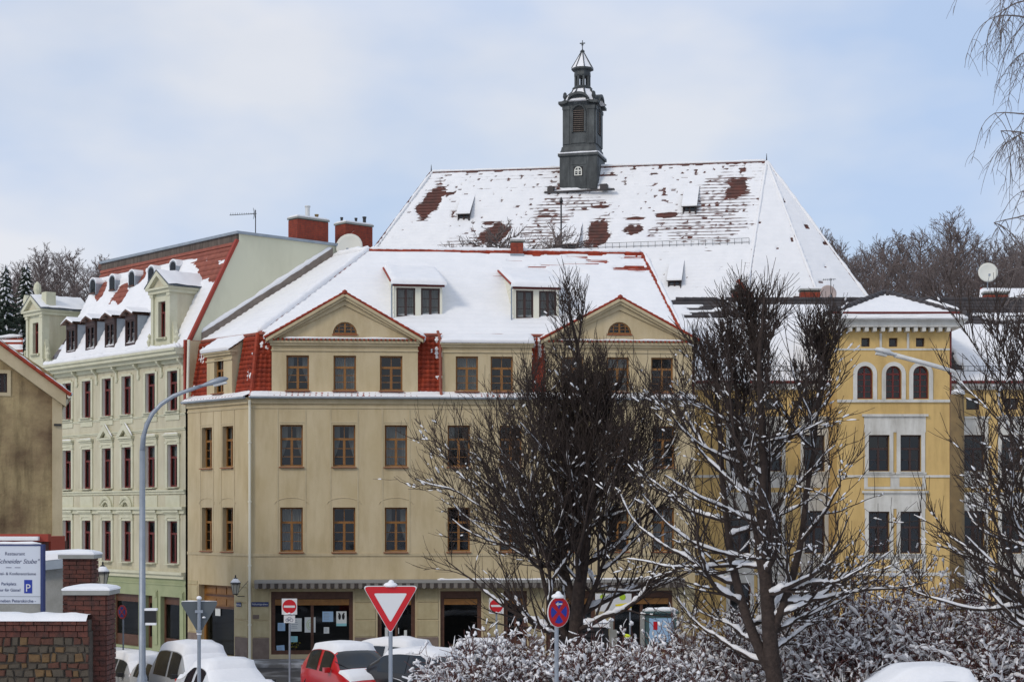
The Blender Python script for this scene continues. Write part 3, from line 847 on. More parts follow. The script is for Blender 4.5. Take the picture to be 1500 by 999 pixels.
# party parapet of red tile at the far edge of the street side
mb = MB(['verge_red']); mb.box(sL - 0.16, sL - .02, -0.12, 0.6, zE - 0.05, zT + 0.02); part('verge', mb, cream, fS.M)
mb = MB(['siding']); mb.tube([(sL + 0.25, -0.1, zT), (sL + 0.25, -0.16, zE + 0.2)], 0.06, 8); part('downpipe', mb, cream, fS.M)
mb = MB(['tile_orange']); xx = fF.s(645); mb.tube([(xx - .1, .3, zT + .1), (xx, .05, zT - .25), (xx, -.02, zE + .45), (xx + .05, -.2, zE + .1)], .06, 8); part('downpipe', mb, cream, fF.M)
# attic bays
def bay(fr, pa, pb, cols, gable, ztop, wcol=0.92, yw=0.10, peak=None, seed=0):
    nonlocal_k = [2, 0, 1]
    s0, s1 = fr.s(pa, yw), fr.s(pb, yw)
    z0 = zE + 0.2
    hz0, hz1 = fF.z(571, 1.7), fF.z(520, 1.7)
    hs = [(fr.s(c, yw) - wcol / 2, fr.s(c, yw) + wcol / 2, hz0, hz1) for c in cols]
    wall(cream, fr, s0, s1, z0, ztop, hs, 'cream', y=yw, reveal=0.2, name='bay_wall')
    for q_, h in enumerate(hs): window(cream, fr.M @ TM((h[0] + h[1]) / 2, yw + 0.14, hz0), wcol, hz1 - hz0, 'cream', nonlocal_k[(q_ + int(pa)) % 3])
    mb = MB(['cream'])
    for s in (s0, s1): mb.quad((s, yw, z0), (s, yw + 1.6, z0), (s, yw + 1.6, ztop), (s, yw, ztop))
    part('bay_cheek', mb, cream, fr.M)
    mb = MB(['interior']); mb.quad((s0, yw + .75, z0), (s1, yw + .75, z0), (s1, yw + .75, ztop), (s0, yw + .75, ztop)); part('dark_backing', mb, cream, fr.M)
    mb = MB(['cream_trim'])
    mb.box(s0 - .03, s1 + .03, yw - .05, yw, ztop - .32, ztop - .26); mb.box(s0 - .06, s1 + .06, yw - .12, yw + .1, ztop - .10, ztop); mb.box(s0 - .1, s1 + .1, yw - .2, yw + .2, ztop, ztop + .09)
    part('cornice', mb, cream, fr.M)
    return s0, s1
tanr = None
yA, yRg = 0.75, 6.3
zR = fF.z(370, fF.s(740), yRg)
tanr = (zR - zT) / (yRg - yA)
for pa, pb, cols, pk in ((398, 612, (436, 505, 573), (505, 434)), (800, 1014, (838, 905, 970), (907, 441))):
    zt = fF.z(503, 3, .1)
    s0, s1 = bay(fF, pa, pb, cols, True, zt)
    sm = (s0 + s1) / 2; zp = fF.z(pk[1], sm, -.05); zb = zt + .09
    hw = (s1 - s0) / 2 + .14
    rw = 0.98; rz = fF.z(489, sm, 0) 
    # pediment wall with a half-round window
    mb = MB(['cream'])
    r = rw / 2; arc = [(sm + r * math.cos(q), rz + r * math.sin(q)) for q in np.linspace(0, math.pi, 13)]
    yy = 0.06
    zp2 = zp - .12
    half_r = [(sm + r, rz), *arc[1:6], (sm, rz + r)]
    mb.add([(x, yy, z) for x, z in [(sm - hw + .1, zb), (sm + hw - .1, zb), (sm + r, rz), (sm - r, rz)]], [(0, 1, 2, 3)])
    mb.add([(x, yy, z) for x, z in ([(sm + hw - .1, zb), (sm, zp2), (sm, rz + r)] + arc[:6][::-1])], [tuple(range(9))])
    mb.add([(x, yy, z) for x, z in ([(sm - hw + .1, zb), (sm - r, rz)] + arc[7:12][::-1] + [(sm, rz + r), (sm, zp2)])], [tuple(range(9))])
    part('pediment', mb, cream, fF.M)
    arch_window(cream, fF.M @ TM(sm, yy + .06, rz - 0.0), rw, r, 'wood', half=True)
    mb = MB(['interior']); mb.quad((sm - .7, .5, rz - .2), (sm + .7, .5, rz - .2), (sm + .7, .5, rz + .8), (sm - .7, .5, rz + .8)); part('dark_backing', mb, cream, fF.M)
    mb = MB(['wood_sill']); mb.box(sm - r - .03, sm + r + .03, yy - .05, yy + .1, rz - .06, rz); part('sill', mb, cream, fF.M)
    # raking cornices, stepped
    mb = MB(['cream_trim'])
    for sg in (-1, 1):
        for (t0, t1, yf) in ((0.0, .12, -.26), (.12, .24, -.16), (.24, .46, -.03)):
            a = (sm + sg * (hw + .08), zb - t0 + .06); b = (sm, zp + .1 - t0); c = (sm, zp + .1 - t1); d = (sm + sg * (hw + .08), zb - t1 + .06)
            if t1 > .2:
                k = .9; d = (sm + sg * (hw + .08 - .26), zb); a = (sm + sg * (hw + .08 - .05), zb - .02 + .0)
            poly = [a, b, c, d]
            if sg > 0: poly = poly[::-1]
            mb.prism(poly[::-1], yf, yy + .02)
    part('raking_cornice', mb, cream, fF.M)
    mb = MB(['tile'])
    for sg in (-1, 1):
        L = math.hypot(hw + .12, zp - zb); n = 15
        for k in range(n):
            f0, f1 = k / n, (k + 1.15) / n
            ax, az = sm + sg * (hw + .14) * (1 - f0), zb + .06 + (zp + .04 - zb) * f0
            bx, bz = sm + sg * (hw + .14) * (1 - f1), zb + .06 + (zp + .04 - zb) * f1
            mb.tube([(ax, -.22, az + .05), (bx, -.22, bz + .035)], [.06, .05], 6)
    mb.lathe([(.05, zp + .02), (.12, zp + .1), (.1, zp + .2), (.02, zp + .25)], 8, sm, -.2)
    part('verge_tiles', mb, cream, fF.M)['kind'] = 'stuff'
    mb = MB(['tile'])
    for k in range(34):
        x = s0 + .1 + (s1 - s0 - .2) * k / 33; mb.tube([(x, -.19, zb + .03), (x, .05, zb + .1)], .04, 5)
    part('ledge_tiles', mb, cream, fF.M)['kind'] = 'stuff'
    mb = MB(['snow_fine']); tube_snow_lip(mb, (s0 + .5, -.05, zb + .09), (s1 - .4, -.05, zb + .09), .045, int(pa)); part('snow', mb, cream, fF.M, smooth=True)
    # little saddle roof running back into the main roof
    yb = yA + (zp - zT) / tanr + .3
    for sg in (-1, 1):
        e0 = fF.w(sm + sg * (hw + .1), -.2, zb + .05); e1 = fF.w(sm + sg * (hw + .1), yA + .1, zb + .05); rr1 = fF.w(sm, yb, zp + .05); rr0 = fF.w(sm, -.2, zp + .05)
        roof(cream, [e0, e1, rr1, rr0], e=.33, tmat='tile', snow=snow_basic(.08, .03, int(pa) + sg), sres=.18)
    mb = MB(['snow'])
    for sg in (-1, 1): tube_snow_lip(mb, (sm + sg * (hw + .18), -.15, zb + .12), (sm + sg * (hw - .7), -.1, zb + .12 + .7 * (zp - zb) / hw), .09, int(pa) + 7 + sg)
    part('snow', mb, cream, fF.M, smooth=True)
zt2 = fF.z(505, 8, .1)
s0, s1 = bay(fF, 648, 779, (684, 735), False, zt2)
roof(cream, [fF.w(s0 - .1, -.12, zt2 + .1), fF.w(s1 + .1, -.12, zt2 + .1), fF.w(s1 + .1, yA + .1, zT + .03), fF.w(s0 - .1, yA + .1, zT + .03)], wav=.24, e=.3, snow=lambda u, v, L: .09 + .06 * (fbm(u, v, 5) - .4), sres=.12)
zt3 = fF.z(512, 0, .1)
s0, s1 = bay(fS, 303, 340, (320.5,), False, zt3, .72)
mb = MB(['cream'])
for s in (s0, s1): mb.add([(s, .1, zt3), (s, yA + .3, zt3), (s, yA + .3, zT + .05), (s, .0, zt3 + .1)], [(0, 1, 2, 3)])
part('bay_cheek', mb, cream, fS.M)
roof(cream, [fS.w(s0 - .12, -.12, zt3 + .1), fS.w(s1 + .12, -.12, zt3 + .1), fS.w(s1 + .12, yA + .1, zT + .0), fS.w(s0 - .12, yA + .1, zT + .0)], wav=.24, e=.3, snow=lambda u, v, L: .12 + .06 * (fbm(u, v, 8) - .4), sres=.1)

# main roof: corner points in world space
B = isect(fF, yA, fS, yA); B.z = zT
sRL, sRR = fF.s(541, yRg), fF.s(940, yRg)
A = fF.w(sRL, yRg, zR); D = fF.w(sRR, yRg, zR)
Rr = fF.w(fF.s(1000, yA), yA, zT)
As = fS.loc(A)                                   # ridge corner seen in the street frame
E = fS.w(sL - .05, yA, zT); Cc = fS.w(sL - .05, As.y, zR)
def main_snow(u, v, L):
    t = .085 + .06 * (fbm(u * .6, v * .6, 21) - .45)
    k = np.clip((v - (L - .16 - .2 * vnoise(u * .5, v * 0, 4) * (u > 8.5))) / .12, 0, 1) * (vnoise(u * 1.3, v * 2.5, 9) > .30)
    t = t * (1 - k) - .03 * k
    band = np.clip((u - 9.3) / .6, 0, 1) * np.clip((v - 4.3) / .6, 0, 1) * (vnoise(u * 1.1, v * 2.9, 31) > .66)
    return t - band * .065
roof(cream, [B, Rr, D, A], e=.34, h=.035, tmat='tile', snow=main_snow, sres=.085)
roof(cream, [E, B, A, Cc], e=.34, h=.035, tmat='tile', snow=snow_basic(.10, .04, 23), sres=.1)
bk = fF.w(sRR + 3.0, yRg + 5.4, zT); bl = fF.w(sRL - 1, yRg + 5.4, zT); E2 = fS.w(sL - .05, As.y * 2, zT)
roof(cream, [Rr, bk, D], e=.34, tmat='tile', snow=snow_basic(.06, .04, 25), sres=.2)
roof(cream, [bk, bl, A, D], e=.34, tmat='tile', snow=snow_basic(.08, .04, 26), sres=.3)
roof(cream, [bl, E2, Cc, A], e=.34, tmat='tile', snow=snow_basic(.08, .04, 27), sres=.3)
# eave strip of the upper roof, ridge and hip tiles
mb = MB(['tile_orange'])
for f, a, b in ((fF, 0.25, fF.s(1000)), (fS, sL, 0.0)):
    p, q = f.w(a, yA - .06, zT - .02), f.w(b, yA - .06, zT - .02)
    mb.tube([p, q], .075, 6)
part('eave_flashing', mb, cream)
def ridge(a, b, matname, step=.36, r=.12, parent=cream):
    mb = MB([matname]); a = Vector(a); b = Vector(b); n = max(2, int((b - a).length / step))
    for k in range(n):
        mb.tube([a.lerp(b, k / n), a.lerp(b, min(1, (k + 1.12) / n))], [r, r * .84], 7)
    o = part('ridge_tiles', mb, parent); o['kind'] = 'stuff'
ridge(A, D, 'tile'); ridge(B, A, 'tile', r=.10); ridge(Rr, D, 'tile', r=.12); ridge(A, Cc, 'tile', r=.1)
mb = MB(['snow'])
tube_snow_lip(mb, A + Vector((0, .02, .07)), D + Vector((0, .02, .07)), .10, 41)
tube_snow_lip(mb, B + Vector((-.05, 0, .06)), A + Vector((-.05, 0, .06)), .15, 42); tube_snow_lip(mb, A + Vector((0, 0, .05)), Cc + Vector((0, 0, .05)), .14, 43)
tube_snow_lip(mb, Rr + Vector((.1, 0, .02)), D + Vector((.1, 0, .02)), .10, 44)
part('snow', mb, cream, smooth=True)
# verge parapet against the green house
mb = MB(['verge_board'])
e0, c0 = E, Cc
off = Vector((-fS.c, -fS.sn, 0)) * .22
mb.add([e0 + Vector((0, 0, -.5)), c0 + Vector((0, 0, -.45)), c0 + Vector((0, 0, .46)), e0 + Vector((0, 0, .38)), e0 + off + Vector((0, 0, -.5)), c0 + off + Vector((0, 0, -.45)), c0 + off + Vector((0, 0, .46)), e0 + off + Vector((0, 0, .38))],
       [(3, 2, 1, 0), (4, 5, 6, 7), (0, 1, 5, 4), (1, 2, 6, 5), (2, 3, 7, 6), (3, 0, 4, 7)])
part('verge', mb, cream)
mb = MB(['snow']); tube_snow_lip(mb, e0 + off * .5 + Vector((0, 0, .37)), c0 + off * .5 + Vector((0, 0, .45)), .13, 45); part('snow', mb, cream, smooth=True)
# shed dormers
RN = (Rr - B).cross(A - B).normalized()
def shed_dormer(pa, pb, ytop, ybot):
    pm = on_plane((pa + pb) / 2, ybot, B, RN)
    w = (pb - pa) / F * pm.y
    M = Matrix.Translation(pm) @ RZ(math.radians(9))
    h = (ybot - ytop) / F * pm.y
    mb = MB(['siding'])
    h2 = h
    dep = (h2 + .35) / (tanr - math.tan(math.radians(16)))
    poly = [(0, -.25), (dep, dep * tanr - .5), (dep, h2 + dep * math.tan(math.radians(16)) - .05), (0, h2)]
    t = .1
    for x0, x1 in ((-w / 2, -w / 2 + t), (w / 2 - t, w / 2)): mb.prism_x(poly, x0, x1)
    mb.box(-w / 2 + t, w / 2 - t, .0, .08, -.25, .06); mb.box(-w / 2 + t, w / 2 - t, .0, .08, h - .26, h); mb.box(-.12, .12, 0, .08, .06, h - .26)
    for k in range(8): mb.box(-w / 2 - .012, -w / 2, .02, dep * .8 * (k + 1) / 8, h * (k + .5) / 8 - .01, h * (k + .5) / 8 + .01)
    o = part('dormer', mb, cream, M)
    ww2 = w / 2 - .12 - t - .0
    for sg in (-1, 1): window(cream, M @ TM(sg * (.12 + ww2 / 2), .03, .06), ww2, h - .32, 'dormer', 3)
    part('dark_backing', MB(['interior']).quad((-w / 2 + .1, .4, 0), (w / 2 - .1, .4, 0), (w / 2 - .1, .4, h), (-w / 2 + .1, .4, h)), o, M)
    mb = MB(['zinc']); tn = math.tan(math.radians(16)); d2 = dep + .2
    mb.prism_x([(-.28, h - .08 - .28 * tn + .06), (d2, h + d2 * tn - .02), (d2, h + d2 * tn + .04), (-.28, h - .28 * tn + .04)], -w / 2 - .16, w / 2 + .16)
    mb.use('wood_red').box(-w / 2 - .1, w / 2 + .1, -.05, .0, h - .2, h - .06)
    mb.use('tile'); mb.tube([(-w / 2 - .17, -.28, h - .02), (-w / 2 - .17, d2, h + d2 * tn + .07)], .045, 6)
    part('dormer_roof', mb, o, M)
    nx, ny = 20, 26; VV = []
    for j in range(ny + 1):
        for i in range(nx + 1):
            fx, fy = i / nx, j / ny; x = -w / 2 - .16 + (w + .32) * fx; y = -.3 + (d2 + .25) * fy
            ed = min(fx, 1 - fx) * (w + .3); th = min(.16, .03 + ed * 1.3, .05 + fy * 3) * (.8 + .4 * float(vnoise(np.array([x * 2]), np.array([y * 2 + pa]), 3)[0]))
            VV.append((x, y, h + y * tn + .035 + th))
    FF = [(j * (nx + 1) + i, j * (nx + 1) + i + 1, (j + 1) * (nx + 1) + i + 1, (j + 1) * (nx + 1) + i) for j in range(ny) for i in range(nx)]
    V2 = [(x, y - .005, z - .14) for x, y, z in VV[:nx + 1]]; o2 = len(VV)
    FF += [(o2 + i, o2 + i + 1, i + 1, i) for i in range(nx)]
    link('snow', quad_mesh('snow', VV + V2, FF, ['snow']), o, M)
    mb = MB(['zinc']); mb.tube([(-w / 2 - .1, -.26, h - .08), (-w / 2 - .1, -.05, h - .25), (-w / 2 - .1, -.08, -.1)], .035, 6); part('downpipe', mb, o, M)
shed_dormer(577, 648, 413, 467); shed_dormer(752, 819, 417, 469)
# ridge chimney
def chimney(name, p, w, d, h, ang, label, pots=(), snow=True, skirt=False, m='brick'):
    root = thing(name, p, label, 'chimney', M=Matrix.Translation(p) @ RZ(ang)); M = W[root.name]
    mb = MB(['mortar']); mb.box(-w / 2 + .012, w / 2 - .012, -d / 2 + .012, d / 2 - .012, 0, h); part('core', mb, root, M)
    mb = MB([m]); c = .085; n = int(h / c)
    for k in range(n):
        for fx in range(2):
            L = w if fx == 0 else d
            nb = max(2, int(L / .26)); x0 = (.5 if k % 2 else 0)
            edges = sorted({0.0, L, *[max(0, min(L, (i + x0) * L / nb)) for i in range(nb + 1)]})
            for a, b in zip(edges[:-1], edges[1:]):
                z0, z1 = k * c + .006, (k + 1) * c - .006
                if fx == 0:
                    mb.quad((-w / 2 + a + .006, -d / 2, z0), (-w / 2 + b - .006, -d / 2, z0), (-w / 2 + b - .006, -d / 2, z1), (-w / 2 + a + .006, -d / 2, z1))
                else:
                    mb.quad((-w / 2, -d / 2 + b - .006, z0), (-w / 2, -d / 2 + a + .006, z0), (-w / 2, -d / 2 + a + .006, z1), (-w / 2, -d / 2 + b - .006, z1))
                    mb.quad((w / 2, -d / 2 + a + .006, z0), (w / 2, -d / 2 + b - .006, z0), (w / 2, -d / 2 + b - .006, z1), (w / 2, -d / 2 + a + .006, z1))
    part('brickwork', mb, root, M, kind='stuff')
    mb = MB(['concrete']); mb.box(-w / 2 - .04, w / 2 + .04, -d / 2 - .04, d / 2 + .04, h, h + .08); part('cap', mb, root, M)
    if skirt: part('flashing', MB(['zinc']).box(-w / 2 - .03, w / 2 + .03, -d / 2 - .03, d / 2 + .03, -.1, .45), root, M)
    if snow:
        mb = MB(['snow']); nx = 6; mb.box(-w / 2 - .02, w / 2 + .02, -d / 2 - .02, d / 2 + .02, h + .08, h + .13)
        mb.box(-w / 2 + .05, w / 2 - .06, -d / 2 + .04, d / 2 - .04, h + .13, h + .17); part('snow', mb, root, M)
    for (x, y, r, ph, pm2) in pots:
        mb = MB([pm2]); mb.lathe([(r, h + .08), (r, h + ph), (r * 1.25, h + ph), (r * 1.25, h + ph + .06), (r * .8, h + ph + .06)], 10, x, y); part('chimney_pot', mb, root, M)
    return root
pc = A.lerp(D, (fF.s(757, yRg) - sRL) / (sRR - sRL))
chimney('brick_chimney', pc + Vector((0, -.1, -.55)), .55, .5, 1.0, fF.a, 'small red brick chimney on the ridge of the cream house', skirt=True)
# ------------------------------------------------------------------ green house on the side street
gL = fS.s(77); gR = sL - 0.17
gw = fS.w((gL + gR) / 2, 0, 0)
green = thing('green_house', gw, 'pale green four-storey house with dormered mansard left of the cream house', 'house')
gcols = [fS.s(c) for c in (99, 127.5, 157, 186, 221, 253.5)]
sg6 = gcols[5]
rows = [(601, 543), (713, 651), (825, 763)]
zr = [(fS.z(a, sg6), fS.z(b, sg6)) for a, b in rows]
zc = fS.z(524, gR)          # underside of main cornice
zgf = fS.z(841, gR)         # ground floor cornice
holes = []
gww = 0.84
for s in gcols:
    for za, zb in zr: holes.append((s - gww / 2, s + gww / 2, za, zb))
shopg = [(164, 203), (212, 223), (235, 263)]
zsh = fS.z(874, fS.s(250))
wall(green, fS, gL, gR, zgf, zc + .3, holes, 'green', reveal=.2, rmat='reveal_white')
hs2 = [(fS.s(a), fS.s(b), 0.1, zsh) for a, b in shopg] + [(fS.s(96), fS.s(118), .1, zsh), (fS.s(128), fS.s(152), .1, zsh)]
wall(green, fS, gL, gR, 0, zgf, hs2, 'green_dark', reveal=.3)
mb = MB(['interior']); mb.quad((gL, 1.1, 0), (gR, 1.1, 0), (gR, 1.1, zc), (gL, 1.1, zc)); part('dark_backing', mb, green, fS.M)
for s in gcols:
    for za, zb in zr: window(green, fS.M @ TM(s, .12, za), gww, zb - za, 'green', random.choice([0, 0, 2]))
for a, b, c, d in hs2:
    w, h = b - a, d - c; M = fS.M @ TM((a + b) / 2, .2, c)
    mb = MB(['wood_dark']); mb.box(-w / 2, -w / 2 + .1, 0, .08, 0, h); mb.box(w / 2 - .1, w / 2, 0, .08, 0, h); mb.box(-w / 2 + .1, w / 2 - .1, .01, .08, h - .35, h); mb.box(-w / 2 + .1, w / 2 - .1, .01, .08, 0, .5)
    o = part('shop_window', mb, green, M)
    part('pane', MB(['pane_shop']).quad((-w / 2 + .1, 0, .5), (w / 2 - .1, 0, .5), (w / 2 - .1, 0, h - .35), (-w / 2 + .1, 0, h - .35)), o, M @ TM(0, .05, 0))
mb = MB(['green_dark'])
for px in (207.5, 229, 267.5): s = fS.s(px); mb.box(s - .14, s + .14, -.05, 0, .3, zsh + .25); mb.box(s - .1, s + .1, -.09, -.05, zsh - .05, zsh + .2)
mb.box(gL, gR, -.03, 0, zsh + .5, zsh + .58)
part('pilaster', mb, green, fS.M)
# cornices and string courses
def course(z, hh, dep, nm='string_course', m='green_trim'):
    mb = MB([m]); mb.box(gL, gR, -dep * .5, 0, z - hh, z - hh * .4); mb.box(gL, gR, -dep, 0, z - hh * .4, z); part(nm, mb, green, fS.M)
course(zgf + .08, .3, .22)
course(zr[1][0] - .12, .18, .12); course(zr[2][1] + .62, .3, .2); course(zr[1][1] + .72, .12, .07); course(zr[0][0] - .14, .1, .05)
mb = MB(['green_trim'])
mb.box(gL, gR, -.10, 0, zc - .18, zc - .02); mb.box(gL, gR, -.34, 0, zc - .02, zc + .14); mb.box(gL, gR + .05, -.52, 0, zc + .14, zc + .30); mb.box(gL, gR + .05, -.60, 0, zc + .30, zc + .40)
part('cornice', mb, green, fS.M)
for i in range(len(gcols) + 1):
    s = gL + .25 if i == 0 else (gR - .2 if i == len(gcols) else (gcols[i - 1] + gcols[i]) / 2)
    def br():
        m = MB(['green_trim']); m.prism_x([(0, -.75), (-.06, -.7), (-.07, -.3), (-.28, -.1), (-.3, 0), (0, 0)], -.07, .07); m.box(-.12, .12, -.05, 0, -.62, -.5); return m.mesh('bracket')
    link('bracket', cached('gbr', br), green, fS.M @ TM(s, 0, zc - .02))
for i, s in enumerate(gcols):
    for r, (za, zb) in enumerate(zr):
        mb = MB(['green_trim']); w2 = gww / 2
        for sg in (-1, 1):
            x = s + sg * (w2 + .09); mb.box(x - .085, x + .085, -.05, 0, za - .02, zb + .05)
            if r > 0: mb.box(x - .11, x + .11, -.08, 0, zb + .05, zb + .14)
        mb.box(s - w2 - .004, s + w2 + .004, -.05, 0, zb, zb + .12)
        if r > 0:
            mb.box(s - w2 - .16, s + w2 + .16, -.06, 0, zb + .14, zb + .30); mb.box(s - w2 - .24, s + w2 + .24, -.18, 0, zb + .38, zb + .47); mb.box(s - w2 - .2, s + w2 + .2, -.11, 0, zb + .30, zb + .38)
        if r == 0: mb.box(s - w2 - .22, s + w2 + .22, -.10, 0, za - .16, za - .06); mb.box(s - w2 - .15, s + w2 + .15, -.04, 0, za - .42, za - .16)
        if r == 1 and i in (2, 3):
            hw = w2 + .26
            for t0, t1, yy in ((0, .10, -.20), (.10, .2, -.1)):
                mb.prism([(s - hw, zb + .47), (s - hw + .28, zb + .47), (s, zb + .98 - .2), (s, zb + 1.08 - t0)][::-1], yy, 0); mb.prism([(s + hw, zb + .47), (s, zb + 1.08 - t0), (s, zb + .98 - .2), (s + hw - .28, zb + .47)][::-1], yy, 0)
            mb.prism([(s - .2, zb + .5), (s + .2, zb + .5), (s, zb + .75)], -.05, 0)
        if r == 2 and i in (2, 3):
            for rr, tt in ((.50, .09), (.36, .06)):
                mb.tube([(s + rr * math.cos(q), -.08, zb + .47 + rr * 1.15 * math.sin(q)) for q in np.linspace(0, math.pi, 11)], tt, 6)
            mb.add([(s + .3 * math.cos(q), -.03, zb + .47 + .34 * math.sin(q)) for q in np.linspace(0, math.pi, 11)], [tuple(range(11))[::-1]])
        if r == 1: mb.box(s - w2 - .18, s + w2 + .18, -.03, 0, za - .62 - .25, za - .36)
        part('window_surround', mb, green, fS.M)
# snow on sills / pediments
mb = MB(['snow_fine'])
for i, s in enumerate(gcols):
    za, zb = zr[1]
    if i in (2, 3):
        for sg in (-1, 1): tube_snow_lip(mb, (s + sg * .66, -.12, zb + .50), (s, -.12, zb + 1.1), .035, i + sg)
    else: tube_snow_lip(mb, (s - .6, -.12, zb + .47), (s + .6, -.12, zb + .47), .025, i)
part('snow', mb, green, fS.M, smooth=True)
# mansard: lower slope, wooden band, flat top
ym0, ym1 = .12, 2.62
zm0 = zc + .42; zm1 = fS.z(357, gR, ym1)
zband = zm1 + .42
tg = (zm1 - zm0) / (ym1 - ym0)
def ym(z): return ym0 + (z - zm0) / tg
bare = [(114, 424, 1.1, 1.5), (124, 408, .9, .8), (150, 425, .5, .6), (178, 430, .9, .7), (205, 405, .6, .5), (325, 374, 1.6, .45), (306, 392, 1.0, .7), (292, 385, .8, .5), (318, 400, .5, .6)]
MN = None
p0, p1 = fS.w(gL, ym0, zm0), fS.w(gR, ym0, zm0); p2, p3 = fS.w(gR, ym1, zm1), fS.w(gL, ym1, zm1)
MN = (p1 - p0).cross(p3 - p0).normalized()
Ux = (p1 - p0).normalized(); Vx = MN.cross(Ux)
bl = []
for px, py, ru, rv in bare:
    q = on_plane(px, py, p0, MN) - p0; bl.append((q.dot(Ux), abs(q.dot(Vx)), ru, rv))
def gsnow(u, v, L):
    t = .13 + .08 * (fbm(u * .7, v * .7, 51) - .45) - .02 * v / L
    for (a, b, ru, rv) in bl:
        d = ((u - a) / ru) ** 2 + ((v - b) / rv) ** 2 + 1.8 * (fbm(u * 1.6, v * 1.6, 52) - .47)
        t = np.where(d < 1.5, np.minimum(t, -.03 + .16 * np.clip((d - .45) / 1.05, 0, 1)), t)
    top = v > L - .32
    return np.where(top, -.03, t)
roof(green, [p0, p1, p2, p3], e=.3, h=.03, tmat='tile_orange', snow=gsnow, sres=.1)
mb = MB(['wood_band']); mb.box(gL, gR + .02, ym1 - .02, ym1 + .2, zm1 + .08, zband); part('attic_band', mb, green, fS.M)
mb = MB(['tile_orange']); mb.box(gL, gR + .02, ym1 - .1, ym1 + .1, zm1 - .05, zm1 + .08); part('attic_flashing', mb, green, fS.M)
dep = 11.0
mb = MB(['zinc']); mb.box(gL - .05, gR + .14, ym1 - .12, dep, zband, zband + .12); part('flat_roof', mb, green, fS.M)
# gable wall to the right, back and left sides
mb = MB(['green_gable']); xg = gR + .05
mb.add([(xg, .1, 0), (xg, dep, 0), (xg, dep, zband), (xg, ym1 + .02, zband), (xg, ym1 + .02, zm1 + .1), (xg, ym0, zm0)], [(0, 1, 2, 3, 4, 5)])
mb.add([(gL, .1, 0), (gL, dep, 0), (gL, dep, zband), (gL, ym1 + .02, zband), (gL, ym1 + .02, zm1 + .1), (gL, ym0, zm0)], [(5, 4, 3, 2, 1, 0)])
mb.quad((gL, dep, 0), (xg, dep, 0), (xg, dep, zband), (gL, dep, zband))
part('gable_wall', mb, green, fS.M)
mb = MB(['verge_red'])
a, b = Vector((xg, ym0 - .1, zm0 - .05)), Vector((xg, ym1, zm1 + .12)); nn = Vector((0, -tg, 1)).normalized() * .1
for x0, x1 in ((xg - .1, xg + .07),):
    mb.add([(x0, a.y, a.z), (x1, a.y, a.z), (x1, b.y, b.z), (x0, b.y, b.z), (x0, a.y + nn.y * 1.4, a.z + nn.z * 1.4), (x1, a.y + nn.y * 1.4, a.z + nn.z * 1.4), (x1, b.y + nn.y * 1.4, b.z + nn.z * 1.4), (x0, b.y + nn.y * 1.4, b.z + nn.z * 1.4)],
           [(0, 3, 2, 1), (4, 5, 6, 7), (0, 1, 5, 4), (1, 2, 6, 5), (2, 3, 7, 6), (3, 0, 4, 7)])
part('verge', mb, green, fS.M)
mb = MB(['snow']); tube_snow_lip(mb, (gL, -.45, zc + .42), (gR, -.45, zc + .42), .12, 61); tube_snow_lip(mb, (gL, -.3, zc + .43), (gR, -.3, zc + .43), .14, 62); part('snow', mb, green, fS.M, smooth=True)
# small shed dormers with dark cheeks
for px in (104, 132.5, 161, 191):
    q = fS.loc(on_plane(px, 505 + (191 - px) * .135, p0 + MN * .1, MN)); s, yd, z0 = q.x, q.y - .02, q.z + .02; w = .92; h = 1.32
    M = fS.M @ TM(s, yd, z0)
    mb = MB(['wood_brown']); dp = (h + .1) / tg + .35
    for x0, x1 in ((-w / 2, -w / 2 + .07), (w / 2 - .07, w / 2)): mb.prism_x([(0, -.2), (dp, h - .1), (dp, h), (0, h)], x0, x1)
    mb.box(-w / 2, w / 2, -.005, .06, -.2, .06); mb.box(-w / 2 + .07, w / 2 - .07, -.002, .06, h - .22, h)
    o = part('dormer', mb, green, M)
    window(green, M @ TM(0, .04, .06), w - .14, h - .28, 'dormer')
    part('dark_backing', MB(['dark']).quad((-w / 2, .3, 0), (w / 2, .3, 0), (w / 2, .3, h), (-w / 2, .3, h)), o, M)
    part('cheek_cladding', MB(['zinc']).prism_x([(.12, .1), (dp, h - .1), (dp, h - .02), (.12, h - .02)], w / 2, w / 2 + .012), o, M)
    mb = MB(['wood_dark'])
    for sg in (-1, 1): mb.add([(0, -.22, h + .24), (sg * (w / 2 + .14), -.22, h), (sg * (w / 2 + .14), dp + .2, h + .02), (0, dp + .3, h + .26), (0, -.22, h + .16), (sg * (w / 2 + .14), -.22, h - .08)], [(0, 1, 2, 3) if sg < 0 else (3, 2, 1, 0), (0, 4, 5, 1) if sg < 0 else (1, 5, 4, 0)])
    mb.prism([(-w / 2, h - .02), (w / 2, h - .02), (0, h + .16)], -.02, .05)
    part('dormer_roof', mb, o, M)
    mb = MB(['snow'])
    for sg in (-1, 1): mb.add([(0, -.2, h + .37), (sg * (w / 2 + .12), -.2, h + .1), (sg * (w / 2 + .2), dp + .4, h + .14), (0, dp + .5, h + .40), (0, -.24, h + .25), (sg * (w / 2 + .14), -.24, h + .02)], [(0, 1, 2, 3) if sg < 0 else (3, 2, 1, 0), (0, 4, 5, 1) if sg < 0 else (1, 5, 4, 0)])
    part('snow', mb, o, M)
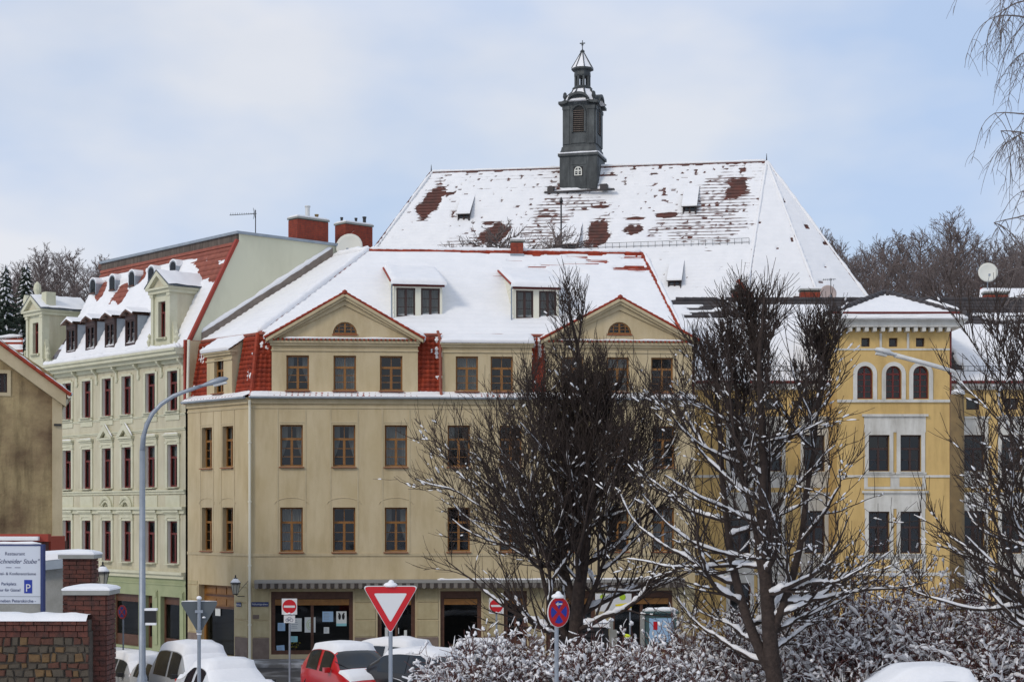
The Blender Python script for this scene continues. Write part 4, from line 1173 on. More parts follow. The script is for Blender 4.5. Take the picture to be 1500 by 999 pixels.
# eyebrow dormers high on the slope
for px, py in ((136.5, 430), (165, 425), (193.5, 419), (222, 413), (254, 405)):
    q = fS.loc(on_plane(px, py, p0 + MN * .1, MN)); s, yd, z0 = q.x, q.y - .02, q.z
    w, h = .54, .70; M = fS.M @ TM(s, yd, z0)
    r = w / 2; arc = [(r * math.cos(q), h - r + r * math.sin(q)) for q in np.linspace(0, math.pi, 9)]
    mb = MB(['zinc']); poly = [(-r, -.1), (r, -.1)] + arc[0:]
    mb.prism([(x * 1.16, z + .03) for x, z in poly], 0, .75); o = part('dormer', mb, green, M)
    mb = MB(['dark']); mb.prism([(x * .8, max(z, .02) * .94) for x, z in poly], -.03, .02); fm = part('window', mb, green, M)
    mb = MB(['pane']); mb.add([(x * .68, 0, max(z, .1) * .9) for x, z in poly], [tuple(range(len(poly)))]); part('pane', mb, fm, M @ TM(0, -.035, 0))
    mb = MB(['wood_dark']); mb.box(-.25, .25, -.07, 0, -.04, .02); part('sill', mb, fm, M)
    mb = MB(['snow']); mb.prism([(x * 1.3, z + .09) for x, z in arc] + [(-r * 1.16, h - r), *[(x * 1.16, z + .02) for x, z in arc[::-1]], (r * 1.16, h - r)][1:-1], -.02, .8); part('snow', mb, o, M)
# two stone dormers with pediments
def stone_dormer(px, ybase, ytop, yd, width, wpx, h, label=None):
    s = fS.s(px, yd); z0 = fS.z(ybase, s, yd); M = fS.M @ TM(s, yd, z0)
    w = width
    dp = (h + .3) / tg + .4
    root = part('stone_dormer', MB(['green_trim']).box(-w / 2 - .12, w / 2 + .12, -.1, .5, -.15, .22), green, M)
    hw, hb, ht = .45, .52, h - .5
    mb = MB(['green_trim'])
    mb.box(-w / 2, -hw / 2 - .08, 0, .3, .2, h); mb.box(hw / 2 + .08, w / 2, 0, .3, .2, h); mb.box(-hw / 2 - .08, hw / 2 + .08, 0, .3, .2, hb); mb.box(-hw / 2 - .08, hw / 2 + .08, 0, .3, ht, h)
    for sg in (-1, 1): mb.box(sg * (w / 2 - .1) - .1, sg * (w / 2 - .1) + .1, -.08, 0, .22, h - .16); mb.box(sg * (w / 2 - .1) - .14, sg * (w / 2 - .1) + .14, -.12, 0, h - .3, h - .16)
    mb.box(-hw / 2 - .22, hw / 2 + .22, -.09, 0, hb - .1, hb)
    mb.box(-w / 2 - .1, w / 2 + .1, -.16, dp, h - .16, h); mb.box(-w / 2 - .18, w / 2 + .18, -.26, dp, h, h + .09)
    mb.use('green')
    for x0, x1 in ((-w / 2, -w / 2 + .1), (w / 2 - .1, w / 2)): mb.prism_x([(.3, .1), (dp, h - .3), (dp, h - .16), (.3, h - .16)], x0, x1)
    part('dormer_wall', mb, root, M)
    mb = MB(['green_trim']); pk = .72
    for sg in (-1, 1):
        poly = [(sg * (w / 2 + .2), h + .09), (0, h + .09 + pk), (0, h + .09 + pk - .2), (sg * (w / 2 - .12), h + .09)]
        mb.prism(poly if sg > 0 else poly[::-1], -.28, .0)
    mb.use('green').prism([(-w / 2, h + .09), (w / 2, h + .09), (0, h + pk - .05)], -.1, .1)
    part('pediment', mb, root, M)
    mb = MB(['zinc'])
    for sg in (-1, 1):
        vs = [(0, -.3, h + .12 + pk), (sg * (w / 2 + .25), -.3, h + .1), (sg * (w / 2 + .25), dp + .2, h + .1), (0, dp + .5, h + .12 + pk)]
        mb.add(vs, [(0, 1, 2, 3) if sg < 0 else (3, 2, 1, 0)])
    part('dormer_roof', mb, root, M)
    nx, ny = 16, 14; VV = []; FF = []
    for j in range(ny + 1):
        for i in range(nx + 1):
            x = (i / nx * 2 - 1) * (w / 2 + .26); y = -.28 + (dp + .8) * j / ny; zz = h + .11 + pk * (1 - abs(x) / (w / 2 + .25))
            VV.append((x, y, zz + .05 + .07 * float(vnoise(np.array([x * 3 + px]), np.array([y * 3]), 7)[0]) * min(1, j * .5)))
    FF = [(j * (nx + 1) + i, j * (nx + 1) + i + 1, (j + 1) * (nx + 1) + i + 1, (j + 1) * (nx + 1) + i) for j in range(ny) for i in range(nx)]
    link('snow', quad_mesh('snow', VV, FF, ['snow']), root, M)
    window(green, M @ TM(0, .16, hb), hw + .16, ht - hb, 'green')
    part('dark_backing', MB(['dark']).quad((-w / 2, .45, .2), (w / 2, .45, .2), (w / 2, .45, h), (-w / 2, .45, h)), root, M)
    mb = MB(['green_trim'])
    for sg in (-1, 1):
        x = sg * (w / 2 + .35); mb.lathe([(.14, .0), (.14, .12), (.06, .2), (.13, .42), (.05, .55), (.09, .66), (.02, .78)], 8, x, .05)
        mb.prism([(sg * (w / 2 + .0), .2), (sg * (w / 2 + .3), .2), (sg * (w / 2), 1.2)][::sg], .05, .25)
    part('urn', mb, root, M, smooth=False)
    return root, M
stone_dormer(237, 512, 405, .1, 1.62, 9, fS.z(425, fS.s(237, .1), .1) - fS.z(512, fS.s(237, .1), .1))
rt, M2 = stone_dormer(52, 534, 445, .1, 1.75, 9, 2.55)
mb = MB(['green_trim']); mb.lathe([(.16, 3.1), (.2, 3.2), (.1, 3.4), (.2, 3.7), (.16, 3.95), (.03, 4.1)], 9, -.2, .2); mb.box(.45, .95, .1, .6, 2.6, 3.5); mb.prism([(-1.1, 2.7), (-.85, 2.7), (-.8, 3.3), (-1.0, 3.5), (-1.15, 3.3)], -.1, .15); part('ornament', mb, rt, M2)
# chimneys on the green house
def y_at(px, s):          # depth behind the street front at which column px is met, along the gable
    k = (px - 750) / F
    return (k * (fS.oy + s * fS.sn) - (fS.ox + s * fS.c)) / (-fS.sn - k * fS.c)
yc = y_at(457, gR - .1); zc_ = ZC + (HZ - 322) / F * fS.depth(gR - .3, yc)
chimney('brick_chimney', Vector((*(fS.w(gR - .38, yc, 0).xy), zc_ - 2.05)), .75, 1.7, 2.0, fS.a, 'wide red brick chimney with a pale flue on the green gable', pots=((0, -.05, .11, .62, 'metal_pale'), (.05, .42, .08, .28, 'pole_tan')), snow=True)
yc2 = y_at(523, gR - .1); zc_ = ZC + (HZ - 330) / F * fS.depth(gR - .3, yc2)
chimney('brick_chimney', Vector((*(fS.w(gR - .35, yc2, 0).xy), zc_ - 2.45)), .85, 1.55, 2.4, fS.a, 'red brick chimney with black pipes behind the satellite dish', pots=((-.2, -.55, .06, .32, 'metal_dark'), (.1, .05, .06, .32, 'metal_dark'), (.15, .5, .08, .42, 'metal_dark')), snow=True)
# satellite dish, antenna
def dish(p, r, ang, label, m='dish', tilt=.25):
    root = thing('satellite_dish', p, label, 'satellite dish', M=Matrix.Translation(p) @ RZ(ang)); M = W[root.name]
    Mr = M @ TM(0, 0, .75) @ Matrix.Rotation(math.radians(90) - tilt, 4, 'X')
    mb = MB([m]); mb.lathe([(r * k, .18 * r * k * k - .02) for k in (.02, .3, .55, .8, 1.0)] + [(r * k, .18 * r * k * k - .05) for k in (1.0, .7, .3, .02)], 22); part('reflector', mb, root, Mr, smooth=True)
    mb = MB(['metal_grey']); mb.tube([(0, .1, -.6), (0, .1, .75)], .03, 6); mb.tube([(0, 0, .2), (0, -.5, .55)], .015, 5); mb.box(-.05, .05, -.56, -.46, .5, .62); part('mast', mb, root, M)
dish(fS.w(gR + .5, y_at(512, gR + .5), ZC + (HZ - 362) / F * fS.depth(gR + .5, y_at(512, gR + .5)) - .75), .62, fS.a + .75, 'large pale satellite dish beside the rear brick chimney')
an = thing('tv_antenna', fS.w(gR - .3, 3.6, zband), 'thin television antenna on the green house roof', 'antenna'); M = fS.M @ TM(gR - .25, 3.7, zband)
mb = MB(['metal_dark']); mb.tube([(0, 0, 0), (0, 0, 1.2)], .022, 6); part('mast', mb, an, M)
mb = MB(['metal_dark']); mb.T = RZ(-fS.a)
mb.tube([(.05, 0, 1.05), (-1.15, 0, .98)], .014, 5)
for k in range(11): mb.tube([(-.1 - .1 * k, -.13, 1.04 - .005 * k), (-.1 - .1 * k, .13, 1.04 - .005 * k)], .008, 4); mb.tube([(-.1 - .1 * k, 0, 1.0), (-.1 - .1 * k, 0, 1.09)], .008, 4)
mb.tube([(-.1, 0, .8), (-.02, 0, 1.25)], .01, 4); mb.tube([(-.1, 0, 1.3), (-.02, 0, .85)], .01, 4); mb.tube([(-.6, 0, .12), (.5, 0, .12)], .012, 4)
part('aerial', mb, an, M)
mb = MB(['wood_dark']); mb.box(-.2, .2, -.2, .2, 0, .4); tag(part('roof_vent', mb, None, fS.M @ TM(fS.s(152, 4), 4, zband + .1)), 'small dark vent stub on the flat roof edge of the green house', 'vent')
mb = MB(['brick']); mb.box(-.5, .5, -.3, .3, 0, .22); tag(part('chimney_stub', mb, None, fS.M @ TM(fS.s(318, 3.6), 3.6, zband + .1)), 'low brick chimney stub near the corner of the green roof', 'chimney')

# ------------------------------------------------------------------ neighbouring houses at the left edge
fH = Frame(*(at(92, 600, 60).xy), math.radians(17))
hs = thing('stained_house', fH.w(-3, 0, 0), 'old house with brown stained gable wall at the left edge', 'house')
zr0 = fH.z(584, 0); zk = lambda s: zr0 - s * .74
mb = MB(['brown_gable'])
sx = [-9, fH.s(-1), fH.s(11), 0.0 - .3]
za, zb = fH.z(574, -3), fH.z(546, -3)
wall(hs, fH, -9, -.35, 0, za, [], 'brown_gable'); wall(hs, fH, -9, -.35, za, zb, [(fH.s(-4), fH.s(10.5), za, zb)], 'brown_gable', reveal=.2)
mb.add([(-9, 0, zb), (-.35, 0, zb), (-9, 0, zk(-9))], [(0, 1, 2)]); part('gable', mb, hs, fH.M)
window(hs, fH.M @ TM((fH.s(-4) + fH.s(10.5)) / 2, .12, za), fH.s(10.5) - fH.s(-4), zb - za, 'cross')
part('dark_backing', MB(['dark']).quad((-5, .5, za - .2), (-1, .5, za - .2), (-1, .5, zb + .2), (-5, .5, zb + .2)), hs, fH.M)
x0, x1 = fH.s(-4), fH.s(10.5); mb = MB(['cream_trim']); t = .12
mb.box(x0 - t, x0, -.03, 0, za - t, zb + t); mb.box(x1, x1 + t, -.03, 0, za - t, zb + t); mb.box(x0, x1, -.03, 0, za - t, za); mb.box(x0, x1, -.03, 0, zb, zb + t); part('window_surround', mb, hs, fH.M)
mb = MB(['cream_trim']); mb.box(-.36, -.02, -.04, 6, 0, zr0 + .2); part('corner_post', mb, hs, fH.M)
mb = MB(['cream_trim'])
mb.add([(.1, -.28, zr0 - .3), (-9, -.28, zk(-9) - .3 + .0), (-9, -.28, zk(-9) + .25), (.1, -.28, zr0 + .18), (.1, .1, zr0 - .3), (-9, .1, zk(-9) - .3), (-9, .1, zk(-9) + .25), (.1, .1, zr0 + .18)], [(3, 2, 1, 0), (0, 1, 5, 4), (7, 6, 2, 3), (0, 4, 7, 3)])
part('bargeboard', mb, hs, fH.M)
pA, pB = fH.w(.25, -.35, zr0 + .12), fH.w(.25, 9, zr0 + .12); pC, pD = fH.w(-9, 9, zk(-9) + .3), fH.w(-9, -.35, zk(-9) + .3)
roof(hs, [pA, pB, pC, pD], e=.33, tmat='tile', snow=snow_basic(.09, .04, 71), sres=.2)
ridge(pA, pD, 'tile', r=.07, parent=hs)
mb = MB(['siding']); mb.tube([(.2, -.3, zr0 + .08), (.25, .5, zr0 + .05), (.25, 8, zr0 + .05)], .07, 8); mb.tube([(.15, .1, zr0), (-.1, .2, zr0 - .7)], .05, 6); mb.use('metal_dark').box(-.3, -.05, -.12, -.04, zr0 - .95, zr0 - .88); part('gutter', mb, hs, fH.M)
# small snowy roof behind it
s2 = thing('snowy_roof_house', at(5, 560, 88), 'snow-covered tiled roof showing behind the stained gable house', 'house')
p0, p1, p2, p3 = at(-60, 545, 86), at(34, 545, 86), at(33, 494, 88), at(-60, 499, 88)
roof(s2, [p0, p1, p2, p3], e=.38, tmat='tile', snow=lambda u, v, L: np.where(v > L - .22, -.03, .05 + .08 * np.sin(2 * math.pi * v / .62) + .03 * (fbm(u, v, 5) - .4)), sres=.09)
mb = MB(['cream']); mb.box(-27.2, -21.6, 86.4, 92, 0, p0.z - .1); part('wall', mb, s2)
mb = MB(['snow']); tube_snow_lip(mb, p3 + Vector((0, 0, .05)), p2 + Vector((0, 0, .05)), .08, 4); part('snow', mb, s2, smooth=True)

# ------------------------------------------------------------------ church
rdir = Vector((math.cos(math.radians(9.3)), -math.sin(math.radians(9.3)), 0))
fdir = Vector((rdir.y, -rdir.x, 0))      # towards the street
Rp = at(1123, 238, 108.0); Lp = Rp - rdir * 21.5
church = thing('church', (Lp + Rp) / 2 * 1 + Vector((0, 0, -(Lp.z))), 'large church with steep snow-patched roof behind the houses', 'church')
tp = 1.42; dr = 12.5
eL = Lp + fdir * (dr / tp) - rdir * (.52 * dr) - Vector((0, 0, dr)); eR = Rp + fdir * (dr / tp) - rdir * (.118 * dr) - Vector((0, 0, dr))
CN = (eR - eL).cross(Lp - eL).normalized(); CU = (eR - eL).normalized(); CV = CN.cross(CU)
patches = [(633, 297, 13, 24, 'r'), (640, 278, 9, 3, 'r'), (655, 285, 12, 2.5, 'r'), (727, 340, 17, 11, 'r'), (722, 327, 13, 3, 'r'), (878, 336, 16, 20, 'r'), (880, 304, 14, 2, 'r'), (926, 335, 12, 9, 'r'), (928, 321, 18, 2, 'r'), (1080, 276, 16, 15, 'r'), (1095, 263, 10, 3, 'r'), (975, 315, 12, 3, 'r'), (806, 318, 24, 22, 'g'), (800, 342, 26, 16, 'g'), (850, 300, 30, 8, 'g'), (690, 360, 40, 10, 'g'),
           (1056, 300, 32, 44, 'g'), (1035, 328, 46, 24, 'g'), (995, 336, 32, 14, 'g'), (820, 275, 16, 3, 'g'), (1070, 280, 30, 22, 'g')]
pl = []
for px, py, rx, ry, k in sorted(patches, key=lambda q: q[4]):
    q = on_plane(px, py, eL, CN) - eL; qx = on_plane(px + rx, py, eL, CN) - eL; qy = on_plane(px, py - ry, eL, CN) - eL
    pl.append((q.dot(CU), q.dot(CV), abs(qx.dot(CU) - q.dot(CU)), abs(qy.dot(CV) - q.dot(CV)), k))
def csnow(u, v, L):
    t = .060 + .05 * (fbm(u * .5, v * .5, 81) - .45)
    for a, b, ru, rv, k in pl:
        d = ((u - a - .25 * (v - b)) / (1.22 * ru)) ** 2 + ((v - b) / (1.22 * rv)) ** 2 + 3.0 * (fbm(u * 1.3, v * 1.3, 82) - .47)
        f = np.clip((1.45 - d) / (1.1 if k == 'r' else .8), 0, 1)
        t = t * (1 - f) + f * ((-.014 + .030 * (vnoise(u * 5, v * 6, 86) - .5)) if k == 'r' else (.027 + .022 * (vnoise(u * 5.3, v * 5.3, 87) - .5)))
    t = t + .016 * (vnoise(u * 5, v * 7, 85) - .5)
    sp = (vnoise(u * 3.6, v * 4.6, 83) * .8 + .2 * vnoise(u * .6, v * .6, 84) > .80 - .06 * np.clip((v - L + 4) / 4, -1, 1))     # scattered bare tiles
    t = np.where(sp, np.minimum(t, .012), t)
    return t
roof(church, [eL, eR, Rp, Lp], e=.27, h=.045, tmat='tile_church', snow=csnow, sres=.095)
d2 = 11.0
dirs = [fdir * (1 / tp) - rdir * .118, Vector((.235, -.66, 0)), Vector((.60, -.47, 0)), Vector((.56, .2, 0))]
ap = [Rp + d * d2 - Vector((0, 0, d2)) for d in dirs]
for i in range(3):
    roof(church, [ap[i], ap[i + 1], Rp], e=.27, h=.03, tmat='tile_church', snow=lambda u, v, L, i=i: .07 + .05 * (fbm(u * .5, v * .5, 90 + i) - .45) - .1 * ((vnoise(u * 1.1, v * 1.5, 95 + i) > .93)), sres=.16)
bLk = Lp - fdir * (dr / tp) - rdir * (.2 * dr) - Vector((0, 0, dr)); bRk = Rp - fdir * (dr / tp) - Vector((0, 0, dr))
roof(church, [eL, bLk, Lp], e=.27, tmat='tile_church', snow=snow_basic(.06, .05, 97), sres=.3)
roof(church, [bRk, bLk, Lp, Rp], e=.5, tmat='tile_church', snow=snow_basic(.07, .03, 98), sres=.5)
roof(church, [ap[3], bRk, Rp], e=.5, tmat='tile_church', snow=snow_basic(.07, .03, 98), sres=.5)
mb = MB(['church_stone'])
pts = [eL.lerp(Lp, .06), eR.lerp(Rp, .06), ap[1].lerp(Rp, .08), ap[2].lerp(Rp, .08), ap[3].lerp(Rp, .08), bRk.lerp(Rp, .06), bLk.lerp(Lp, .06)]
for i in range(len(pts)):
    a, b = pts[i], pts[(i + 1) % len(pts)]; mb.quad((a.x, a.y, -1), (b.x, b.y, -1), (b.x, b.y, b.z - .2), (a.x, a.y, a.z - .2))
part('wall', mb, church)
ridge(Lp, Rp, 'tile_church', .5, .1, church); ridge(eL, Lp, 'tile_church', .42, .15, church)
for i in range(3): ridge(ap[i], Rp, 'tile_church', .45, .09, church)
mb = MB(['snow']); tube_snow_lip(mb, Lp + Vector((0, 0, .08)), Rp + Vector((0, 0, .08)), .08, 88); 
for i in range(3): tube_snow_lip(mb, ap[i] + Vector((0, 0, .08)), Rp + Vector((0, 0, .08)), .09, 89 + i)
tube_snow_lip(mb, eL + Vector((.1, 0, .1)), Lp + Vector((.1, 0, .1)), .10, 86)
part('snow', mb, church, smooth=True)
mb = MB(['metal_dark'])
for p in (Lp, Rp): mb.tube([p, p + Vector((0, 0, .55))], [.05, .012], 6)
part('finial', mb, church)
# snow guard rail on the roof
def guard(pts, parent, h=.35, step=.45, name='snow_guard'):
    mb = MB(['metal_dark'])
    for a, b in zip(pts[:-1], pts[1:]):
        n = int((b - a).length / step)
        for z in (.08, h): mb.tube([a + Vector((0, -.1, z)), b + Vector((0, -.1, z))], .014, 4)
        for k in range(n + 1): p = a.lerp(b, k / n); mb.tube([p + Vector((0, -.1, -.1)), p + Vector((0, -.1, h))], .012, 4)
    return part(name, mb, parent)
guard([on_plane(845, 366, eL, CN), on_plane(1097, 357, eL, CN)], church, .32, .42)
# roof dormers of the church
for (px, py, w, h, bk) in ((679, 326, .78, .62, 3.0), (1010, 315, .85, .62, 2.8), (829, 371, 1.5, .65, 2.2), (988, 424, .8, .62, 2.0)):
    p = on_plane(px, py, eL, CN); M = Matrix.Translation(p) @ RZ(math.radians(-12)); tl = .95
    dp = h / (tp - tl) * .95
    mb = MB(['tile_dark'])
    for x0, x1 in ((-w / 2, -w / 2 + .06), (w / 2 - .06, w / 2)): mb.prism_x([(0, -.15), (dp, dp * tp - .1), (dp, h + dp * tl), (0, h)], x0, x1)
    mb.box(-w / 2, w / 2, 0, .05, h - .1, h); mb.box(-w / 2, w / 2, -.002, .05, -.2, .05)
    o = part('dormer', mb, church, M)
    window(church, M @ TM(0, .05, .03), w - .12, h - .12, 'cross'); part('dark_backing', MB(['dark']).quad((-w / 2, .15, 0), (w / 2, .15, 0), (w / 2, .15, h), (-w / 2, .15, h)), o, M)
    part('dormer_roof', MB(['tile_dark']).prism_x([(-.15, h - .15 * tl - .01), (dp + .1, h + (dp + .1) * tl), (dp + .1, h + (dp + .1) * tl + .05), (-.15, h - .15 * tl + .05)], -w / 2 - .06, w / 2 + .06), o, M)
    part('snow', MB(['snow']).prism_x([(-.15, h - .15 * tl + .05), (dp + .1, h + (dp + .1) * tl + .05), (dp + .1, h + (dp + .1) * tl + .1), (-.12, h - .15 * tl + .16)], -w / 2 - .05, w / 2 + .05), o, M)
mb = MB(['metal_dark']); p = at(822, 372, 96); q = at(822, 298, 96); mb.tube([p, q], .045, 6); mb.lathe([(.05, q.z), (.12, q.z + .1), (.02, q.z + .35)], 8, q.x, q.y); tag(part('roof_pole', mb, None), 'thin pole with a pointed tip standing before the church roof', 'pole')
# ridge turret

pT = Lp.lerp(Rp, ((850 - 632) / (1123 - 632))) + fdir * .55
pT = at(851, 250, (pT.y)); u = F / pT.y
zt = lambda py: ZC + (HZ - py) / F * pT.y
MT = Matrix.Translation((pT.x + .12, pT.y + .6, 0)) @ RZ(math.radians(-15))
def sqring(mb, prof):   # square lofted profile [(half, z)]
    mb.lathe([(r * math.sqrt(2), z) for r, z in prof], 4, 0, 0, math.pi / 4)
hb = 1.21
mb = MB(['lead'])
mb.box(-hb, hb, -hb, hb, zt(288) - 1.2, zt(231))
mb.box(-hb - .1, hb + .1, -hb - .1, hb + .1, zt(231), zt(227))
tur = part('turret_base', mb, church, MT)
mb = MB(['lead'])
for k in (-1, 1): mb.box(k * .85 - .3, k * .85 + .3, -hb - .03, -hb, zt(280), zt(233))
mb.box(-.5, .5, -hb - .03, -hb, zt(244), zt(233)); mb.box(-.5, .5, -hb - .03, -hb, zt(280), zt(262)); mb.box(hb, hb + .03, -.9, .9, zt(280), zt(233))
part('lead_panel', mb, tur, MT)
arch_window(tur, MT @ TM(0, -hb - .05, zt(260)), .5, zt(247) - zt(260), 'dish', bars=1, name='window')
part('dark_backing', MB(['dark']).quad((-.3, -hb - .012, zt(261)), (.3, -hb - .012, zt(261)), (.3, -hb - .012, zt(247)), (-.3, -hb - .012, zt(247))), tur, MT)  # near-black sheet on the solid base, shade inside the window as colour
hm = 1.05
mb = MB(['lead']); sqring(mb, [(hb + .02, zt(227)), (hb - .08, zt(221)), (hm + .05, zt(217))]); mb.box(-hm, hm, -hm, hm, zt(217), zt(155)); body = part('turret_body', mb, church, MT)
mb = MB(['snow_fine']); 
for a, b in (((-hb - .1, -hb - .08), (hb + .1, -hb - .08)), ((hb + .08, -hb - .1), (hb + .08, hb + .1))): tube_snow_lip(mb, (*a, zt(227)), (*b, zt(227)), .045, 5)
part('snow', mb, tur, MT, smooth=True)
for face in range(2):
    Mf = MT @ RZ(face * math.pi / 2) @ TM(0, -hm, 0)
    mb = MB(['lead'])
    for k in (-1, 1):
        mb.box(k * .82 - .2, k * .82 + .2, -.06, 0, zt(213), zt(157)); mb.box(k * .52 - .08, k * .52 + .08, -.03, 0, zt(213), zt(160)); mb.box(k * .82 - .24, k * .82 + .24, -.1, 0, zt(163), zt(158))
    mb.tube([(.42 * math.cos(q), -.04, zt(166) + .42 * math.sin(q)) for q in np.linspace(0, math.pi, 11)], .07, 6); mb.box(-.47, -.36, -.1, 0, zt(196), zt(166)); mb.box(.36, .47, -.1, 0, zt(196), zt(166))
    mb.box(-.5, .5, -.05, 0, zt(212), zt(198))
    part('lead_panel', mb, body, Mf)
    mb = MB(['dark']); mb.add([(-.36, -.012, zt(196)), (.36, -.012, zt(196))] + [(.36 * math.cos(q), -.012, zt(166) + .36 * math.sin(q)) for q in np.linspace(0, math.pi, 11)], [tuple(range(13))]); lv = part('louvre_backing', mb, body, Mf)  # near-black sheet stands in for the shade behind the louvres
    for k in range(11):
        part('louvre', cached('louv', lambda: MB(['wood_band']).box(-.34, .34, -.07, -.02, 0, .05).mesh('louvre')), body, Mf @ TM(0, 0, zt(195) + k * .128))
    # swept cornice rising to a segmental arch
    pr = [(-1.28, zt(155)), (-.85, zt(155) + .02)] + [(.62 * math.cos(q) * 1.1, zt(153) + .50 * math.sin(q)) for q in np.linspace(math.pi, 0, 11)] + [(.85, zt(155) + .02), (1.28, zt(155))]
    mb = MB(['lead']); 
    for k in range(len(pr) - 1):
        a, b = pr[k], pr[k + 1]; mb.add([(a[0], -.26, a[1]), (b[0], -.26, b[1]), (b[0], -.26, b[1] + .16), (a[0], -.26, a[1] + .16), (a[0], .5, a[1]), (b[0], .5, b[1]), (b[0], .5, b[1] + .16), (a[0], .5, a[1] + .16)], [(0, 1, 2, 3), (3, 2, 6, 7), (0, 4, 5, 1)])
    mb.add([(x, -.02, z) for x, z in pr] , [tuple(range(len(pr)))[::-1]])
    part('cornice', mb, body, Mf)
mb = MB(['snow_fine']); prof = [(hm + .15, zt(151)), (hm - .15, zt(146)), (.75, zt(139)), (.52, zt(133)), (.45, zt(128))]; mb.lathe([(r * 1.28, z) for r, z in prof], 8, 0, 0, math.pi / 8); rf = part('turret_roof', mb, church, MT)
mb = MB(['lead'])
for k in range(8):
    q = k * math.pi / 4 + math.pi / 8; mb.tube([(r * 1.29 * math.cos(q), r * 1.29 * math.sin(q), z + .02) for r, z in prof], .05, 5)
part('hip_roll', mb, rf, MT)
for sx in (-1, 1):
    for sy in (-1, 1):
        mb = MB(['lead']); mb.lathe([(.09, zt(154)), (.05, zt(149)), (.06, zt(147)), (.14, zt(143)), (.11, zt(138)), (.02, zt(136))], 8, sx * .93, sy * .93); part('finial', mb, rf, MT)
mb = MB(['lead']); mb.lathe([(.62, zt(129)), (.66, zt(127)), (.55, zt(125)), (.5, zt(124))], 8, 0, 0, math.pi / 8)
for k in range(8): q = k * math.pi / 4 + math.pi / 8; mb.lathe([(.1, zt(125)), (.075, zt(124)), (.075, zt(110)), (.1, zt(109))], 6, .45 * math.cos(q), .45 * math.sin(q))
mb.lathe([(.5, zt(110)), (.54, zt(108)), (.52, zt(102)), (.72, zt(100)), (.72, zt(98)), (.5, zt(97))], 8, 0, 0, math.pi / 8)
lan = part('lantern', mb, church, MT)
mb = MB(['snow_fine']); mb.lathe([(.70, zt(97.5)), (.55, zt(92)), (.3, zt(82)), (.1, zt(74)), (.08, zt(72))], 8, 0, 0, math.pi / 8); part('lantern_roof', mb, lan, MT)
mb = MB(['lead']); 
for k in range(8): q = k * math.pi / 4 + math.pi / 8; mb.tube([(r * math.cos(q), r * math.sin(q), z + .015) for r, z in ((.70, zt(97.5)), (.55, zt(92)), (.3, zt(82)), (.1, zt(74)))], .035, 5)
mb.lathe([(.12, zt(74)), (.16, zt(72)), (.07, zt(70)), (.03, zt(69)), (.025, zt(56))], 8); mb.box(-.17, .17, -.03, .03, zt(61), zt(59.5)); mb.lathe([(.02, zt(64)), (.09, zt(62.5)), (.02, zt(61))], 8)
part('cross', mb, lan, MT)
# small roof boxes flanking the turret
mb = MB(['tile_dark']); mb.box(-2.1, 2.4, -hb - .5, -hb - .2, zt(285), zt(283)); mb.box(-1.9, -1.5, -hb - .5, -hb, zt(283), zt(276)); mb.box(1.5, 1.95, -hb - .5, -hb, zt(283), zt(276)); part('walkway', mb, tur, MT)
# ------------------------------------------------------------------ yellow house
fY = Frame(*(at(1018, 700, 78).xy), 0.0)
yel = thing('yellow_house', fY.w(8, 0, 0), 'yellow house with central tower bay and white window surrounds on the right', 'house')
yT = -1.7
zeW = fY.z(563, 0); t0, t1 = fY.s(1228, yT), fY.s(1391, yT)
wr = [(fY.z(690, 8, 0), fY.z(637, 8, 0)), (fY.z(810, 8, 0), fY.z(748, 8, 0))]
wrT = [(fY.z(690, 8, yT), fY.z(637, 8, yT)), (fY.z(810, 8, yT), fY.z(749, 8, yT))]
def surround(M, w, h, top=.75, parent=yel):
    def f():
        mb = MB(['yellow_trim']); t = .17
        mb.box(-w / 2 - t, -w / 2, -.05, 0, -.05, h + .12); mb.box(w / 2, w / 2 + t, -.05, 0, -.05, h + .12); mb.box(-w / 2, w / 2, -.05, 0, h, h + .12); mb.box(-w / 2 - t - .05, w / 2 + t + .05, -.1, 0, -.14, -.05)
        if top: mb.box(-w / 2 - t, w / 2 + t, -.035, 0, h + .12, h + top); mb.box(-w / 2 - t - .08, w / 2 + t + .08, -.12, 0, h + top, h + top + .09); mb.box(-w / 2 - t, w / 2 + t, -.03, 0, -.75, -.14)
        return mb.mesh('window_surround')
    link('window_surround', cached(('ys', round(w, 2), round(h, 2), top), f), parent, M)
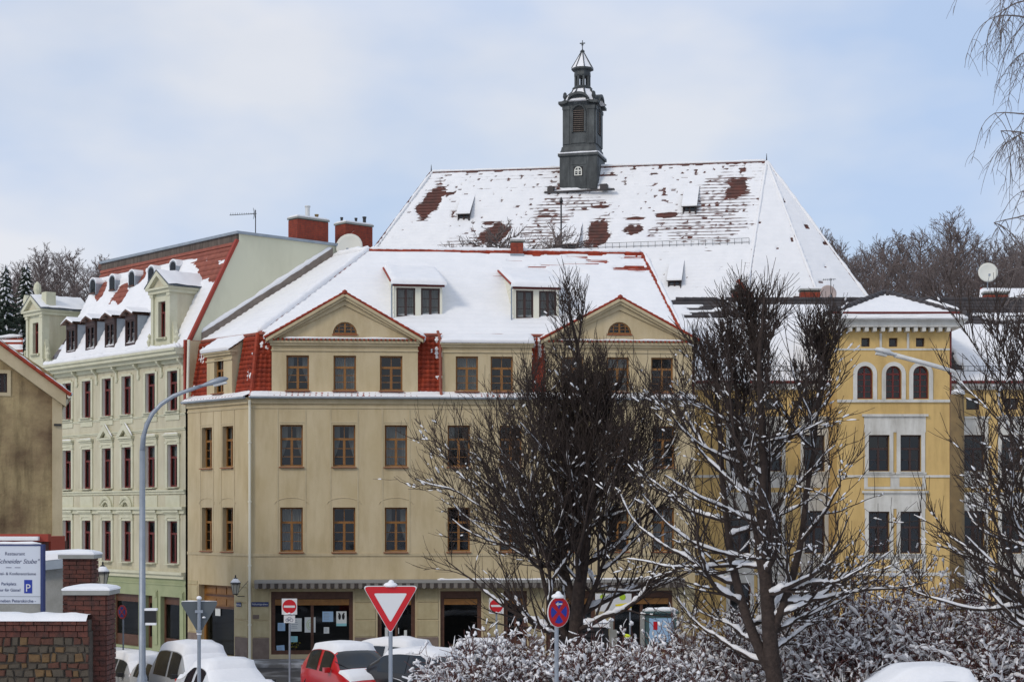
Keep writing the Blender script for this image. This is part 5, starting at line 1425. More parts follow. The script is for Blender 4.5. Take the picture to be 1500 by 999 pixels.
def wing(pa, pb, cols, att):
    s0, s1 = fY.s(pa), fY.s(pb); holes = []; 
    for c in cols:
        s = fY.s(c)
        for a, b in wr: holes.append((s - .46, s + .46, a, b))
        holes.append((s - .46, s + .46, 1.0, 2.9))
    for c in att: s = fY.s(c); holes.append((s - .3, s + .3, fY.z(600, 8), fY.z(583, 8)))
    wall(yel, fY, s0, s1, 0, zeW, holes, 'yellow', reveal=.22)
    for h in holes:
        big = h[1] - h[0] > .7
        M = fY.M @ TM((h[0] + h[1]) / 2, .16, h[2]); window(yel, M, h[1] - h[0], h[3] - h[2], 'yellow' if big else 'small')
        if big: surround(fY.M @ TM((h[0] + h[1]) / 2, 0, h[2]), h[1] - h[0], h[3] - h[2])
    mb = MB(['interior']); mb.quad((s0, .9, 0), (s1, .9, 0), (s1, .9, zeW), (s0, .9, zeW)); part('dark_backing', mb, yel, fY.M)
    mb = MB(['yellow_trim']); mb.box(s0, s1, -.35, 0, zeW - .1, zeW + .06); mb.box(s0, s1, -.15, 0, zeW - .25, zeW - .1)
    for z in (fY.z(694, 8) - .05, fY.z(838, 8)): mb.box(s0, s1, -.06, 0, z - .12, z)
    part('cornice', mb, yel, fY.M)
    for k in range(int((s1 - s0) / .5)): link('bracket', cached('ybr', lambda: MB(['yellow_trim']).box(-.07, .07, -.3, 0, -.16, 0).mesh('bracket')), yel, fY.M @ TM(s0 + .25 + k * .5, 0, zeW - .1))
    part('gutter', MB(['wood_red']).tube([(s0, -.42, zeW + .08), (s1, -.42, zeW + .08)], .07, 8), yel, fY.M)
wing(1018, 1232, (1084, 1130, 1193), (1072, 1130, 1188))
wing(1389, 1590, (1427, 1482, 1535), (1425, 1482))
yr = 5.6; zrY = fY.z(440, 8, yr)
def ysnow(seed, bt):
    def f(u, v, L):
        t = .09 + .06 * (fbm(u * .6, v * .6, seed) - .45)
        k = np.clip((v - (L - bt)) / .15, 0, 1); t = t * (1 - k) - .06 * k
        b = (v > L - bt - 1.3) & (fbm(u * .55, v * 1.9, seed + 1) > .575)
        if seed == 101: b = b | ((v < 4.3 + .3 * vnoise(u * 3, v * 3, 7)) & (v > .5) & (u > 6.35 + (4.1 - v) * .33 + .25 * vnoise(v * 2.5, u * 0, 8)))
        if seed == 102: b = b | ((v < 4.2) & (v > .9) & (u < .95 - .1 * v + .3 * vnoise(v * 2.5, u * 0, 9)))
        return np.where(b, -.04, t)
    return f
yroof = []
for pa, pb, sd, bt in ((985, 1245, 101, .55), (1380, 1600, 102, 1.35)):
    a, b = fY.s(pa), fY.s(pb)
    yroof.append(roof(yel, [fY.w(a, -.4, zeW + .12), fY.w(b, -.4, zeW + .12), fY.w(b, yr, zrY), fY.w(a, yr, zrY)], e=.33, h=.04, wav=None, tmat='tile_dark', snow=ysnow(sd, bt), sres=.1))
a, b = fY.s(1226), fY.s(1400); roof(yel, [fY.w(a, 2, zeW + 2.0), fY.w(b, 2, zeW + 2.0), fY.w(b, yr, zrY), fY.w(a, yr, zrY)], e=.33, h=.04, tmat='tile_dark', snow=ysnow(103, 1.2), sres=.12)
a, b = fY.s(1000), fY.s(1600); roof(yel, [fY.w(b, 2 * yr, zeW), fY.w(a, 2 * yr, zeW), fY.w(a, yr, zrY), fY.w(b, yr, zrY)], e=.5, tmat='tile_dark', snow=snow_basic(.08, .03, 5), sres=.5)
ridge(fY.w(fY.s(990, yr), yr, zrY + .03), fY.w(b, yr, zrY + .03), 'tile_dark', .4, .14, yel)
mb = MB(['yellow']); mb.box(0, fY.s(1600), 1.2, 2 * yr - .3, 0, zeW - .1); part('core_wall', mb, yel, fY.M)
guard([fY.w(.2, .2, zeW + .55), fY.w(fY.s(1225), .2, zeW + .55)], yel, .28, .28); guard([fY.w(fY.s(1400), .2, zeW + .55), fY.w(fY.s(1560), .2, zeW + .55)], yel, .28, .28)
# tower bay
zeT = fY.z(482, 8, yT); holes = []; tw = []
for c in (1287.5, 1334):
    s = fY.s(c, yT)
    for i, (a, b) in enumerate(wrT): holes.append((s - .46, s + .46, a, b)); tw.append((s, a, .92, b - a, 'yellow'))
za, zb = fY.z(584, 8, yT), fY.z(536, 8, yT); ar = []
for c in (1267, 1309, 1349): s = fY.s(c, yT); holes.append((s - .35, s + .35, za, zb, True)); ar.append(s)
sm_ = []
for c in (1268, 1308.5, 1348): s = fY.s(c, yT); holes.append((s - .19, s + .19, fY.z(508, 8, yT), fY.z(495, 8, yT))); tw.append((s, fY.z(508, 8, yT), .38, fY.z(495, 8, yT) - fY.z(508, 8, yT), 'small'))
t0 = fY.s(1226, yT)
wall(yel, fY, t0, t1, 0, zeT, holes, 'yellow', y=yT, reveal=.22)
for s, a, w, h, st in tw: window(yel, fY.M @ TM(s, yT + .16, a), w, h, st)
for s in ar: arch_window(yel, fY.M @ TM(s, yT + .16, za), .7, zb - za, 'wood_red', bars=3)
mb = MB(['yellow']); 
for s in (t0, t1): mb.quad((s, yT, 0), (s, 4, 0), (s, 4, zeT), (s, yT, zeT))
part('tower_side', mb, yel, fY.M)
mb = MB(['interior']); mb.quad((t0, yT + .9, 0), (t1, yT + .9, 0), (t1, yT + .9, zeT), (t0, yT + .9, zeT)); part('dark_backing', mb, yel, fY.M)
for i, (a, b) in enumerate(wrT):
    h = b - a
    for c in (1287.5, 1334): surround(fY.M @ TM(fY.s(c, yT), yT, a), .92, h, 0)
    mb = MB(['yellow_trim']); x0, x1 = fY.s(1287.5, yT) - .66, fY.s(1334, yT) + .66
    mb.box(x0, x1, yT - .035, yT, b + .12, b + .82); mb.box(x0 - .1, x1 + .1, yT - .13, yT, b + .82, b + .92); mb.box(x0, x1, yT - .03, yT, a - .8, a - .14)
    part('window_panel', mb, yel, fY.M)
    mbp = MB(['yellow'])
    for c in (1287.5, 1334): s = fY.s(c, yT); mbp.box(s - .5, s + .5, yT - .045, yT - .03, a - .68, a - .28)
    part('inset_panel', mbp, yel, fY.M)
for s in ar:
    mb = MB(['yellow_trim']); r0, r1 = .35, .53; zc_ = zb - .35; o_ = [(math.cos(q), math.sin(q)) for q in np.linspace(0, math.pi, 15)]
    for k in range(14):
        a, b = o_[k], o_[k + 1]; mb.prism([(s + r0 * a[0], zc_ + r0 * a[1]), (s + r1 * a[0], zc_ + r1 * a[1]), (s + r1 * b[0], zc_ + r1 * b[1]), (s + r0 * b[0], zc_ + r0 * b[1])], yT - .05, yT - .002)
    mb.box(s - r1, s - r0, yT - .05, yT, za - .03, zc_); mb.box(s + r0, s + r1, yT - .05, yT, za - .03, zc_); part('window_surround', mb, yel, fY.M)
mb = MB(['yellow_trim']); z = za - .04; mb.box(t0, t1, yT - .09, yT, z - .12, z); z = fY.z(694, 8, yT) - .05; mb.box(t0, t1, yT - .06, yT, z - .1, z); z = fY.z(838, 8, yT); mb.box(t0, t1, yT - .08, yT, z - .15, z)
for c in (1290, 1330): s = fY.s(c, yT); mb.box(s - .05, s + .05, yT - .03, yT, fY.z(511, 8, yT), fY.z(488, 8, yT))
mb.box(t0, t1, yT - .04, yT, fY.z(513, 8, yT), fY.z(510.5, 8, yT))
part('string_course', mb, yel, fY.M)
mb = MB(['yellow_trim']); x0, x1 = fY.s(1205, yT), fY.s(1412, yT); mb.box(x0 + .15, x1 - .15, yT - .5, 2.5, zeT + .05, zeT + .30); mb.box(x0, x1, yT - .65, 2.5, zeT + .30, zeT + .42); part('cornice', mb, yel, fY.M)
for k in range(14): link('bracket', cached('ytb', lambda: MB(['yellow_trim']).box(-.08, .08, -.45, 0, -.2, 0).mesh('bracket')), yel, fY.M @ TM(t0 + .15 + k * (t1 - t0 - .3) / 13, yT, zeT + .06))
part('downpipe', MB(['wood_red']).tube([(t1 + .05, yT + .05, .3), (t1 + .05, yT + .05, zeT)], .055, 8), yel, fY.M)
zp = fY.z(431, 8, .8); zq = zeT + .44; xm = fY.s(1298, .8)
c0, c1, c2, c3 = fY.w(x0, yT - .7, zq), fY.w(x1, yT - .7, zq), fY.w(x1, 3.6, zq), fY.w(x0, 3.6, zq); pk1, pk2 = fY.w(xm, 1.0, zp), fY.w(xm, 4.2, zp)
for i, pg in enumerate(([c0, c1, pk1], [c1, c2, pk2, pk1], [c3, c0, pk1, pk2])):
    roof(yel, pg, e=.33, h=.04, tmat='tile_dark', snow=lambda u, v, L, i=i: np.where((v > L - .5) & (fbm(u * .8, v, 111 + i) > .42), -.04, .10 + .05 * (fbm(u, v, 111 + i) - .45)), sres=.1)
ridge(c0 + Vector((0, 0, .09)), pk1 + Vector((0, 0, .09)), 'tile_dark', .3, .17, yel); ridge(c1 + Vector((0, 0, .09)), pk1 + Vector((0, 0, .09)), 'tile_dark', .3, .17, yel); ridge(pk1, pk2, 'tile_dark', .3, .12, yel)
mb = MB(['snow']); tube_snow_lip(mb, c1.lerp(pk1, .1) + Vector((0, 0, .22)), c1.lerp(pk1, .5) + Vector((0, 0, .22)), .07, 122);  tube_snow_lip(mb, c0 + Vector((0, -.05, -.05)), c1 + Vector((0, -.05, -.05)), .07, 123); part('snow', mb, yel, smooth=True)
mb = MB(['wood_red']); mb.tube([c0 + Vector((.3, .15, .22)), c1 + Vector((-.3, .15, .22))], .05, 6); part('snow_guard', mb, yel)
# roof furniture behind
for (px, py, w, lab) in ((1088, 437, 1.0, 'low brick chimney with a leaning board on the yellow house ridge, behind the tree'), (1186, 437, .95, 'low brick chimney beside the pinkish satellite dish'), (1458, 441, 1.15, 'orange brick chimney at the right end of the dark roof')):
    p = at(px, py, 84.5); chimney('brick_chimney', p + Vector((0, 0, -.5)), w, .6, .85, 0, lab, m='brick')
mb = MB(['brick']); mb.T = Matrix.Translation(at(1094, 428, 84)) @ Matrix.Rotation(math.radians(-38), 4, 'Y'); mb.box(-.09, .09, -.05, .05, -.2, .75); tag(part('leaning_board', mb, None), 'reddish board leaning up from the low chimney behind the tree', 'board')
dish(at(1213, 452, 86), .42, .1, 'pinkish satellite dish on the yellow house roof', 'dish_pink', .2)
a2 = thing('tv_antenna', at(1217, 440, 85.5), 'short television antenna over the pinkish dish', 'antenna'); M = W[a2.name]
mb = MB(['metal_dark']); mb.tube([(0, 0, -.3), (0, 0, 1.1)], .02, 5); part('mast', mb, a2, M); mb = MB(['metal_dark']); mb.tube([(-.4, 0, 1.02), (.25, 0, 1.05)], .013, 4)
for k in range(6): mb.tube([(-.35 + .1 * k, -.12, 1.03), (-.35 + .1 * k, .12, 1.03)], .008, 4); mb.tube([(-.35 + .1 * k, 0, .97), (-.35 + .1 * k, 0, 1.09)], .008, 4)
part('aerial', mb, a2, M)
dish(at(1447, 420, 92), .52, -.1, 'large pale satellite dish before the bare wood on the right', 'dish', .12)
s3 = thing('snowy_ridge_house', at(1490, 520, 96), 'house beyond the yellow one showing a snowy red ridge', 'house')
roof(s3, [at(1430, 470, 92), at(1600, 470, 92), at(1600, 424, 96), at(1436, 421, 96)], e=.34, tmat='tile', snow=lambda u, v, L: np.where(v > L - .2, -.03, .09 + .05 * (fbm(u, v, 3) - .4)), sres=.14)
mb = MB(['cream']); p = at(1432, 470, 92.5); mb.box(p.x, p.x + 8, p.y, p.y + 6, 0, p.z - .2); part('wall', mb, s3)
# ------------------------------------------------------------------ bare trees
class Tubes:
    """collects tapering tubes and meshes them in batches"""
    def __init__(self): self.B = {}
    @property
    def V(self): return bool(self.B)
    def add(self, P, R, k=4):
        self.B.setdefault((len(P), k), []).append((np.asarray(P, float), np.asarray(R, float)))
    def mesh(self, name, mats):
        VV = []; FF = []; o = 0
        for (n, k), L in self.B.items():
            P = np.stack([a for a, b in L]); R = np.stack([b for a, b in L]); B_ = len(L)
            t = np.gradient(P, axis=1); t /= np.linalg.norm(t, axis=2)[..., None] + 1e-9
            ref = np.where((np.abs(t.mean(1)[:, 2]) < .75)[:, None], np.array([.31, .17, .93]), np.array([.9, -.35, .12]))[:, None, :]
            a = np.cross(t, np.broadcast_to(ref, t.shape)); a /= np.linalg.norm(a, axis=2)[..., None] + 1e-9; b = np.cross(t, a)
            q = np.arange(k) * 2 * math.pi / k
            ring = P[:, :, None, :] + R[:, :, None, None] * (a[:, :, None, :] * np.cos(q)[:, None] + b[:, :, None, :] * np.sin(q)[:, None])
            VV.append(ring.reshape(-1, 3))
            j, i = np.meshgrid(np.arange(n - 1), np.arange(k), indexing='ij'); j = j.ravel(); i = i.ravel(); i2 = (i + 1) % k
            f = np.stack([j * k + i, j * k + i2, (j + 1) * k + i2, (j + 1) * k + i], 1)
            FF.append((f[None] + (np.arange(B_) * n * k)[:, None, None]).reshape(-1, 4) + o); o += B_ * n * k
        return quad_mesh(name, np.concatenate(VV), np.concatenate(FF), mats)
def grow(p, d, L, r0, r1, n, rg, up=0.0, wob=.1, droop=0.0):
    dx, dy, dz = float(d[0]), float(d[1]), float(d[2]); m = 1 / math.sqrt(dx * dx + dy * dy + dz * dz); dx *= m; dy *= m; dz *= m
    x, y, z = float(p[0]), float(p[1]), float(p[2]); s = L / n; P = [(x, y, z)]; nz_ = rg.normal(0, wob, (n, 3)).tolist()
    for k in range(n):
        a, b, c = nz_[k]; dx += a; dy += b; dz += c + up - droop * (k / n)
        m = 1 / math.sqrt(dx * dx + dy * dy + dz * dz); dx *= m; dy *= m; dz *= m
        x += dx * s; y += dy * s; z += dz * s; P.append((x, y, z))
    return np.array(P), r0 + (r1 - r0) * np.arange(n + 1) / n
def perp(d, az, ang, rg):
    d = Vector((float(d[0]), float(d[1]), float(d[2]))).normalized()
    a = d.cross(Vector((.2, .1, .97)) if abs(d.z) < .9 else Vector((1, .1, 0))).normalized(); b = d.cross(a)
    return np.array(d * math.cos(ang) + (a * math.cos(az) + b * math.sin(az)) * math.sin(ang))
def snow_on(T, P, R, rg, amount=.5, thick=1.0, minr=.008, mmax=3):
    n = len(P); seg = np.diff(P, axis=0); L = np.linalg.norm(seg, axis=1); slope = np.abs(seg[:, 2]) / (L + 1e-9)
    i = 0
    while i < n - 1:
        if slope[i] < .80 and rg.random() < amount * (1.15 - slope[i]):
            j = i + 1; m = rg.integers(1, mmax + 1)
            while j < n - 1 and j - i < m and slope[j] < .85: j += 1
            q = np.linspace(0, 1, 3 + 2 * (j - i)) * (1 if mmax > 1 else .35 + .5 * rg.random()); idx = i + q * (j - i)
            pts = np.stack([np.interp(idx, np.arange(n), P[:, c]) for c in range(3)], 1); rr = np.interp(idx, np.arange(n), R)
            h = np.maximum(rr * .95, minr) * thick * (.55 + .9 * rg.random(len(q))); h[0] *= .45; h[-1] *= .45
            pts[:, 2] += rr * .6 + h * .4
            T.add(pts, h, 5); i = j
        else: i += 1
def make_tree(name, base, label, cat, H, r, seed, prim, snow_amt, crown, bark='bark', twig='bark', group=None, lean=(0, 0), second=(9, 14), third=(4, 7), zstart=.12, twr=.0078, forks=None, fork_snow=1.0):
    rg = np.random.default_rng(seed); base = Vector(base)
    root = thing(name, base, label, cat, group)
    TT, TL, TS = Tubes(), Tubes(), Tubes()
    tr, rr = grow(base, (lean[0], lean[1], 1), H, r, r * .12, 22, rg, .04, .035); tr[0, 2] -= .3
    rr[0] *= 1.35; rr[1] *= 1.1
    TT.add(tr, rr, 9)
    stems = [(tr, rr)]
    for (f, dx, dy, L2, r2) in (forks or []):
        i = int(f * 22); p = tr[i]; P, R = grow(p, (dx, dy, 1.0), L2, r2, r2 * .15, 16, rg, .16, .05); TT.add(P, R, 8); stems.append((P, R)); snow_on(TS, P, R, rg, .25 * fork_snow, .8)
    tot = sum(len(s[0]) for s in stems)
    for k in range(prim):
        st = stems[k % len(stems)] if len(stems) > 1 else stems[0]
        P0, R0 = st; f = zstart + (.97 - zstart) * ((k + rg.random()) / prim) ** 1.25 if st is stems[0] else .1 + .85 * rg.random()
        x = f * (len(P0) - 1); i = int(x); p = P0[i] + (P0[min(i + 1, len(P0) - 1)] - P0[i]) * (x - i); dd = P0[min(i + 1, len(P0) - 1)] - P0[i]
        fh = (p[2] - base.z) / H
        L, ang, up = crown(fh, rg)
        d = perp(dd, k * 2.39996 + rg.normal(0, .3), ang, rg)
        rb = min(R0[i] * .62, .018 + .014 * L)
        n = max(5, int(L / .28)); P, R = grow(p, d, L, rb, .010, n, rg, up, .12); TL.add(P, R, 5)
        snow_on(TS, P, R, rg, min(1.2, snow_amt * 1.5), 1.25, .014, 6)
        for m in range(rg.integers(*second)):
            g = .12 + .86 * rg.random(); xi = g * n; i2 = min(int(xi), n - 1); q = P[i2] + (P[i2 + 1] - P[i2]) * (xi - i2)
            d2 = perp(P[i2 + 1] - P[i2], rg.random() * 6.28, .5 + .35 * rg.random(), rg); d2[2] += .25
            L2 = L * (.20 + .30 * rg.random()) * (1.1 - .5 * g) + .25; n2 = max(4, int(L2 / .22))
            P2, R2 = grow(q, d2, L2, max(.010, R[i2] * .55), twr * .75, n2, rg, up * .8 + .02, .14); TL.add(P2, R2, 4); snow_on(TS, P2, R2, rg, snow_amt * .6, 1.25, .013, 1)
            for m3 in range(rg.integers(*third)):
                g3 = .15 + .8 * rg.random(); xi = g3 * n2; i3 = min(int(xi), n2 - 1); q3 = P2[i3] + (P2[i3 + 1] - P2[i3]) * (xi - i3)
                d3 = perp(P2[i3 + 1] - P2[i3], rg.random() * 6.28, .45 + .35 * rg.random(), rg); d3[2] += .3
                L3 = .22 + .45 * rg.random(); P3, R3 = grow(q3, d3, L3, twr, twr * .6, 3, rg, .10, .1); TL.add(P3, R3, 3)
                if rg.random() < .35: snow_on(TS, P3, R3, rg, snow_amt * .5, 1.2, .014, 1)
    link('trunk', TT.mesh('trunk', [bark]), root); link('crown', TL.mesh('crown', [twig]), root)['kind'] = 'stuff'
    if TS.V: link('snow', TS.mesh('snow', ['snow_fine']), root)['kind'] = 'stuff'
    return root
def cr1(fh, rg):
    if fh < .32: return 3.0 + 1.2 * rg.random(), 1.10 + .28 * rg.random(), .045
    if fh < .55: return 3.1 - .7 * (fh - .3) / .25 + .7 * rg.random(), .86 + .2 * rg.random(), .095
    return (1.75 - 1.15 * (fh - .55) / .45) + .5 * rg.random(), .46 + .2 * rg.random(), .15
b1 = at(836, 975, 40); b1.z = gz(40)
make_tree('bare_tree', b1, 'dense dark bare tree with upright twigs before the cream house', 'tree', at(836, 445, 40).z - gz(40), .205, 3, 104, .30, cr1, second=(12, 17), third=(6, 10), zstart=.16, twr=.0068, group='bare street trees',
          forks=((.20, -.85, -.1, 4.2, .08), (.24, .65, .2, 4.2, .075), (.28, -.40, .3, 4.4, .075), (.34, .35, -.3, 3.8, .065), (.3, -.6, .5, 3.8, .065)), fork_snow=.6)
def cr2(fh, rg):
    if fh < .48: return 2.4 + 1.0 * rg.random(), 1.12 + .3 * rg.random(), .05
    if fh < .68: return 2.1 + .7 * rg.random(), 1.0 + .25 * rg.random(), .08
    return (1.2 - .75 * (fh - .68) / .32) + .3 * rg.random(), .36 + .2 * rg.random(), .18
b2 = at(1146, 985, 35.5); b2.z = gz(36)
make_tree('bare_tree', b2, 'forked bare tree with thick snow-laden limbs before the yellow house', 'tree', at(1110, 440, 36).z - gz(36), .20, 8, 74, .80, cr2, second=(10, 15), third=(4, 8), zstart=.16, lean=(-.085, 0), group='bare street trees',
          forks=((.14, -.62, .1, 7.0, .125), (.26, .42, -.1, 6.2, .095), (.34, -.22, -.25, 5.6, .08), (.42, .2, .3, 5.0, .075)), fork_snow=1.6)
def cr3(fh, rg):
    if fh < .5: return 2.4 + .9 * rg.random(), 1.1 + .25 * rg.random(), .07
    return 1.9 + .7 * rg.random() - 1.1 * max(0, fh - .6), .65 + .2 * rg.random(), .13
b3 = at(1560, 985, 33); b3.z = gz(33)
make_tree('bare_tree', b3, 'bare tree reaching into the picture from the right edge, snow on its twigs', 'tree', at(1530, 430, 33).z - gz(33), .18, 15, 62, .55, cr3, second=(9, 14), third=(4, 7), zstart=.20, group='bare street trees',
          forks=((.22, -.5, .1, 4.9, .09), (.3, -.35, -.2, 4.6, .08)))
# weeping birch at the upper right
rg = np.random.default_rng(5); bb = at(1624, 985, 40); bb.z = gz(40)
birch = thing('birch_tree', bb, 'weeping birch with hanging bare twigs at the upper right edge', 'tree')
TT, TL = Tubes(), Tubes(); Hb = 19.0
tr, rr = grow(bb, (0, 0, 1), Hb, .22, .04, 26, rg, .05, .02); TT.add(tr, rr, 9)
for k in range(64):
    f = .36 + .62 * (k + rg.random()) / 64; i = int(f * 25); az = rg.random() * 6.28
    L = 1.35 + .9 * rg.random(); d = (math.cos(az) * 1.0, math.sin(az), .35); P, R = grow(tr[i], d, L, .035, .010, 8, rg, -.02, .09, .10); TL.add(P, R, 4)
    for m in range(10):
        j = rg.integers(3, 9); d2 = (rg.normal(0, .5), rg.normal(0, .5), -.25); L2 = .7 + 1.2 * rg.random(); P2, R2 = grow(P[j], d2, L2, .010, .005, 9, rg, -.22, .07); TL.add(P2, R2, 3)
        for m2 in range(5):
            j2 = rg.integers(1, 9); P3, R3 = grow(P2[j2], (rg.normal(0, .6), rg.normal(0, .6), -.4), .25 + .4 * rg.random(), .006, .0035, 5, rg, -.2, .12); TL.add(P3, R3, 3)
link('trunk', TT.mesh('trunk', ['birch_white']), birch); link('crown', TL.mesh('crown', ['bark_birch']), birch)
# a small twiggy tree between the cream house and the church
def far_mesh(seed, H, spread, np_, r=.16, tw=.022, upc=.08, dens=(6, 10), d3=(3, 6)):
    rg = np.random.default_rng(seed); TT, TL = Tubes(), Tubes()
    tr, rr = grow((0, 0, 0), (rg.normal(0, .04), rg.normal(0, .04), 1), H * .93, r, r * .15, 14, rg, .05, .05); TT.add(tr, rr, 6)
    for k in range(np_):
        f = .28 + .70 * (k + rg.random()) / np_; x = f * 14; i = min(int(x), 13); p = tr[i] + (tr[i + 1] - tr[i]) * (x - i)
        L = spread * (1.1 - .75 * max(0, f - .4) / .6) * (.7 + .5 * rg.random()); d = perp(tr[i + 1] - tr[i], k * 2.4 + rg.normal(0, .3), .75 + .3 * rg.random(), rg)
        n = 7; P, R = grow(p, d, L, .05 + .01 * L, tw, n, rg, upc, .12); TL.add(P, R, 4)
        for m in range(rg.integers(*dens)):
            j = rg.integers(1, n); d2 = perp(P[j + 1] - P[j], rg.random() * 6.28, .6 + .3 * rg.random(), rg); L2 = L * (.25 + .3 * rg.random()); P2, R2 = grow(P[j], d2, L2, tw * 1.4, tw * .8, 4, rg, upc, .14); TL.add(P2, R2, 3)
            for m3 in range(rg.integers(*d3)):
                j3 = rg.integers(1, 4); P3, R3 = grow(P2[j3], perp(P2[j3 + 1] - P2[j3], rg.random() * 6.28, .6, rg), L2 * .45, tw, tw * .6, 3, rg, upc, .15); TL.add(P3, R3, 3)
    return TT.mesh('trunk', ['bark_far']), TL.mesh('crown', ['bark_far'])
mt, mc = far_mesh(77, 6.0, 2.6, 26, .12, .016, .05)
for i, (px, py, lab, sc) in enumerate(((735, 332, 'small twiggy tree showing above the cream ridge left of the chimney', 1.0), (795, 330, 'small twiggy tree showing above the cream ridge right of the chimney', 1.0), (690, 352, 'low twiggy treetop above the cream ridge left of the other two', .9))):
    Y = 93; top = at(px, py, Y); M = Matrix.Translation((top.x, Y, top.z - 6.0 * sc)) @ RZ(i * 1.9) @ Matrix.Scale(sc, 4)
    t = thing('garden_tree', None, lab, 'tree', 'treetops above the cream ridge', M=M); link('trunk', mt, t, M); link('crown', mc, t, M)
    mbs = MB(['bark_far']); mbs.tube([(top.x, Y, -.2), (top.x, Y, top.z - 6 * sc + .05)], [.2, .12 * sc], 7); part('lower_trunk', mbs, t)
# wood on the hill
far = [far_mesh(200 + k, 12.0, 3.4 + .3 * k, 32, .2, .018, .07, (6, 10), (4, 7)) for k in range(5)]
def far_tree(px, ytop, Y, label, var, grp, hmax=99):
    top = at(px, ytop, Y); g = gz(Y) - .6; h = top.z - g; sc = h / 12.0
    M = Matrix.Translation((top.x, Y, g)) @ RZ(px * .7) @ Matrix.Diagonal((min(sc, 1.25), min(sc, 1.25), sc, 1))
    t = thing('bare_wood_tree', None, label, 'tree', grp, M=M); link('trunk', far[var][0], t, M); link('crown', far[var][1], t, M)
ordn = ['first', 'second', 'third', 'fourth', 'fifth', 'sixth', 'seventh', 'eighth', 'ninth', 'tenth', 'eleventh', 'twelfth', 'thirteenth', 'fourteenth']
rg = np.random.default_rng(31)
rtops = [(1192, 372), (1218, 332), (1243, 345), (1266, 360), (1290, 348), (1312, 338), (1335, 345), (1358, 330), (1388, 314), (1412, 330), (1436, 345), (1462, 352), (1487, 350), (1512, 345)]
for i, (px, yt) in enumerate(rtops):
    far_tree(px, yt, 205 + 8 * (i % 3), 'bare tree in the back row of the right-hand wood, %s from the church' % ordn[i], i % 5, 'wood behind the yellow house')
for i in range(13):
    far_tree(1205 + i * 25 + rg.normal(0, 4), 372 + rg.normal(0, 9), 182 + 6 * (i % 3), 'bare tree in the front row of the right-hand wood, %s from the church' % ordn[i], (i + 2) % 5, 'wood behind the yellow house')
ltops = [(22, 382), (45, 370), (68, 366), (92, 368), (116, 365), (138, 372), (160, 384)]
for i, (px, yt) in enumerate(ltops):
    far_tree(px, yt, 205 + 7 * (i % 2), 'bare tree on the hill behind the green house, %s from the left' % ordn[i], (i + 1) % 5, 'trees behind the green house')
for i in range(6):
    far_tree(30 + i * 24, 405 + rg.normal(0, 8), 190, 'shorter bare tree behind the green house, %s from the left' % ordn[i], (i + 3) % 5, 'trees behind the green house')
# conifers
def conifer_mesh(seed, H):
    rg = np.random.default_rng(seed); V = []; Fq = []; T = Tubes(); T.add([(0, 0, 0), (0, 0, H * .5), (0, 0, H)], [.2, .12, .02], 6); S = Tubes(); Nn = Tubes()
    for k in range(int(H * 16)):
        f = (k + rg.random()) / (H * 16); z = H * (.1 + .88 * f); L = (1 - f) * H * .25 + .25; az = k * 2.4
        P, R = grow((0, 0, z), (math.cos(az), math.sin(az), .12), L, .10, .02, 5, rg, -.09, .05); Nn.add(P, R * 2.0 * (.5 + .5 * np.sin(np.linspace(.4, 3.0, 6))), 4)
        for m in range(10):
            j = rg.integers(1, 6); P2, R2 = grow(P[j], (math.cos(az + rg.choice([-.9, .9])), math.sin(az + rg.choice([-.9, .9])), -.25), .45 * L * (.4 + .5 * rg.random()) + .12, .06, .015, 3, rg, -.05, .1); Nn.add(P2, R2 * 1.2, 3)
        if rg.random() < .55: snow_on(S, P, R * 1.6, rg, .7, 1.0, .05)
    return T.mesh('trunk', ['bark']), Nn.mesh('crown', ['needle']), S.mesh('snow', ['snow_fine'])
cm = conifer_mesh(9, 14)
for i, (px, yt, Y, lab) in enumerate(((8, 388, 150, 'dark conifer at the far left edge above the snowy roof'), (38, 384, 160, 'dark snow-dusted conifer next to the left dormer of the green house'), (-14, 400, 140, 'dark conifer cut by the left edge of the picture'))):
    top = at(px, yt, Y); g = gz(Y) - .4; sc = (top.z - g) / 14; M = Matrix.Translation((top.x, Y, g)) @ RZ(i) @ Matrix.Diagonal((min(sc, 1.1) * .85, min(sc, 1.1) * .85, sc, 1))
    t = thing('conifer_tree', None, lab, 'tree', 'conifers at the left edge', M=M)
    for nm, me in zip(('trunk', 'crown', 'snow'), cm):
        o_ = link(nm, me, t, M)
        if nm != 'trunk': o_['kind'] = 'stuff'

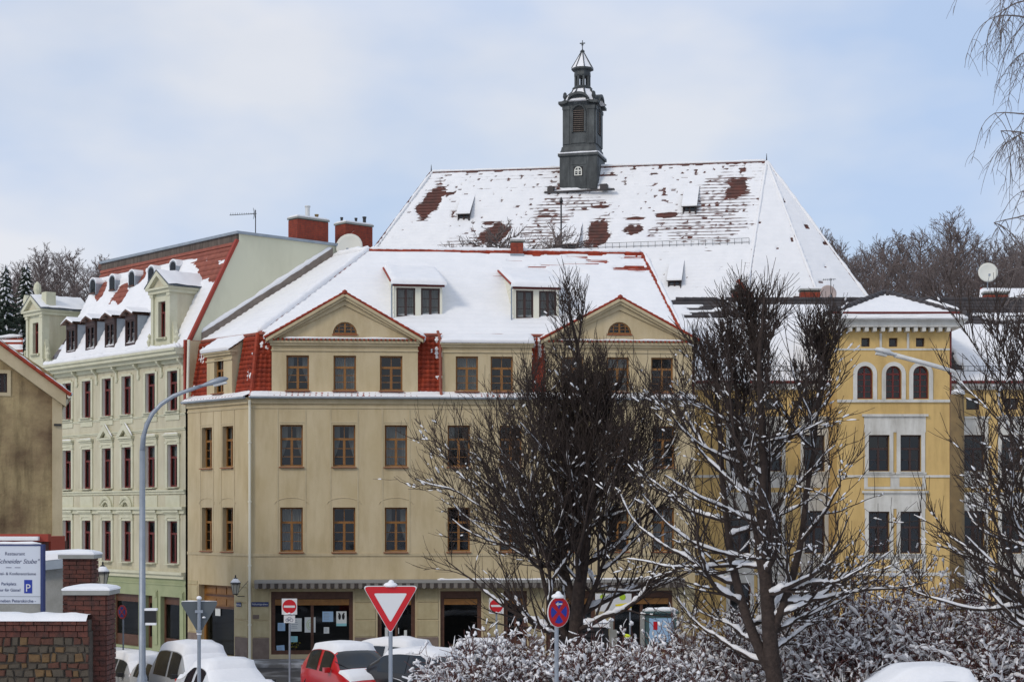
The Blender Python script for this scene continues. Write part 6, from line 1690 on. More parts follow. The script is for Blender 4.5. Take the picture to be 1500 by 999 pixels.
# ------------------------------------------------------------------ snow-laden shrubs
def make_bush(px, ytop, Y, wpx, label, seed, dens=1.0, red=.5, style=0):
    rg = np.random.default_rng(seed); g = gz(Y); top = at(px, ytop, Y); H = top.z - g; Wd = wpx / F * Y / 2
    base = Vector((top.x, Y, g)); root = thing('snowy_shrub', base, label, 'shrub', 'snowy shrubs along the bottom'); TT, TS, TL = Tubes(), Tubes(), Tubes()
    n = int(345 * dens * Wd)
    for k in range(n):
        az = rg.random() * 6.28; rad = math.sqrt(rg.random()); bx, by = Wd * .55 * rad * math.cos(az), Wd * .38 * rad * math.sin(az)
        fall = math.sqrt(max(.04, 1 - (rad * .93) ** 2)); L = H * fall * (.80 + .38 * rg.random()) + .1
        d = (math.cos(az) * rad * .9, math.sin(az) * rad * .7, 1.0); m = 8
        P, R = grow((base.x + bx, base.y + by, g - .1), d, L * 1.12, .018, .006, m, rg, .0, .10, .30 * rad + .06); TT.add(P, R, 3)
        front = by < Wd * .2
        for s in range(8 if front else 3):
            j = rg.integers(4, 9); d2 = perp(P[j] - P[j - 1], rg.random() * 6.28, .7 + .5 * rg.random(), rg); d2[2] += .1; L2 = .16 + .30 * rg.random()
            P2, R2 = grow(P[j], d2, L2, .009, .005, 3, rg, -.03, .18); TT.add(P2, R2, 3)
            u_ = rg.random()
            if u_ < .52:          # fluffy lump near the tip
                c_ = P2[rg.integers(1, 4)]; dd = P2[-1] - P2[-2]; dd = dd / (np.linalg.norm(dd) + 1e-9); ln = .028 + .035 * rg.random(); rr_ = .018 + .026 * rg.random() ** 1.6
                pp2 = c_ + np.outer(np.array([-1, -.6, 0, .6, 1.]) * ln, dd) + rg.normal(0, .012, (5, 3)); pp2[:, 2] += rr_ * .7
                TS.add(pp2, rr_ * np.array([.45, .9, 1, .88, .4]) * (.8 + .4 * rg.random(5)), 5)
            elif u_ < .86:        # thin rim along the twig
                pp2 = P2[1:].copy(); hh = .007 + .011 * rg.random(len(pp2)); hh[0] *= .4; hh[-1] *= .5
                pp2[:, 2] += hh * .8; TS.add(pp2, hh, 4)
        if rg.random() < .6: snow_on(TS, P[4:], R[4:], rg, .8, 1.8, .018)
    link('twigs', TT.mesh('twigs', ['twig_red']), root)['kind'] = 'stuff'; link('snow', TS.mesh('snow', ['snow_fine']), root)['kind'] = 'stuff'
for i, (px, yt, Y, w, lab, dn) in enumerate((
        (700, 958, 36.5, 135, 'snowy shrub at the left end of the hedge, beside the dark car', 1.0), (780, 946, 37, 130, 'snowy shrub left of the no-stopping sign', 1.0), (868, 952, 36.5, 140, 'snowy shrub right of the no-stopping sign', 1.0),
        (955, 965, 36, 120, 'low snowy shrub between the hedge and the forked tree', .9), (1012, 925, 38.5, 130, 'tall snowy shrub left of the forked tree', .9), (1085, 935, 38.2, 120, 'snowy shrub at the foot of the forked tree, left side', .9),
        (1185, 885, 38.6, 165, 'tall snowy shrub right of the forked tree', .9), (1265, 848, 39, 190, 'highest snowy shrub below the tower bay of the yellow house', .8), (1345, 862, 38, 170, 'snowy shrub below the right edge of the tower bay', .8),
        (1420, 885, 36.5, 170, 'snowy shrub before the traffic light', .8), (1490, 900, 35.5, 160, 'snowy shrub cut by the right edge', .8), (1240, 940, 37.2, 170, 'low snowy shrub in front beside the snowed-in car roof', .8))):
    make_bush(px, yt, Y, w, lab, 300 + i, dn)

# ------------------------------------------------------------------ cars
def car(name, px, ytop, Y, heading, label, paint, L=4.1, Wd=1.72, H=1.48, cover='full', hatch=True, group='parked cars'):
    """heading: direction the bonnet points, radians from +X"""
    g = gz(Y); top = at(px, ytop, Y); zroof = top.z - (.09 if cover != 'none' else 0); base = Vector((top.x, Y, zroof - H))
    M = Matrix.Translation(base) @ RZ(heading); root = thing(name, None, label, 'car', group, M=M)
    hl = L / 2
    if hatch: X = [-hl, -hl + .05, -hl + .25, -hl + .75, -hl + 1.3, .1, .55, 1.15, 1.35, hl - .35, hl - .08, hl]; Zt = [.72, .98, 1.08, H - .07, H, H, H - .08, .99, .96, .86, .76, .55]
    else: X = [-hl, -hl + .05, -hl + .5, -hl + .85, -hl + 1.45, .0, .4, 1.0, 1.25, hl - .35, hl - .08, hl]; Zt = [.75, .92, .96, 1.02, H - .03, H, H - .06, .96, .93, .84, .74, .55]
    Zb = [.6, .82, .86, .88, .88, .87, .86, .86, .85, .78, .68, .5]
    Hw = [Wd / 2 * k for k in (.86, .93, .97, 1, 1, 1, 1, .99, .98, .95, .88, .78)]
    xs = np.linspace(-hl, hl, 57)
    def sm(arr):
        y = np.interp(xs, X, arr); k = np.array([1, 2, 3, 2, 1.]) / 9; yy = np.convolve(np.pad(y, 2, 'edge'), k, 'valid'); yy[0], yy[-1] = y[0], y[-1]; return yy
    zt, zb, hw = sm(Zt), sm(Zb), sm(Hw)
    zt = np.maximum(zt, zb + .01)
    def sec(i, off=0.0):
        rise = np.clip((zt[i] - zb[i]) / (H - .88), 0, 1); wr_ = hw[i] * (1 - .20 * rise) - .03
        pts = [(hw[i] * .93, .22), (hw[i], .42), (hw[i] * 1.005, .62), (hw[i], zb[i]), (hw[i] - (hw[i] - wr_) * .5, zb[i] + (zt[i] - zb[i]) * .5), (wr_, zb[i] + (zt[i] - zb[i]) * .90), (wr_ * .88, zt[i] - .008), (wr_ * .5, zt[i] + .015), (0, zt[i] + .02)]
        pts = pts + [(-a, b) for a, b in pts[-2::-1]]
        return np.array([(xs[i], a, b) for a, b in pts])
    S = np.array([sec(i) for i in range(len(xs))]); ns, nk = S.shape[:2]
    Fq = [(i * nk + k, (i + 1) * nk + k, (i + 1) * nk + k + 1, i * nk + k + 1) for i in range(ns - 1) for k in range(nk - 1)]
    V = S.reshape(-1, 3).tolist()
    o = len(V)
    for e in (0, ns - 1):
        c = S[e].mean(0); V.append(tuple(c)); ci = len(V) - 1
        for k in range(nk - 1): Fq.append((e * nk + k, e * nk + k + 1, ci, ci) if e == 0 else (e * nk + k + 1, e * nk + k, ci, ci))
    mbb = MB([paint]); mbb.add(V, [tuple(dict.fromkeys(f)) for f in Fq]); body = part('body', mbb, root, M, smooth=True)
    mb = MB(['rubber']); mb.box(-hl + .15, hl - .15, -Wd / 2 + .12, Wd / 2 - .12, .16, .45); part('underbody', mb, root, M)
    Nv = np.zeros_like(S); du = np.gradient(S, axis=0); dv = np.gradient(S, axis=1); Nv = np.cross(du, dv); Nv /= np.linalg.norm(Nv, axis=2)[..., None] + 1e-9
    if Nv[ns // 2, nk // 2][2] < 0: Nv = -Nv
    def patch(nm, i0, i1, k0, k1, off, m, parent=root, shrink=None, snow=False, seed=0):
        A = S[i0:i1 + 1, k0:k1 + 1].copy(); Nn_ = Nv[i0:i1 + 1, k0:k1 + 1]
        if shrink:       # pull the outline in towards the middle for glass
            c = A.mean((0, 1)); A = c + (A - c) * shrink
        if snow:
            A0 = A.copy(); a, b = A.shape[:2]
            ei = np.minimum(np.arange(a), np.arange(a)[::-1])[:, None]; ek = np.minimum(np.arange(b), np.arange(b)[::-1])[None, :]
            th = off * np.clip(np.minimum(ei / 2., ek * 1.2), 0, 1) * (.75 + .5 * vnoise(A[..., 0] * 2.2 + seed, A[..., 1] * 2.2, seed))
            A = A + Nn_ * .004 + np.array([0, 0, 1.0]) * th[..., None] + Nn_ * th[..., None] * .4
        else: A = A + Nn_ * off
        a, b = A.shape[:2]; F2 = [(i * b + k, (i + 1) * b + k, (i + 1) * b + k + 1, i * b + k + 1) for i in range(a - 1) for k in range(b - 1)]
        link(nm, quad_mesh(nm, A.reshape(-1, 3), F2, [m]), parent, M)
    ix = lambda x: int(np.argmin(np.abs(xs - x)))
    iw0, iw1 = ix(.50 if hatch else .36), ix(1.12 if hatch else .96)
    patch('windscreen', iw0, iw1, 5, nk - 6, .012, 'car_glass', shrink=.97)
    patch('rear_window', ix(-hl + .2), ix(-hl + .72 if hatch else -hl + 1.35), 6, nk - 7, .012, 'car_glass', shrink=.92)
    sa, sb_, sc_ = (-hl + .62, -.35, .55) if hatch else (-hl + 1.1, -.3, .45)
    for k0, k1 in ((3, 5), (nk - 6, nk - 4)):
        for (x0, x1) in ((sa, sb_ - .05), (sb_ + .05, sc_)): patch('side_window', ix(x0), ix(x1), k0, k1, .012, 'car_glass', shrink=.93)
    for x in (-hl + .75, hl - .8):
        for sg in (-1, 1):
            Mw = M @ TM(x, sg * (Wd / 2 - .10), .30) @ Matrix.Rotation(math.pi / 2, 4, 'X')
            wh = link('wheel', cached('tyre', lambda: MB(['rubber']).lathe([(.18, -.09), (.29, -.10), (.31, -.06), (.31, .06), (.29, .10), (.18, .09)], 20).mesh('wheel')), root, Mw)
            link('rim', cached('rim', lambda: MB(['metal_grey']).lathe([(.05, -.105), (.18, -.095), (.18, .095), (.05, .105)], 12).mesh('rim')), wh, Mw)
    for sg in (-1, 1):
        part('headlight', MB(['lamp_glass']).box(hl - .30, hl - .06, sg * Wd * .30 - .13, sg * Wd * .30 + .15, .60, .73), root, M); part('tail_light', MB(['sign_red']).box(-hl - .005, -hl + .09, sg * Wd * .38 - .08, sg * Wd * .38 + .08, .62, .92), root, M)
        mb = MB([paint if paint == 'paint_red' else 'metal_dark']); mb.box(.52, .68, sg * (Wd / 2 + .02), sg * (Wd / 2 + .2), .92, 1.06); part('wing_mirror', mb, root, M)
    mb = MB(['sign_white']); mb.box(hl - .01, hl + .015, -.26, .26, .38, .49); part('number_plate', mb, root, M)
    if cover == 'full':
        patch('snow', ix(-hl + .5), iw0 + 1, 5, nk - 6, .12, 'snow', snow=True, seed=int(px)); patch('snow', iw0, iw1, 5, nk - 6, .03, 'snow', snow=True, seed=int(px) + 2); patch('snow', iw1 - 1, ns - 2, 4, nk - 5, .10, 'snow', snow=True, seed=int(px) + 1); patch('snow', 0, ix(-hl + .55), 5, nk - 6, .08, 'snow', snow=True, seed=int(px) + 3)
    elif cover == 'top':
        patch('snow', ix(-hl + .66), ix(.52), 5, nk - 6, .085, 'snow', snow=True, seed=int(px)); patch('snow', ix(1.12), ns - 3, 4, nk - 5, .045, 'snow', snow=True, seed=int(px) + 1)
        mb = MB(['metal_dark'])
        for y in (.1, -.45): mb.tube([(1.15, y, 1.02), (.85, y - .35, 1.24)], .014, 5)
        part('wiper', mb, root, M)
    elif cover == 'light': patch('snow', ix(-hl + .66), ix(.52), 5, nk - 6, .06, 'snow', snow=True, seed=int(px))
    return root
car('parked_car', 512, 943, 50, math.radians(-62), 'red hatchback with snow on roof and bonnet', 'paint_red', L=3.95, Wd=1.70, H=1.56, cover='top')
car('parked_car', 598, 938, 57, math.radians(-35), 'car wholly buried in snow behind the yield sign', 'paint_white', L=4.4, H=1.5, cover='full')
car('parked_car', 640, 950, 48, math.radians(-40), 'black car half hidden by the left end of the hedge', 'paint_black', L=4.3, H=1.46, cover='light', hatch=True)
car('parked_car', 290, 944, 53, math.radians(-58), 'tall silver snow-covered car behind the back-turned yield sign', 'paint_silver', L=4.3, Wd=1.8, H=1.78, cover='full')
car('parked_car', 333, 968, 44, math.radians(-62), 'low white snow-covered car nearest the camera on the left', 'paint_white', L=4.2, H=1.42, cover='full', hatch=False)
car('parked_car', 207, 958, 59, math.radians(-58), 'silver snow-covered car by the brick pillar', 'paint_silver', L=4.1, H=1.5, cover='full')
car('parked_car', 247, 964, 56, math.radians(-60), 'small white car between the lamp post and the tall silver car', 'paint_white', L=3.8, Wd=1.6, H=1.45, cover='full')
car('parked_car', 690, 935, 62, math.radians(180), 'dark car roof showing behind the hedge and yield sign', 'paint_black', L=4.3, H=1.48, cover='light')
car('parked_car', 1374, 979, 29, math.radians(8), 'snow-covered car roof at the bottom right', 'paint_silver', L=4.2, H=1.46, cover='full', hatch=False)

# ------------------------------------------------------------------ signs, lamps, walls
def tri(w, n=5, r=.05):       # rounded triangle, point down, centred on its middle height
    h = w * math.sqrt(3) / 2; P = [(-w / 2, h / 2), (w / 2, h / 2), (0, -h / 2)]; out = []
    for i in range(3):
        p = Vector(P[i]); a = (Vector(P[i - 1]) - p).normalized(); b = (Vector(P[(i + 1) % 3]) - p).normalized()
        for k in range(n): t = k / (n - 1); q = p + a * r * (1 - t) ** 2 * 1.7 + b * r * t ** 2 * 1.7; out.append((q.x, q.y))
    return out
def post(root, M, z0, z1, r=.033, m='metal_grey'):
    mb = MB([m]); mb.tube([(0, .05, z0), (0, .05, z1)], r, 10); part('post', mb, root, M)
def blob(mb, x, y, z, rx, rz, n=8):
    mb.lathe([(rx * math.cos(q) + .002, z + rz * math.sin(q)) for q in np.linspace(-.5, 1.5, 6)], n, x, y)
def disc(mb, r, y, cx=0, cz=0, n=26, r0=None):
    v = [(cx + r * math.cos(q), y, cz + r * math.sin(q)) for q in np.linspace(0, 2 * math.pi, n + 1)[:-1]]; mb.add(v, [tuple(range(n))])
def solid_disc(mb, r, y0, y1, n=26):
    mb.prism([(r * math.cos(q), r * math.sin(q)) for q in np.linspace(0, 2 * math.pi, n + 1)[:-1]], y0, y1)
# yield sign facing us
Y = 27.5; p = at(572, 893, Y); M = Matrix.Translation(p) @ RZ(.05); ys = thing('yield_sign', None, 'red and white triangular yield sign facing the camera', 'traffic sign', M=M)
w = 82 / F * Y; mb = MB(['sign_white']); mb.prism(tri(w)[::-1], -.012, .008); face = part('sign_plate', mb, ys, M)
o_, i_ = tri(w * .965), tri(w * .60, r=.02); i_ = [(x, z + .035) for x, z in i_]; mb = MB(['sign_red']); n = len(o_)
for k in range(n): a, b, c, d = o_[k], o_[(k + 1) % n], i_[(k + 1) % n], i_[k]; mb.quad((a[0], -.015, a[1]), (d[0], -.015, d[1]), (c[0], -.015, c[1]), (b[0], -.015, b[1]))
part('red_border', mb, face, M); post(ys, M, gz(Y) - p.z - .2, w * .433 + .03)
mb = MB(['snow']); mb.T = TM(0, 0, 0); blob(mb, 0, .03, w * .44, .11, .05); blob(mb, .01, .03, w * .47, .05, .06); part('snow', mb, ys, M, smooth=True)
# yield sign seen from behind
Y = 31; p = at(292, 905, Y); M = Matrix.Translation(p) @ RZ(.1); yb = thing('yield_sign', None, 'grey back of a triangular yield sign near the silver cars', 'traffic sign', M=M)
w = 54 / F * Y / .95; mb = MB(['sign_back']); mb.prism(tri(w)[::-1], -.03, -.012); part('sign_plate', mb, yb, M); mb = MB(['metal_grey']); mb.tube([(0, -.06, gz(Y) - p.z - .2), (0, -.06, w * .433 + .06)], .033, 10); part('post', mb, yb, M)
mb = MB(['metal_grey']); mb.box(-.07, .07, -.1, -.03, .1, .15); mb.box(-.05, .05, -.1, -.03, -.25, -.21); part('clamp', mb, yb, M)
mb = MB(['snow']); blob(mb, 0, -.06, w * .433 + .06, .045, .04); blob(mb, 0, -.05, -w * .40, .045, .03); blob(mb, w * .12, -.05, w * .02, .03, .02); tube_snow_lip(mb, (-w * .45, -.02, w * .433), (w * .45, -.02, w * .433), .012, 3); part('snow', mb, yb, M, smooth=True)
# no entry sign with plate
def no_entry(px, py, Y, d, label, plate=True, rot=0):
    p = at(px, py, Y); M = Matrix.Translation(p) @ RZ(rot); r = d / 2; root = thing('no_entry_sign', None, label, 'traffic sign', M=M)
    mb = MB(['sign_white']); mb.prism([(-r * 1.1, -r * 1.15), (r * 1.1, -r * 1.15), (r * 1.1, r * 1.15), (-r * 1.1, r * 1.15)], -.01, .01); f = part('sign_plate', mb, root, M)
    mb = MB(['sign_red']); solid_disc(mb, r, -.014, -.009); part('red_disc', mb, f, M); mb = MB(['sign_white']); mb.box(-r * .8, r * .8, -.019, -.014, -r * .15, r * .15); part('white_bar', mb, f, M)
    if plate:
        mb = MB(['sign_white']); mb.box(-r * .8, r * .8, -.01, .01, -r * 2.35, -r * 1.25); q = part('supplementary_plate', mb, root, M)
        mb = MB(['sign_text']); mb.tube([(-r * .3 + r * .22 * math.cos(t), -.013, -r * 1.95 + r * .22 * math.sin(t)) for t in np.linspace(0, 6.28, 13)], .008, 4); mb.tube([(r * .3 + r * .22 * math.cos(t), -.013, -r * 1.95 + r * .22 * math.sin(t)) for t in np.linspace(0, 6.28, 13)], .008, 4)
        mb.tube([(-r * .3, -.013, -r * 1.95), (0, -.013, -r * 1.95), (r * .22, -.013, -r * 1.55), (-r * .15, -.013, -r * 1.55), (-r * .3, -.013, -r * 1.95)], .008, 4); part('bicycle_symbol', mb, q, M)
    post(root, M, gz(Y) - p.z - .2, r * 1.1, .03); mb = MB(['snow']); tube_snow_lip(mb, (-r * .8, -.02, -r * 1.12), (r * .8, -.02, -r * 1.12), .02, 5); blob(mb, 0, -.03, -r * 1.0, .05, .03); part('snow', mb, root, M, smooth=True)
no_entry(424, 888, 52, .42, 'red round no entry sign with small plate before the shop window')
no_entry(727, 887, 54, .42, 'red no entry sign half hidden behind the dense tree', False, -.1)
# no stopping sign, turned away
Y = 33; p = at(818, 896, Y); r = 22.5 / F * Y; M = Matrix.Translation(p) @ RZ(math.radians(44)); ns_ = thing('no_stopping_sign', None, 'round blue and red no-stopping sign with white arrow', 'traffic sign', M=M)
mb = MB(['sign_white']); solid_disc(mb, r, -.012, .01); f = part('sign_plate', mb, ns_, M); mb = MB(['sign_red']); solid_disc(mb, r * .97, -.014, -.011); part('red_ring', mb, f, M)
for q in range(4):
    a0 = q * math.pi / 2 + .26; a1 = (q + 1) * math.pi / 2 - .26; a0 += math.pi / 4; a1 += math.pi / 4; mb = MB(['sign_blue']); mid = (a0 + a1) / 2
    mb.prism([(r * .17 * math.cos(mid), r * .17 * math.sin(mid))] + [(r * .74 * math.cos(t), r * .74 * math.sin(t)) for t in np.linspace(a0, a1, 9)], -.018, -.013); part('blue_field', mb, f, M)
mb = MB(['sign_white']); cz = r * .52; mb.box(-r * .12, r * .28, -.022, -.018, cz - r * .05, cz + r * .05); mb.prism([(-r * .32, cz), (-r * .08, cz - r * .14), (-r * .08, cz + r * .14)], -.022, -.018); part('arrow', mb, f, M)
post(ns_, M, gz(Y) - p.z - .2, r * .5, .042); mb = MB(['snow']); blob(mb, 0, .02, r * 1.0, .12, .06); blob(mb, .02, .02, r * 1.12, .06, .07); part('snow', mb, ns_, M, smooth=True)
# distant no-stopping sign at the green shop
Y = 66; p = at(179, 896, Y); M = Matrix.Translation(p) @ RZ(math.radians(-40)); n2 = thing('no_stopping_sign', None, 'small dim no-stopping sign before the green shop', 'traffic sign', M=M)
mb = MB(['sign_red']); solid_disc(mb, .27, -.01, .01); f = part('sign_plate', mb, n2, M); mb = MB(['sign_blue']); solid_disc(mb, .2, -.015, -.009); part('blue_field', mb, f, M); mb = MB(['sign_red']); mb.T = Matrix.Rotation(.785, 4, 'Y'); mb.box(-.2, .2, -.02, -.014, -.03, .03); mb.box(-.03, .03, -.021, -.0145, -.2, .2); part('red_cross', mb, f, M); post(n2, M, -p.z, 0)
# street lamps
def lamp(px, Y, ytop_pole, pts_px, label, head_px, r=.075):
    b = at(px, 999, Y); g = gz(Y); root = thing('street_lamp', (b.x, Y, g), label, 'street lamp', 'street lamps'); z1 = at(px, ytop_pole, Y).z
    mb = MB(['metal_grey']); mb.lathe([(.12, g - .2), (.11, g + 1.1), (r, g + 1.2), (r * .8, z1)], 12, b.x, Y); part('post', mb, root, smooth=True)
    P = [at(x, y, Y) for x, y in pts_px]; mb = MB(['metal_grey']); mb.tube([(b.x, Y, z1 - .02)] + P, [r * .8] + list(np.linspace(r * .75, r * .5, len(P))), 10); part('arm', mb, root, smooth=True)
    return root, b
root, b = lamp(208.5, 37, 660, [(210, 640), (215, 622), (223, 606), (236, 592), (254, 580), (275, 572), (296, 565)], 'grey street lamp with curved arm before the green house', None)
def lamp_head(root, a, d, L, wd, m='metal_grey'):
    a = Vector(a); d = Vector(d).normalized(); Mh = Matrix.Translation(a) @ d.to_track_quat('X', 'Z').to_matrix().to_4x4()
    V = []; n = 12; prof = [(0, .05), (.12, .07), (.3, .10), (.42, wd), (.7, wd * 1.05), (.92, wd * .7), (1.0, wd * .15)]
    mb = MB([m])
    for f, r in prof: V += [(f * L, r * math.cos(q), (r * .62 if math.sin(q) > 0 else r * .38) * math.sin(q) + .02 * f) for q in np.linspace(0, 2 * math.pi, n + 1)[:-1]]
    mb.add(V, [(j * n + i, j * n + (i + 1) % n, (j + 1) * n + (i + 1) % n, (j + 1) * n + i) for j in range(len(prof) - 1) for i in range(n)] + [tuple(range(n))[::-1], tuple(range((len(prof) - 1) * n, len(prof) * n))]); h = part('lamp_head', mb, root, Mh, smooth=True)
    part('lamp_glass', MB(['lamp_glass']).box(L * .45, L * .9, -wd * .6, wd * .6, -.075, -.03), h, Mh)
lamp_head(root, at(294, 566, 37), at(334, 556, 37) - at(294, 566, 37), .62, .13)
mb = MB(['metal_dark']); q = at(218, 902, 37); mb.box(q.x - .08, q.x + .16, 36.95, 37.05, q.z - .14, q.z + .12); mb.use('snow').box(q.x - .08, q.x + .18, 36.93, 37.07, q.z + .12, q.z + .17); mb.box(q.x - .06, q.x + .16, 36.93, 37.04, q.z - .19, q.z - .14); part('junction_box', mb, root)
Y = 37.5; b = at(1402, 999, Y); root = thing('street_lamp', (b.x, Y, gz(Y)), 'pale lamp arm on a thick tan post before the yellow house', 'street lamp', 'street lamps')
zt_ = at(1402, 578, Y).z; mb = MB(['pole_tan']); mb.lathe([(.18, gz(Y) - .2), (.165, gz(Y) + 3), (.15, zt_)], 14, b.x, Y); part('post', mb, root, smooth=True)
mb = MB(['metal_pale']); mb.lathe([(.16, zt_), (.14, zt_ + .05), (.05, zt_ + .08)], 12, b.x + .02, Y); mb.tube([at(1405, 575, Y), at(1404.5, 556, Y), at(1400, 545, Y), at(1370, 536, Y), at(1310, 520, Y)], [.036, .036, .042, .048, .054], 10); part('arm', mb, root, smooth=True)
mb = MB(['snow']); blob(mb, b.x + .02, Y, zt_ + .05, .15, .07); tube_snow_lip(mb, at(1398, 543, Y), at(1318, 521, Y), .018, 4); part('snow', mb, root, smooth=True)
lamp_head(root, at(1314, 521, Y), at(1283, 514, Y) - at(1314, 521, Y), .51, .14, 'metal_pale')
# lanterns
def lantern(p, label, s=1.0, bracket=None, postz=None):
    root = thing('lantern', p, label, 'lantern'); M = W[root.name]
    mb = MB(['lantern_glass']); mb.lathe([(.10 * s, 0), (.17 * s, .36 * s)], 6); g_ = part('glass', mb, root, M)
    mb = MB(['metal_dark'])
    for k in range(6): q = k * math.pi / 3; mb.tube([(.10 * s * math.cos(q), .10 * s * math.sin(q), 0), (.175 * s * math.cos(q), .175 * s * math.sin(q), .37 * s)], .012 * s, 4)
    mb.lathe([(.11 * s, -.04 * s), (.11 * s, 0)], 6); mb.lathe([(.21 * s, .37 * s), (.2 * s, .4 * s), (.1 * s, .52 * s), (.07 * s, .6 * s), (.02 * s, .62 * s), (.03 * s, .68 * s), (.01 * s, .72 * s)], 10); part('frame', mb, root, M)
    mb = MB(['snow']); mb.lathe([(.2 * s, .42 * s), (.17 * s, .47 * s), (.09 * s, .57 * s), (.02 * s, .6 * s)], 10); part('snow', mb, root, M, smooth=True)
    if bracket is not None:
        mb = MB(['metal_dark']); B_ = [Vector(x) - p for x in bracket]; mb.tube([(0, 0, -.04 * s), *B_], .018, 5); mb.tube([(.02, 0, -.06), B_[-1] + Vector((.3, .1, .8))], .012, 4); part('bracket', mb, root, M)
    if postz is not None: mb = MB(['metal_dark']); mb.lathe([(.09, postz), (.07, postz + .6), (.04, postz + .7), (.035, -.04 * s)], 8); part('post', mb, root, M)
lantern(at(345, 869, 69.6), 'black wall lantern at the corner of the cream house', 1.05, bracket=[at(349, 873, 69.6), at(358, 873, 70.1)])
lantern(at(150.5, 858, 58), 'snow-capped lantern showing above the brick pillar', 1.15, postz=-4.3)
# street name plates
def plate(px, py, w, h, fr, text, label, y=-.06):
    s = fr.s(px); M = fr.M @ TM(s, y, fr.z(py, s)); o = part('street_name_plate', MB(['sign_navy']).box(-w / 2, w / 2, -.008, .008, -h / 2, h / 2), None, M); tag(o, label, 'street sign')
    if text: txt(text, h * .62, M @ TM(0, -.012, -h * .2), 'sign_white', o, 'CENTER')
def txt(body, size, M, m, parent, align='CENTER', shear=0.0):
    c = bpy.data.curves.new('lettering_curve', 'FONT'); c.body = body; c.size = size; c.align_x = align; c.shear = shear; c.extrude = .001; c.materials.append(MATS[m])
    tmp = bpy.data.objects.new('lettering_tmp', c); C.objects.link(tmp)
    bpy.context.view_layer.update()
    me = bpy.data.meshes.new_from_object(tmp.evaluated_get(bpy.context.evaluated_depsgraph_get()))
    bpy.data.objects.remove(tmp)
    return link('lettering', me, parent, M @ Matrix.Rotation(math.radians(90), 4, 'X'))
plate(381, 884.5, .70, .18, fF, 'Nikolaigraben', 'long dark blue street name plate right of the corner downpipe'); plate(351.5, 885, .34, .17, fS, 'Steinweg', 'short dark blue street name plate below the wall lantern')
tag(part('wall_plaque', MB(['plinth']).box(-.13, .13, -.02, .0, -.08, .08), None, fF.M @ TM(fF.s(375), -.035, fF.z(903, 0))), 'small brown plaque on the corner of the cream house', 'plaque')
# restaurant board on the left
Y = 29.5; sc = Y / F; pr = at(65, 797, Y); M = Matrix.Translation((pr.x, Y, 0)) @ RZ(-.12)
bd = thing('restaurant_board', (pr.x - 1, Y, gz(Y)), 'pale restaurant parking board with blue lettering behind the brick wall', 'sign board')
zz = lambda py: ZC + (HZ - py) * sc
mb = MB(['board']); mb.box(-2.2, -.05, -.02, .03, zz(884), zz(799)); face = part('panel', mb, bd, M); mb = MB(['sign_navy']); mb.box(-.05, .0, -.05, .05, gz(Y) - .2, zz(797)); mb.box(-2.25, -2.2, -.05, .05, gz(Y) - .2, zz(797)); mb.box(-2.2, -.05, -.035, .04, zz(799), zz(797)); part('frame', mb, bd, M)
mb = MB(['concrete']); mb.box(-2.2, -.05, -.01, .02, zz(915), zz(884)); part('lower_panel', mb, bd, M)
mb = MB(['metal_grey']); mb.box(-2.2, -.05, -.026, -.02, zz(873.6), zz(873)); mb.use('sign_text').box(-.68, -.58, -.026, -.02, zz(831.5), zz(830.7)); mb.box(-.52, -.42, -.026, -.02, zz(831.5), zz(830.7)); part('rule', mb, face, M)
X = lambda px: (px - 65) * sc
for body, px, py, size, al, sh in (('Restaurant', 35, 813, 5.6, 'RIGHT', 0), ('Schneider Stube"', 57, 825, 7.4, 'RIGHT', .35), ('Hotel- & Konferenzr\u00e4ume', 53, 842, 4.8, 'RIGHT', 0), ('Parkplatz', 23, 857, 5.0, 'RIGHT', 0), ('nur f\u00fcr G\u00e4ste!', 29.5, 866, 4.8, 'RIGHT', 0), ('neben Peterskirche -', 53, 882, 5.2, 'RIGHT', 0)):
    if body == 'Restaurant': px = 36
    txt(body, size * sc * 1.25, M @ TM(X(px), -.024, zz(py)), 'sign_navy' if py > 850 else 'sign_text', face, al, sh)
pz = MB(['sign_blue']); pz.box(X(35), X(47), -.026, -.02, zz(868.5), zz(849)); pp_ = part('parking_symbol', pz, face, M); txt('P', 12.5 * sc * 1.25, M @ TM(X(41), -.03, zz(866)), 'sign_white', pp_, 'CENTER')
mb = MB(['snow']); tube_snow_lip(mb, (-2.2, 0, zz(797)), (-.06, 0, zz(797)), .03, 9); part('snow', mb, bd, M, smooth=True)
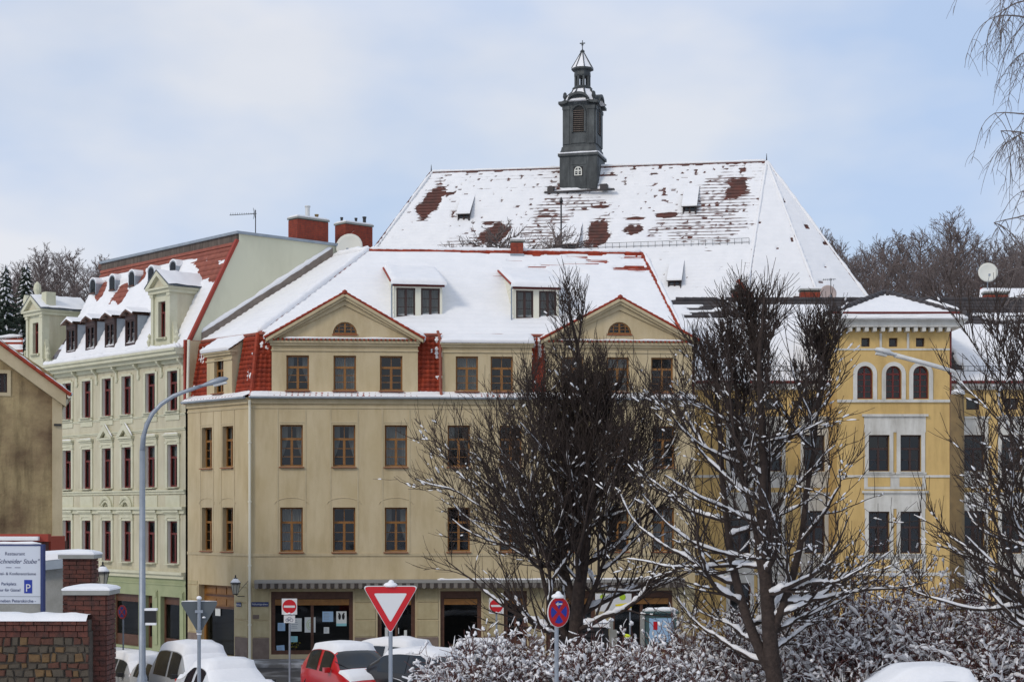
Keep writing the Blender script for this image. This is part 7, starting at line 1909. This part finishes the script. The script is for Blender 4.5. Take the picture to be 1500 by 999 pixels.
# brick and stone garden wall with pillars
Yw = 26.5; sw = Yw / F; gw_ = gz(Yw); xw1 = at(131, 900, Yw).x; M = Matrix.Translation((xw1, Yw, 0)) @ RZ(.0)
gwall = thing('stone_wall', (xw1 - 1.5, Yw, gw_), 'low garden wall of rubble stone with brick coping and snow', 'wall'); zz = lambda py: ZC + (HZ - py) * sw; Lw = 2.6
mb = MB(['mortar']); mb.box(-Lw, 0, .02, .42, gw_ - .3, zz(925)); part('core', mb, gwall, M)
rg = np.random.default_rng(4); zr_ = zz(932)
while zr_ > gw_ - .1:
    h = .09 + .06 * rg.random(); x = -Lw
    while x < -.03:
        w = min(.09 + .13 * rg.random(), -x - .004)
        if w < .05: break
        m = ['stone_a', 'stone_a', 'stone_b', 'stone_c'][rg.integers(0, 4)]; j = lambda: rg.normal(0, .010); g = .011; d = .012 + .02 * rg.random()
        c = [(x + g + j(), zr_ - h + g + j()), (x + w - g + j(), zr_ - h + g + j()), (x + w - g + j(), zr_ - g + j()), (x + g + j(), zr_ - g + j())]
        cx, cz_ = x + w / 2, zr_ - h / 2; inn = [(cx + (a - cx) * .80, cz_ + (b - cz_) * .80) for a, b in c]
        mb = MB([m]); mb.add([(a, .03, b) for a, b in c] + [(a, .02 - d, b) for a, b in c] + [(a, .008 - d, b) for a, b in inn], [(0, 1, 5, 4), (1, 2, 6, 5), (2, 3, 7, 6), (3, 0, 4, 7), (4, 5, 9, 8), (5, 6, 10, 9), (6, 7, 11, 10), (7, 4, 8, 11), (8, 9, 10, 11)]); part('stone', mb, gwall, M); x += w
    zr_ -= h
def bricks(mb, x0, x1, y, z0, z1, bw=.25, bh=.078, axis='x', off=.0):
    k = 0; z = z0
    while z < z1 - .02:
        x = x0 - (bw / 2 if k % 2 else 0)
        while x < x1 - .01:
            a, b = max(x, x0) + .005, min(x + bw, x1) - .005
            if b - a > .02:
                d = random.uniform(.0, .012)
                if axis == 'x': mb.box(a, b, y - d - .012, y + .05, z + .005, min(z + bh, z1) - .005)
                else: mb.box(y - .05, y + d + .012, a, b, z + .005, min(z + bh, z1) - .005)
            x += bw
        z += bh; k += 1
mb = MB(['brick_old']); bricks(mb, -Lw, -.02, .0, zz(933), zz(924), .22, .095); bricks(mb, -Lw, -.02, -.03, zz(924), zz(915), .12, .095); bricks(mb, -Lw, -.02, -.05, zz(915), zz(907), .22, .084); part('coping_bricks', mb, gwall, M, kind='stuff')
mb = MB(['mortar']); mb.box(-Lw, -.02, .03, .45, zz(933), zz(908)); part('coping_core', mb, gwall, M)
mb = MB(['snow']); V = []; nx = 40
for i in range(nx + 1):
    for j in range(6): x = -Lw + (Lw - .03) * i / nx; y = -.09 + .58 * j / 5; th = (.09 if 0 < j < 5 else .0) * (.75 + .5 * float(vnoise(np.array([x * 4]), np.array([y * 4]), 2)[0])); V.append((x, y, zz(908) + .01 + th - (.02 if j in (0, 5) else 0)))
link('snow', quad_mesh('snow', V, [(i * 6 + j, (i + 1) * 6 + j, (i + 1) * 6 + j + 1, i * 6 + j + 1) for i in range(nx) for j in range(5)], ['snow']), gwall, M)
def pillar(px0, px1, ytop, Y, label, capw=.07, name='brick_pillar'):
    s_ = Y / F; x0, x1 = at(px0, 900, Y).x, at(px1, 900, Y).x; w = x1 - x0; g = gz(Y); zt_ = ZC + (HZ - ytop) * s_; root = thing(name, ((x0 + x1) / 2, Y + w / 2, g), label, 'pillar', 'brick gate pillars'); M = W[root.name]; h = zt_ - g
    mb = MB(['mortar']); mb.box(-w / 2 + .012, w / 2 - .012, -w / 2 + .012, w / 2 - .012, -.3, h); part('core', mb, root, M)
    mb = MB(['brick_old']); bricks(mb, -w / 2, w / 2, -w / 2, -.1, h, .25); bricks(mb, -w / 2, w / 2, w / 2, -.1, h, .25, axis='y'); part('brickwork', mb, root, M, kind='stuff')
    mb = MB(['concrete']); c = w / 2 + capw; mb.box(-c, c, -c, c, h, h + .07); part('cap', mb, root, M)
    mb = MB(['snow']); mb.lathe([((c + .005) * 1.414, h + .07), ((c + .008) * 1.414, h + .095), ((c - .04) * 1.414, h + .125), (c * .8, h + .15), (.05, h + .165)], 4, 0, 0, math.pi / 4); part('snow', mb, root, M)
pillar(99, 155, 871, 26.75, 'brick pillar with snowy cap ending the stone wall'); pillar(92, 133, 818, 31, 'taller brick pillar with snowy cap behind the front one')
mb = MB(['concrete']); g = gz(32); p = at(66, 880, 32.5); q = at(92, 880, 32.5); zt_ = at(80, 822, 32.5).z; mb.box(p.x - .5, q.x, 32.5, 33.2, g, zt_); lw = thing('shed_wall', ((p.x + q.x) / 2, 32.8, g), 'small grey rendered shed behind the restaurant board', 'shed'); part('wall', mb, lw)
mb = MB(['zinc']); mb.add([(p.x - .5, 32.3, zt_ - .05), (q.x + .05, 32.3, zt_ + .05), (q.x + .05, 33.4, zt_ + .12), (p.x - .5, 33.4, zt_ + .06), (p.x - .5, 32.3, zt_ - .22), (q.x + .05, 32.3, zt_ - .12)], [(0, 1, 2, 3), (0, 4, 5, 1)]); part('roof', mb, lw)
mb = MB(['snow']); mb.add([(p.x - .5, 32.32, zt_ + .06), (q.x + .1, 32.32, zt_ + .17), (q.x + .1, 33.4, zt_ + .22), (p.x - .5, 33.4, zt_ + .16), (p.x - .5, 32.29, zt_ - .04), (q.x + .1, 32.29, zt_ + .06)], [(0, 1, 2, 3), (0, 4, 5, 1)]); part('snow', mb, lw)
rs = thing('red_roofed_shed', at(20, 800, 50), 'low shed with dark red edge and snow behind the restaurant board', 'shed')
p0, p1 = at(-60, 796, 50), at(58, 796, 50); mb = MB(['verge_red']); mb.box(p0.x, p1.x + .25, 50, 50.3, at(0, 793, 50).z, at(0, 782, 50).z); mb.box(p0.x, at(69, 796, 50).x, 50.4, 52, at(0, 802, 50).z - .6, at(0, 786, 50).z); part('fascia', mb, rs); mb = MB(['brick_old']); mb.box(p0.x, at(66, 796, 50).x, 50.1, 52.5, gz(50), at(0, 794, 50).z); part('wall', mb, rs); mb = MB(['snow']); mb.box(p0.x, p1.x, 49.8, 50.2, at(0, 791, 50).z, at(0, 785.5, 50).z); part('snow', mb, rs)
# things by the hedge: slatted box, bollard, banner, notice board, traffic light
Y = 60; p = at(870, 945, Y); bx_ = thing('slatted_box', (p.x, Y, gz(Y)), 'dark slatted box with a thick snow cap right of the dense tree trunk', 'box'); w = 46 / F * Y; zt_ = at(870, 918, Y).z; g = gz(Y)
mb = MB(['dark']); mb.box(p.x - w / 2 + .03, p.x + w / 2 - .03, Y + .03, Y + .8, g, zt_); part('body', mb, bx_)
for k in range(9): z = g + (zt_ - g) * (k + .3) / 9; part('slat', MB(['metal_dark']).box(p.x - w / 2, p.x + w / 2 - .25, Y - .02, Y + .03, z, z + (zt_ - g) / 14), bx_)
mb = MB(['snow']); mb.box(p.x - w / 2 - .02, p.x + w / 2 + .02, Y - .04, Y + .84, zt_, zt_ + .16); mb.lathe([(w * .64, zt_ + .16), (w * .58, zt_ + .22), (w * .3, zt_ + .26)], 4, p.x, Y + .4, math.pi / 4); part('snow', mb, bx_)
Y = 56; p = at(899, 920, Y); mb = MB(['concrete']); g = gz(Y); bo = thing('bollard', (p.x, Y, g), 'grey concrete bollard with snow tip beside the slatted box', 'bollard'); zt_ = at(0, 908, Y).z
mb.box(p.x - .10, p.x + .10, Y - .1, Y + .1, g, at(0, 922, Y).z); mb.box(p.x - .14, p.x - .02, Y - .06, Y + .06, g, zt_); part('shaft', mb, bo); mb = MB(['snow']); blob(mb, p.x - .08, Y, zt_, .09, .07); part('snow', mb, bo, smooth=True)
Y = 62; p = at(898, 882, Y); bn = thing('banner', (p.x, Y, gz(Y)), 'white banner with yellow, green and orange shapes behind the forked tree', 'banner'); u = Y / F
mb = MB(['sign_white']); mb.box(p.x - 26 * u, p.x + 27 * u, Y, Y + .03, p.z - 13 * u, p.z + 13 * u); face = part('cloth', mb, bn); M = Matrix.Translation((p.x, Y, p.z))
mb = MB(['poster_yellow']); mb.prism([(3 * u, -3 * u), (27 * u, 0), (27 * u, -8 * u), (6 * u, -9 * u)][::-1], -.012, -.004); mb.use('poster_orange').prism([(6 * u, -8 * u), (25 * u, -8 * u), (20 * u, -13 * u), (10 * u, -12 * u)][::-1], -.018, -.01); mb.use('poster_green'); mb.T = TM(14 * u, 0, 8 * u); solid_disc(mb, 4.5 * u, -.012, -.004); mb.T = TM(-15 * u, 0, 8 * u); solid_disc(mb, 4 * u, -.012, -.004); part('print', mb, face, M)
mb = MB(['metal_grey']); mb.tube([(p.x - 24 * u, Y + .06, gz(Y)), (p.x - 24 * u, Y + .06, p.z + .3)], .03, 6); mb.tube([(p.x + 25 * u, Y + .06, gz(Y)), (p.x + 25 * u, Y + .06, p.z + .3)], .03, 6); part('pole', mb, bn)
Y = 55; p = at(968, 918, Y); nb = thing('notice_board', (p.x, Y, gz(Y)), 'teal notice board with small roof behind the shrubs', 'notice board'); u = Y / F
mb = MB(['teal']); mb.box(p.x - 24 * u, p.x + 24 * u, Y, Y + .08, p.z - 28 * u, p.z + 20 * u); mb.box(p.x - 27 * u, p.x + 27 * u, Y - .1, Y + .3, p.z + 20 * u, p.z + 23 * u); part('panel', mb, nb); mb = MB(['paper_blue']); mb.box(p.x - 17 * u, p.x + 18 * u, Y - .012, Y - .004, p.z - 22 * u, p.z + 13 * u); mb.use('sign_red').box(p.x - 11 * u, p.x - 5 * u, Y - .018, Y - .01, p.z - 4 * u, p.z + 8 * u); part('poster', mb, nb); mb = MB(['concrete']); mb.box(p.x - 30 * u, p.x - 24 * u, Y - .05, Y + .1, gz(Y), p.z + 22 * u); part('post', mb, nb); mb = MB(['snow']); tube_snow_lip(mb, (p.x - 26 * u, Y + .08, p.z + 23 * u), (p.x + 26 * u, Y + .08, p.z + 23 * u), .09, 6); part('snow', mb, nb, smooth=True)
mb = MB(['hivis']); p = at(919, 932, 55); mb.T = Matrix.Translation(p) @ Matrix.Rotation(.3, 4, 'Y'); mb.lathe([(.02, -.08), (.11, -.06), (.14, .0), (.10, .06), (.03, .08)], 9); mb.T = None; mb.use('metal_dark').tube([p + Vector((0, 0, -.06)), (p.x, p.y, gz(55))], .03, 6); tag(part('yellow_cap_post', mb, None, smooth=True), 'post with bright yellow-green cap beside the notice board', 'post')
Y = 42; p = at(1458, 952, Y); tl = thing('traffic_light', (p.x, Y, gz(Y)), 'small traffic light glowing red among the shrubs at right', 'traffic light'); M = Matrix.Translation(p)
mb = MB(['metal_dark']); mb.box(-.13, .13, 0, .2, -.62, .2); mb.box(-.15, .15, -.09, 0, .11, .13); part('housing', mb, tl, M); mb = MB(['red_light']); solid_disc(mb, .07, -.03, 0); part('red_lens', mb, tl, M); mb = MB(['dark']); mb.T = TM(0, 0, -.22); solid_disc(mb, .085, -.02, 0); mb.T = TM(0, 0, -.45); solid_disc(mb, .085, -.02, 0); part('dark_lens', mb, tl, M); mb = MB(['metal_grey']); mb.tube([(0, .1, -.6), (0, .1, gz(Y) - p.z - .1)], .05, 8); part('post', mb, tl, M)
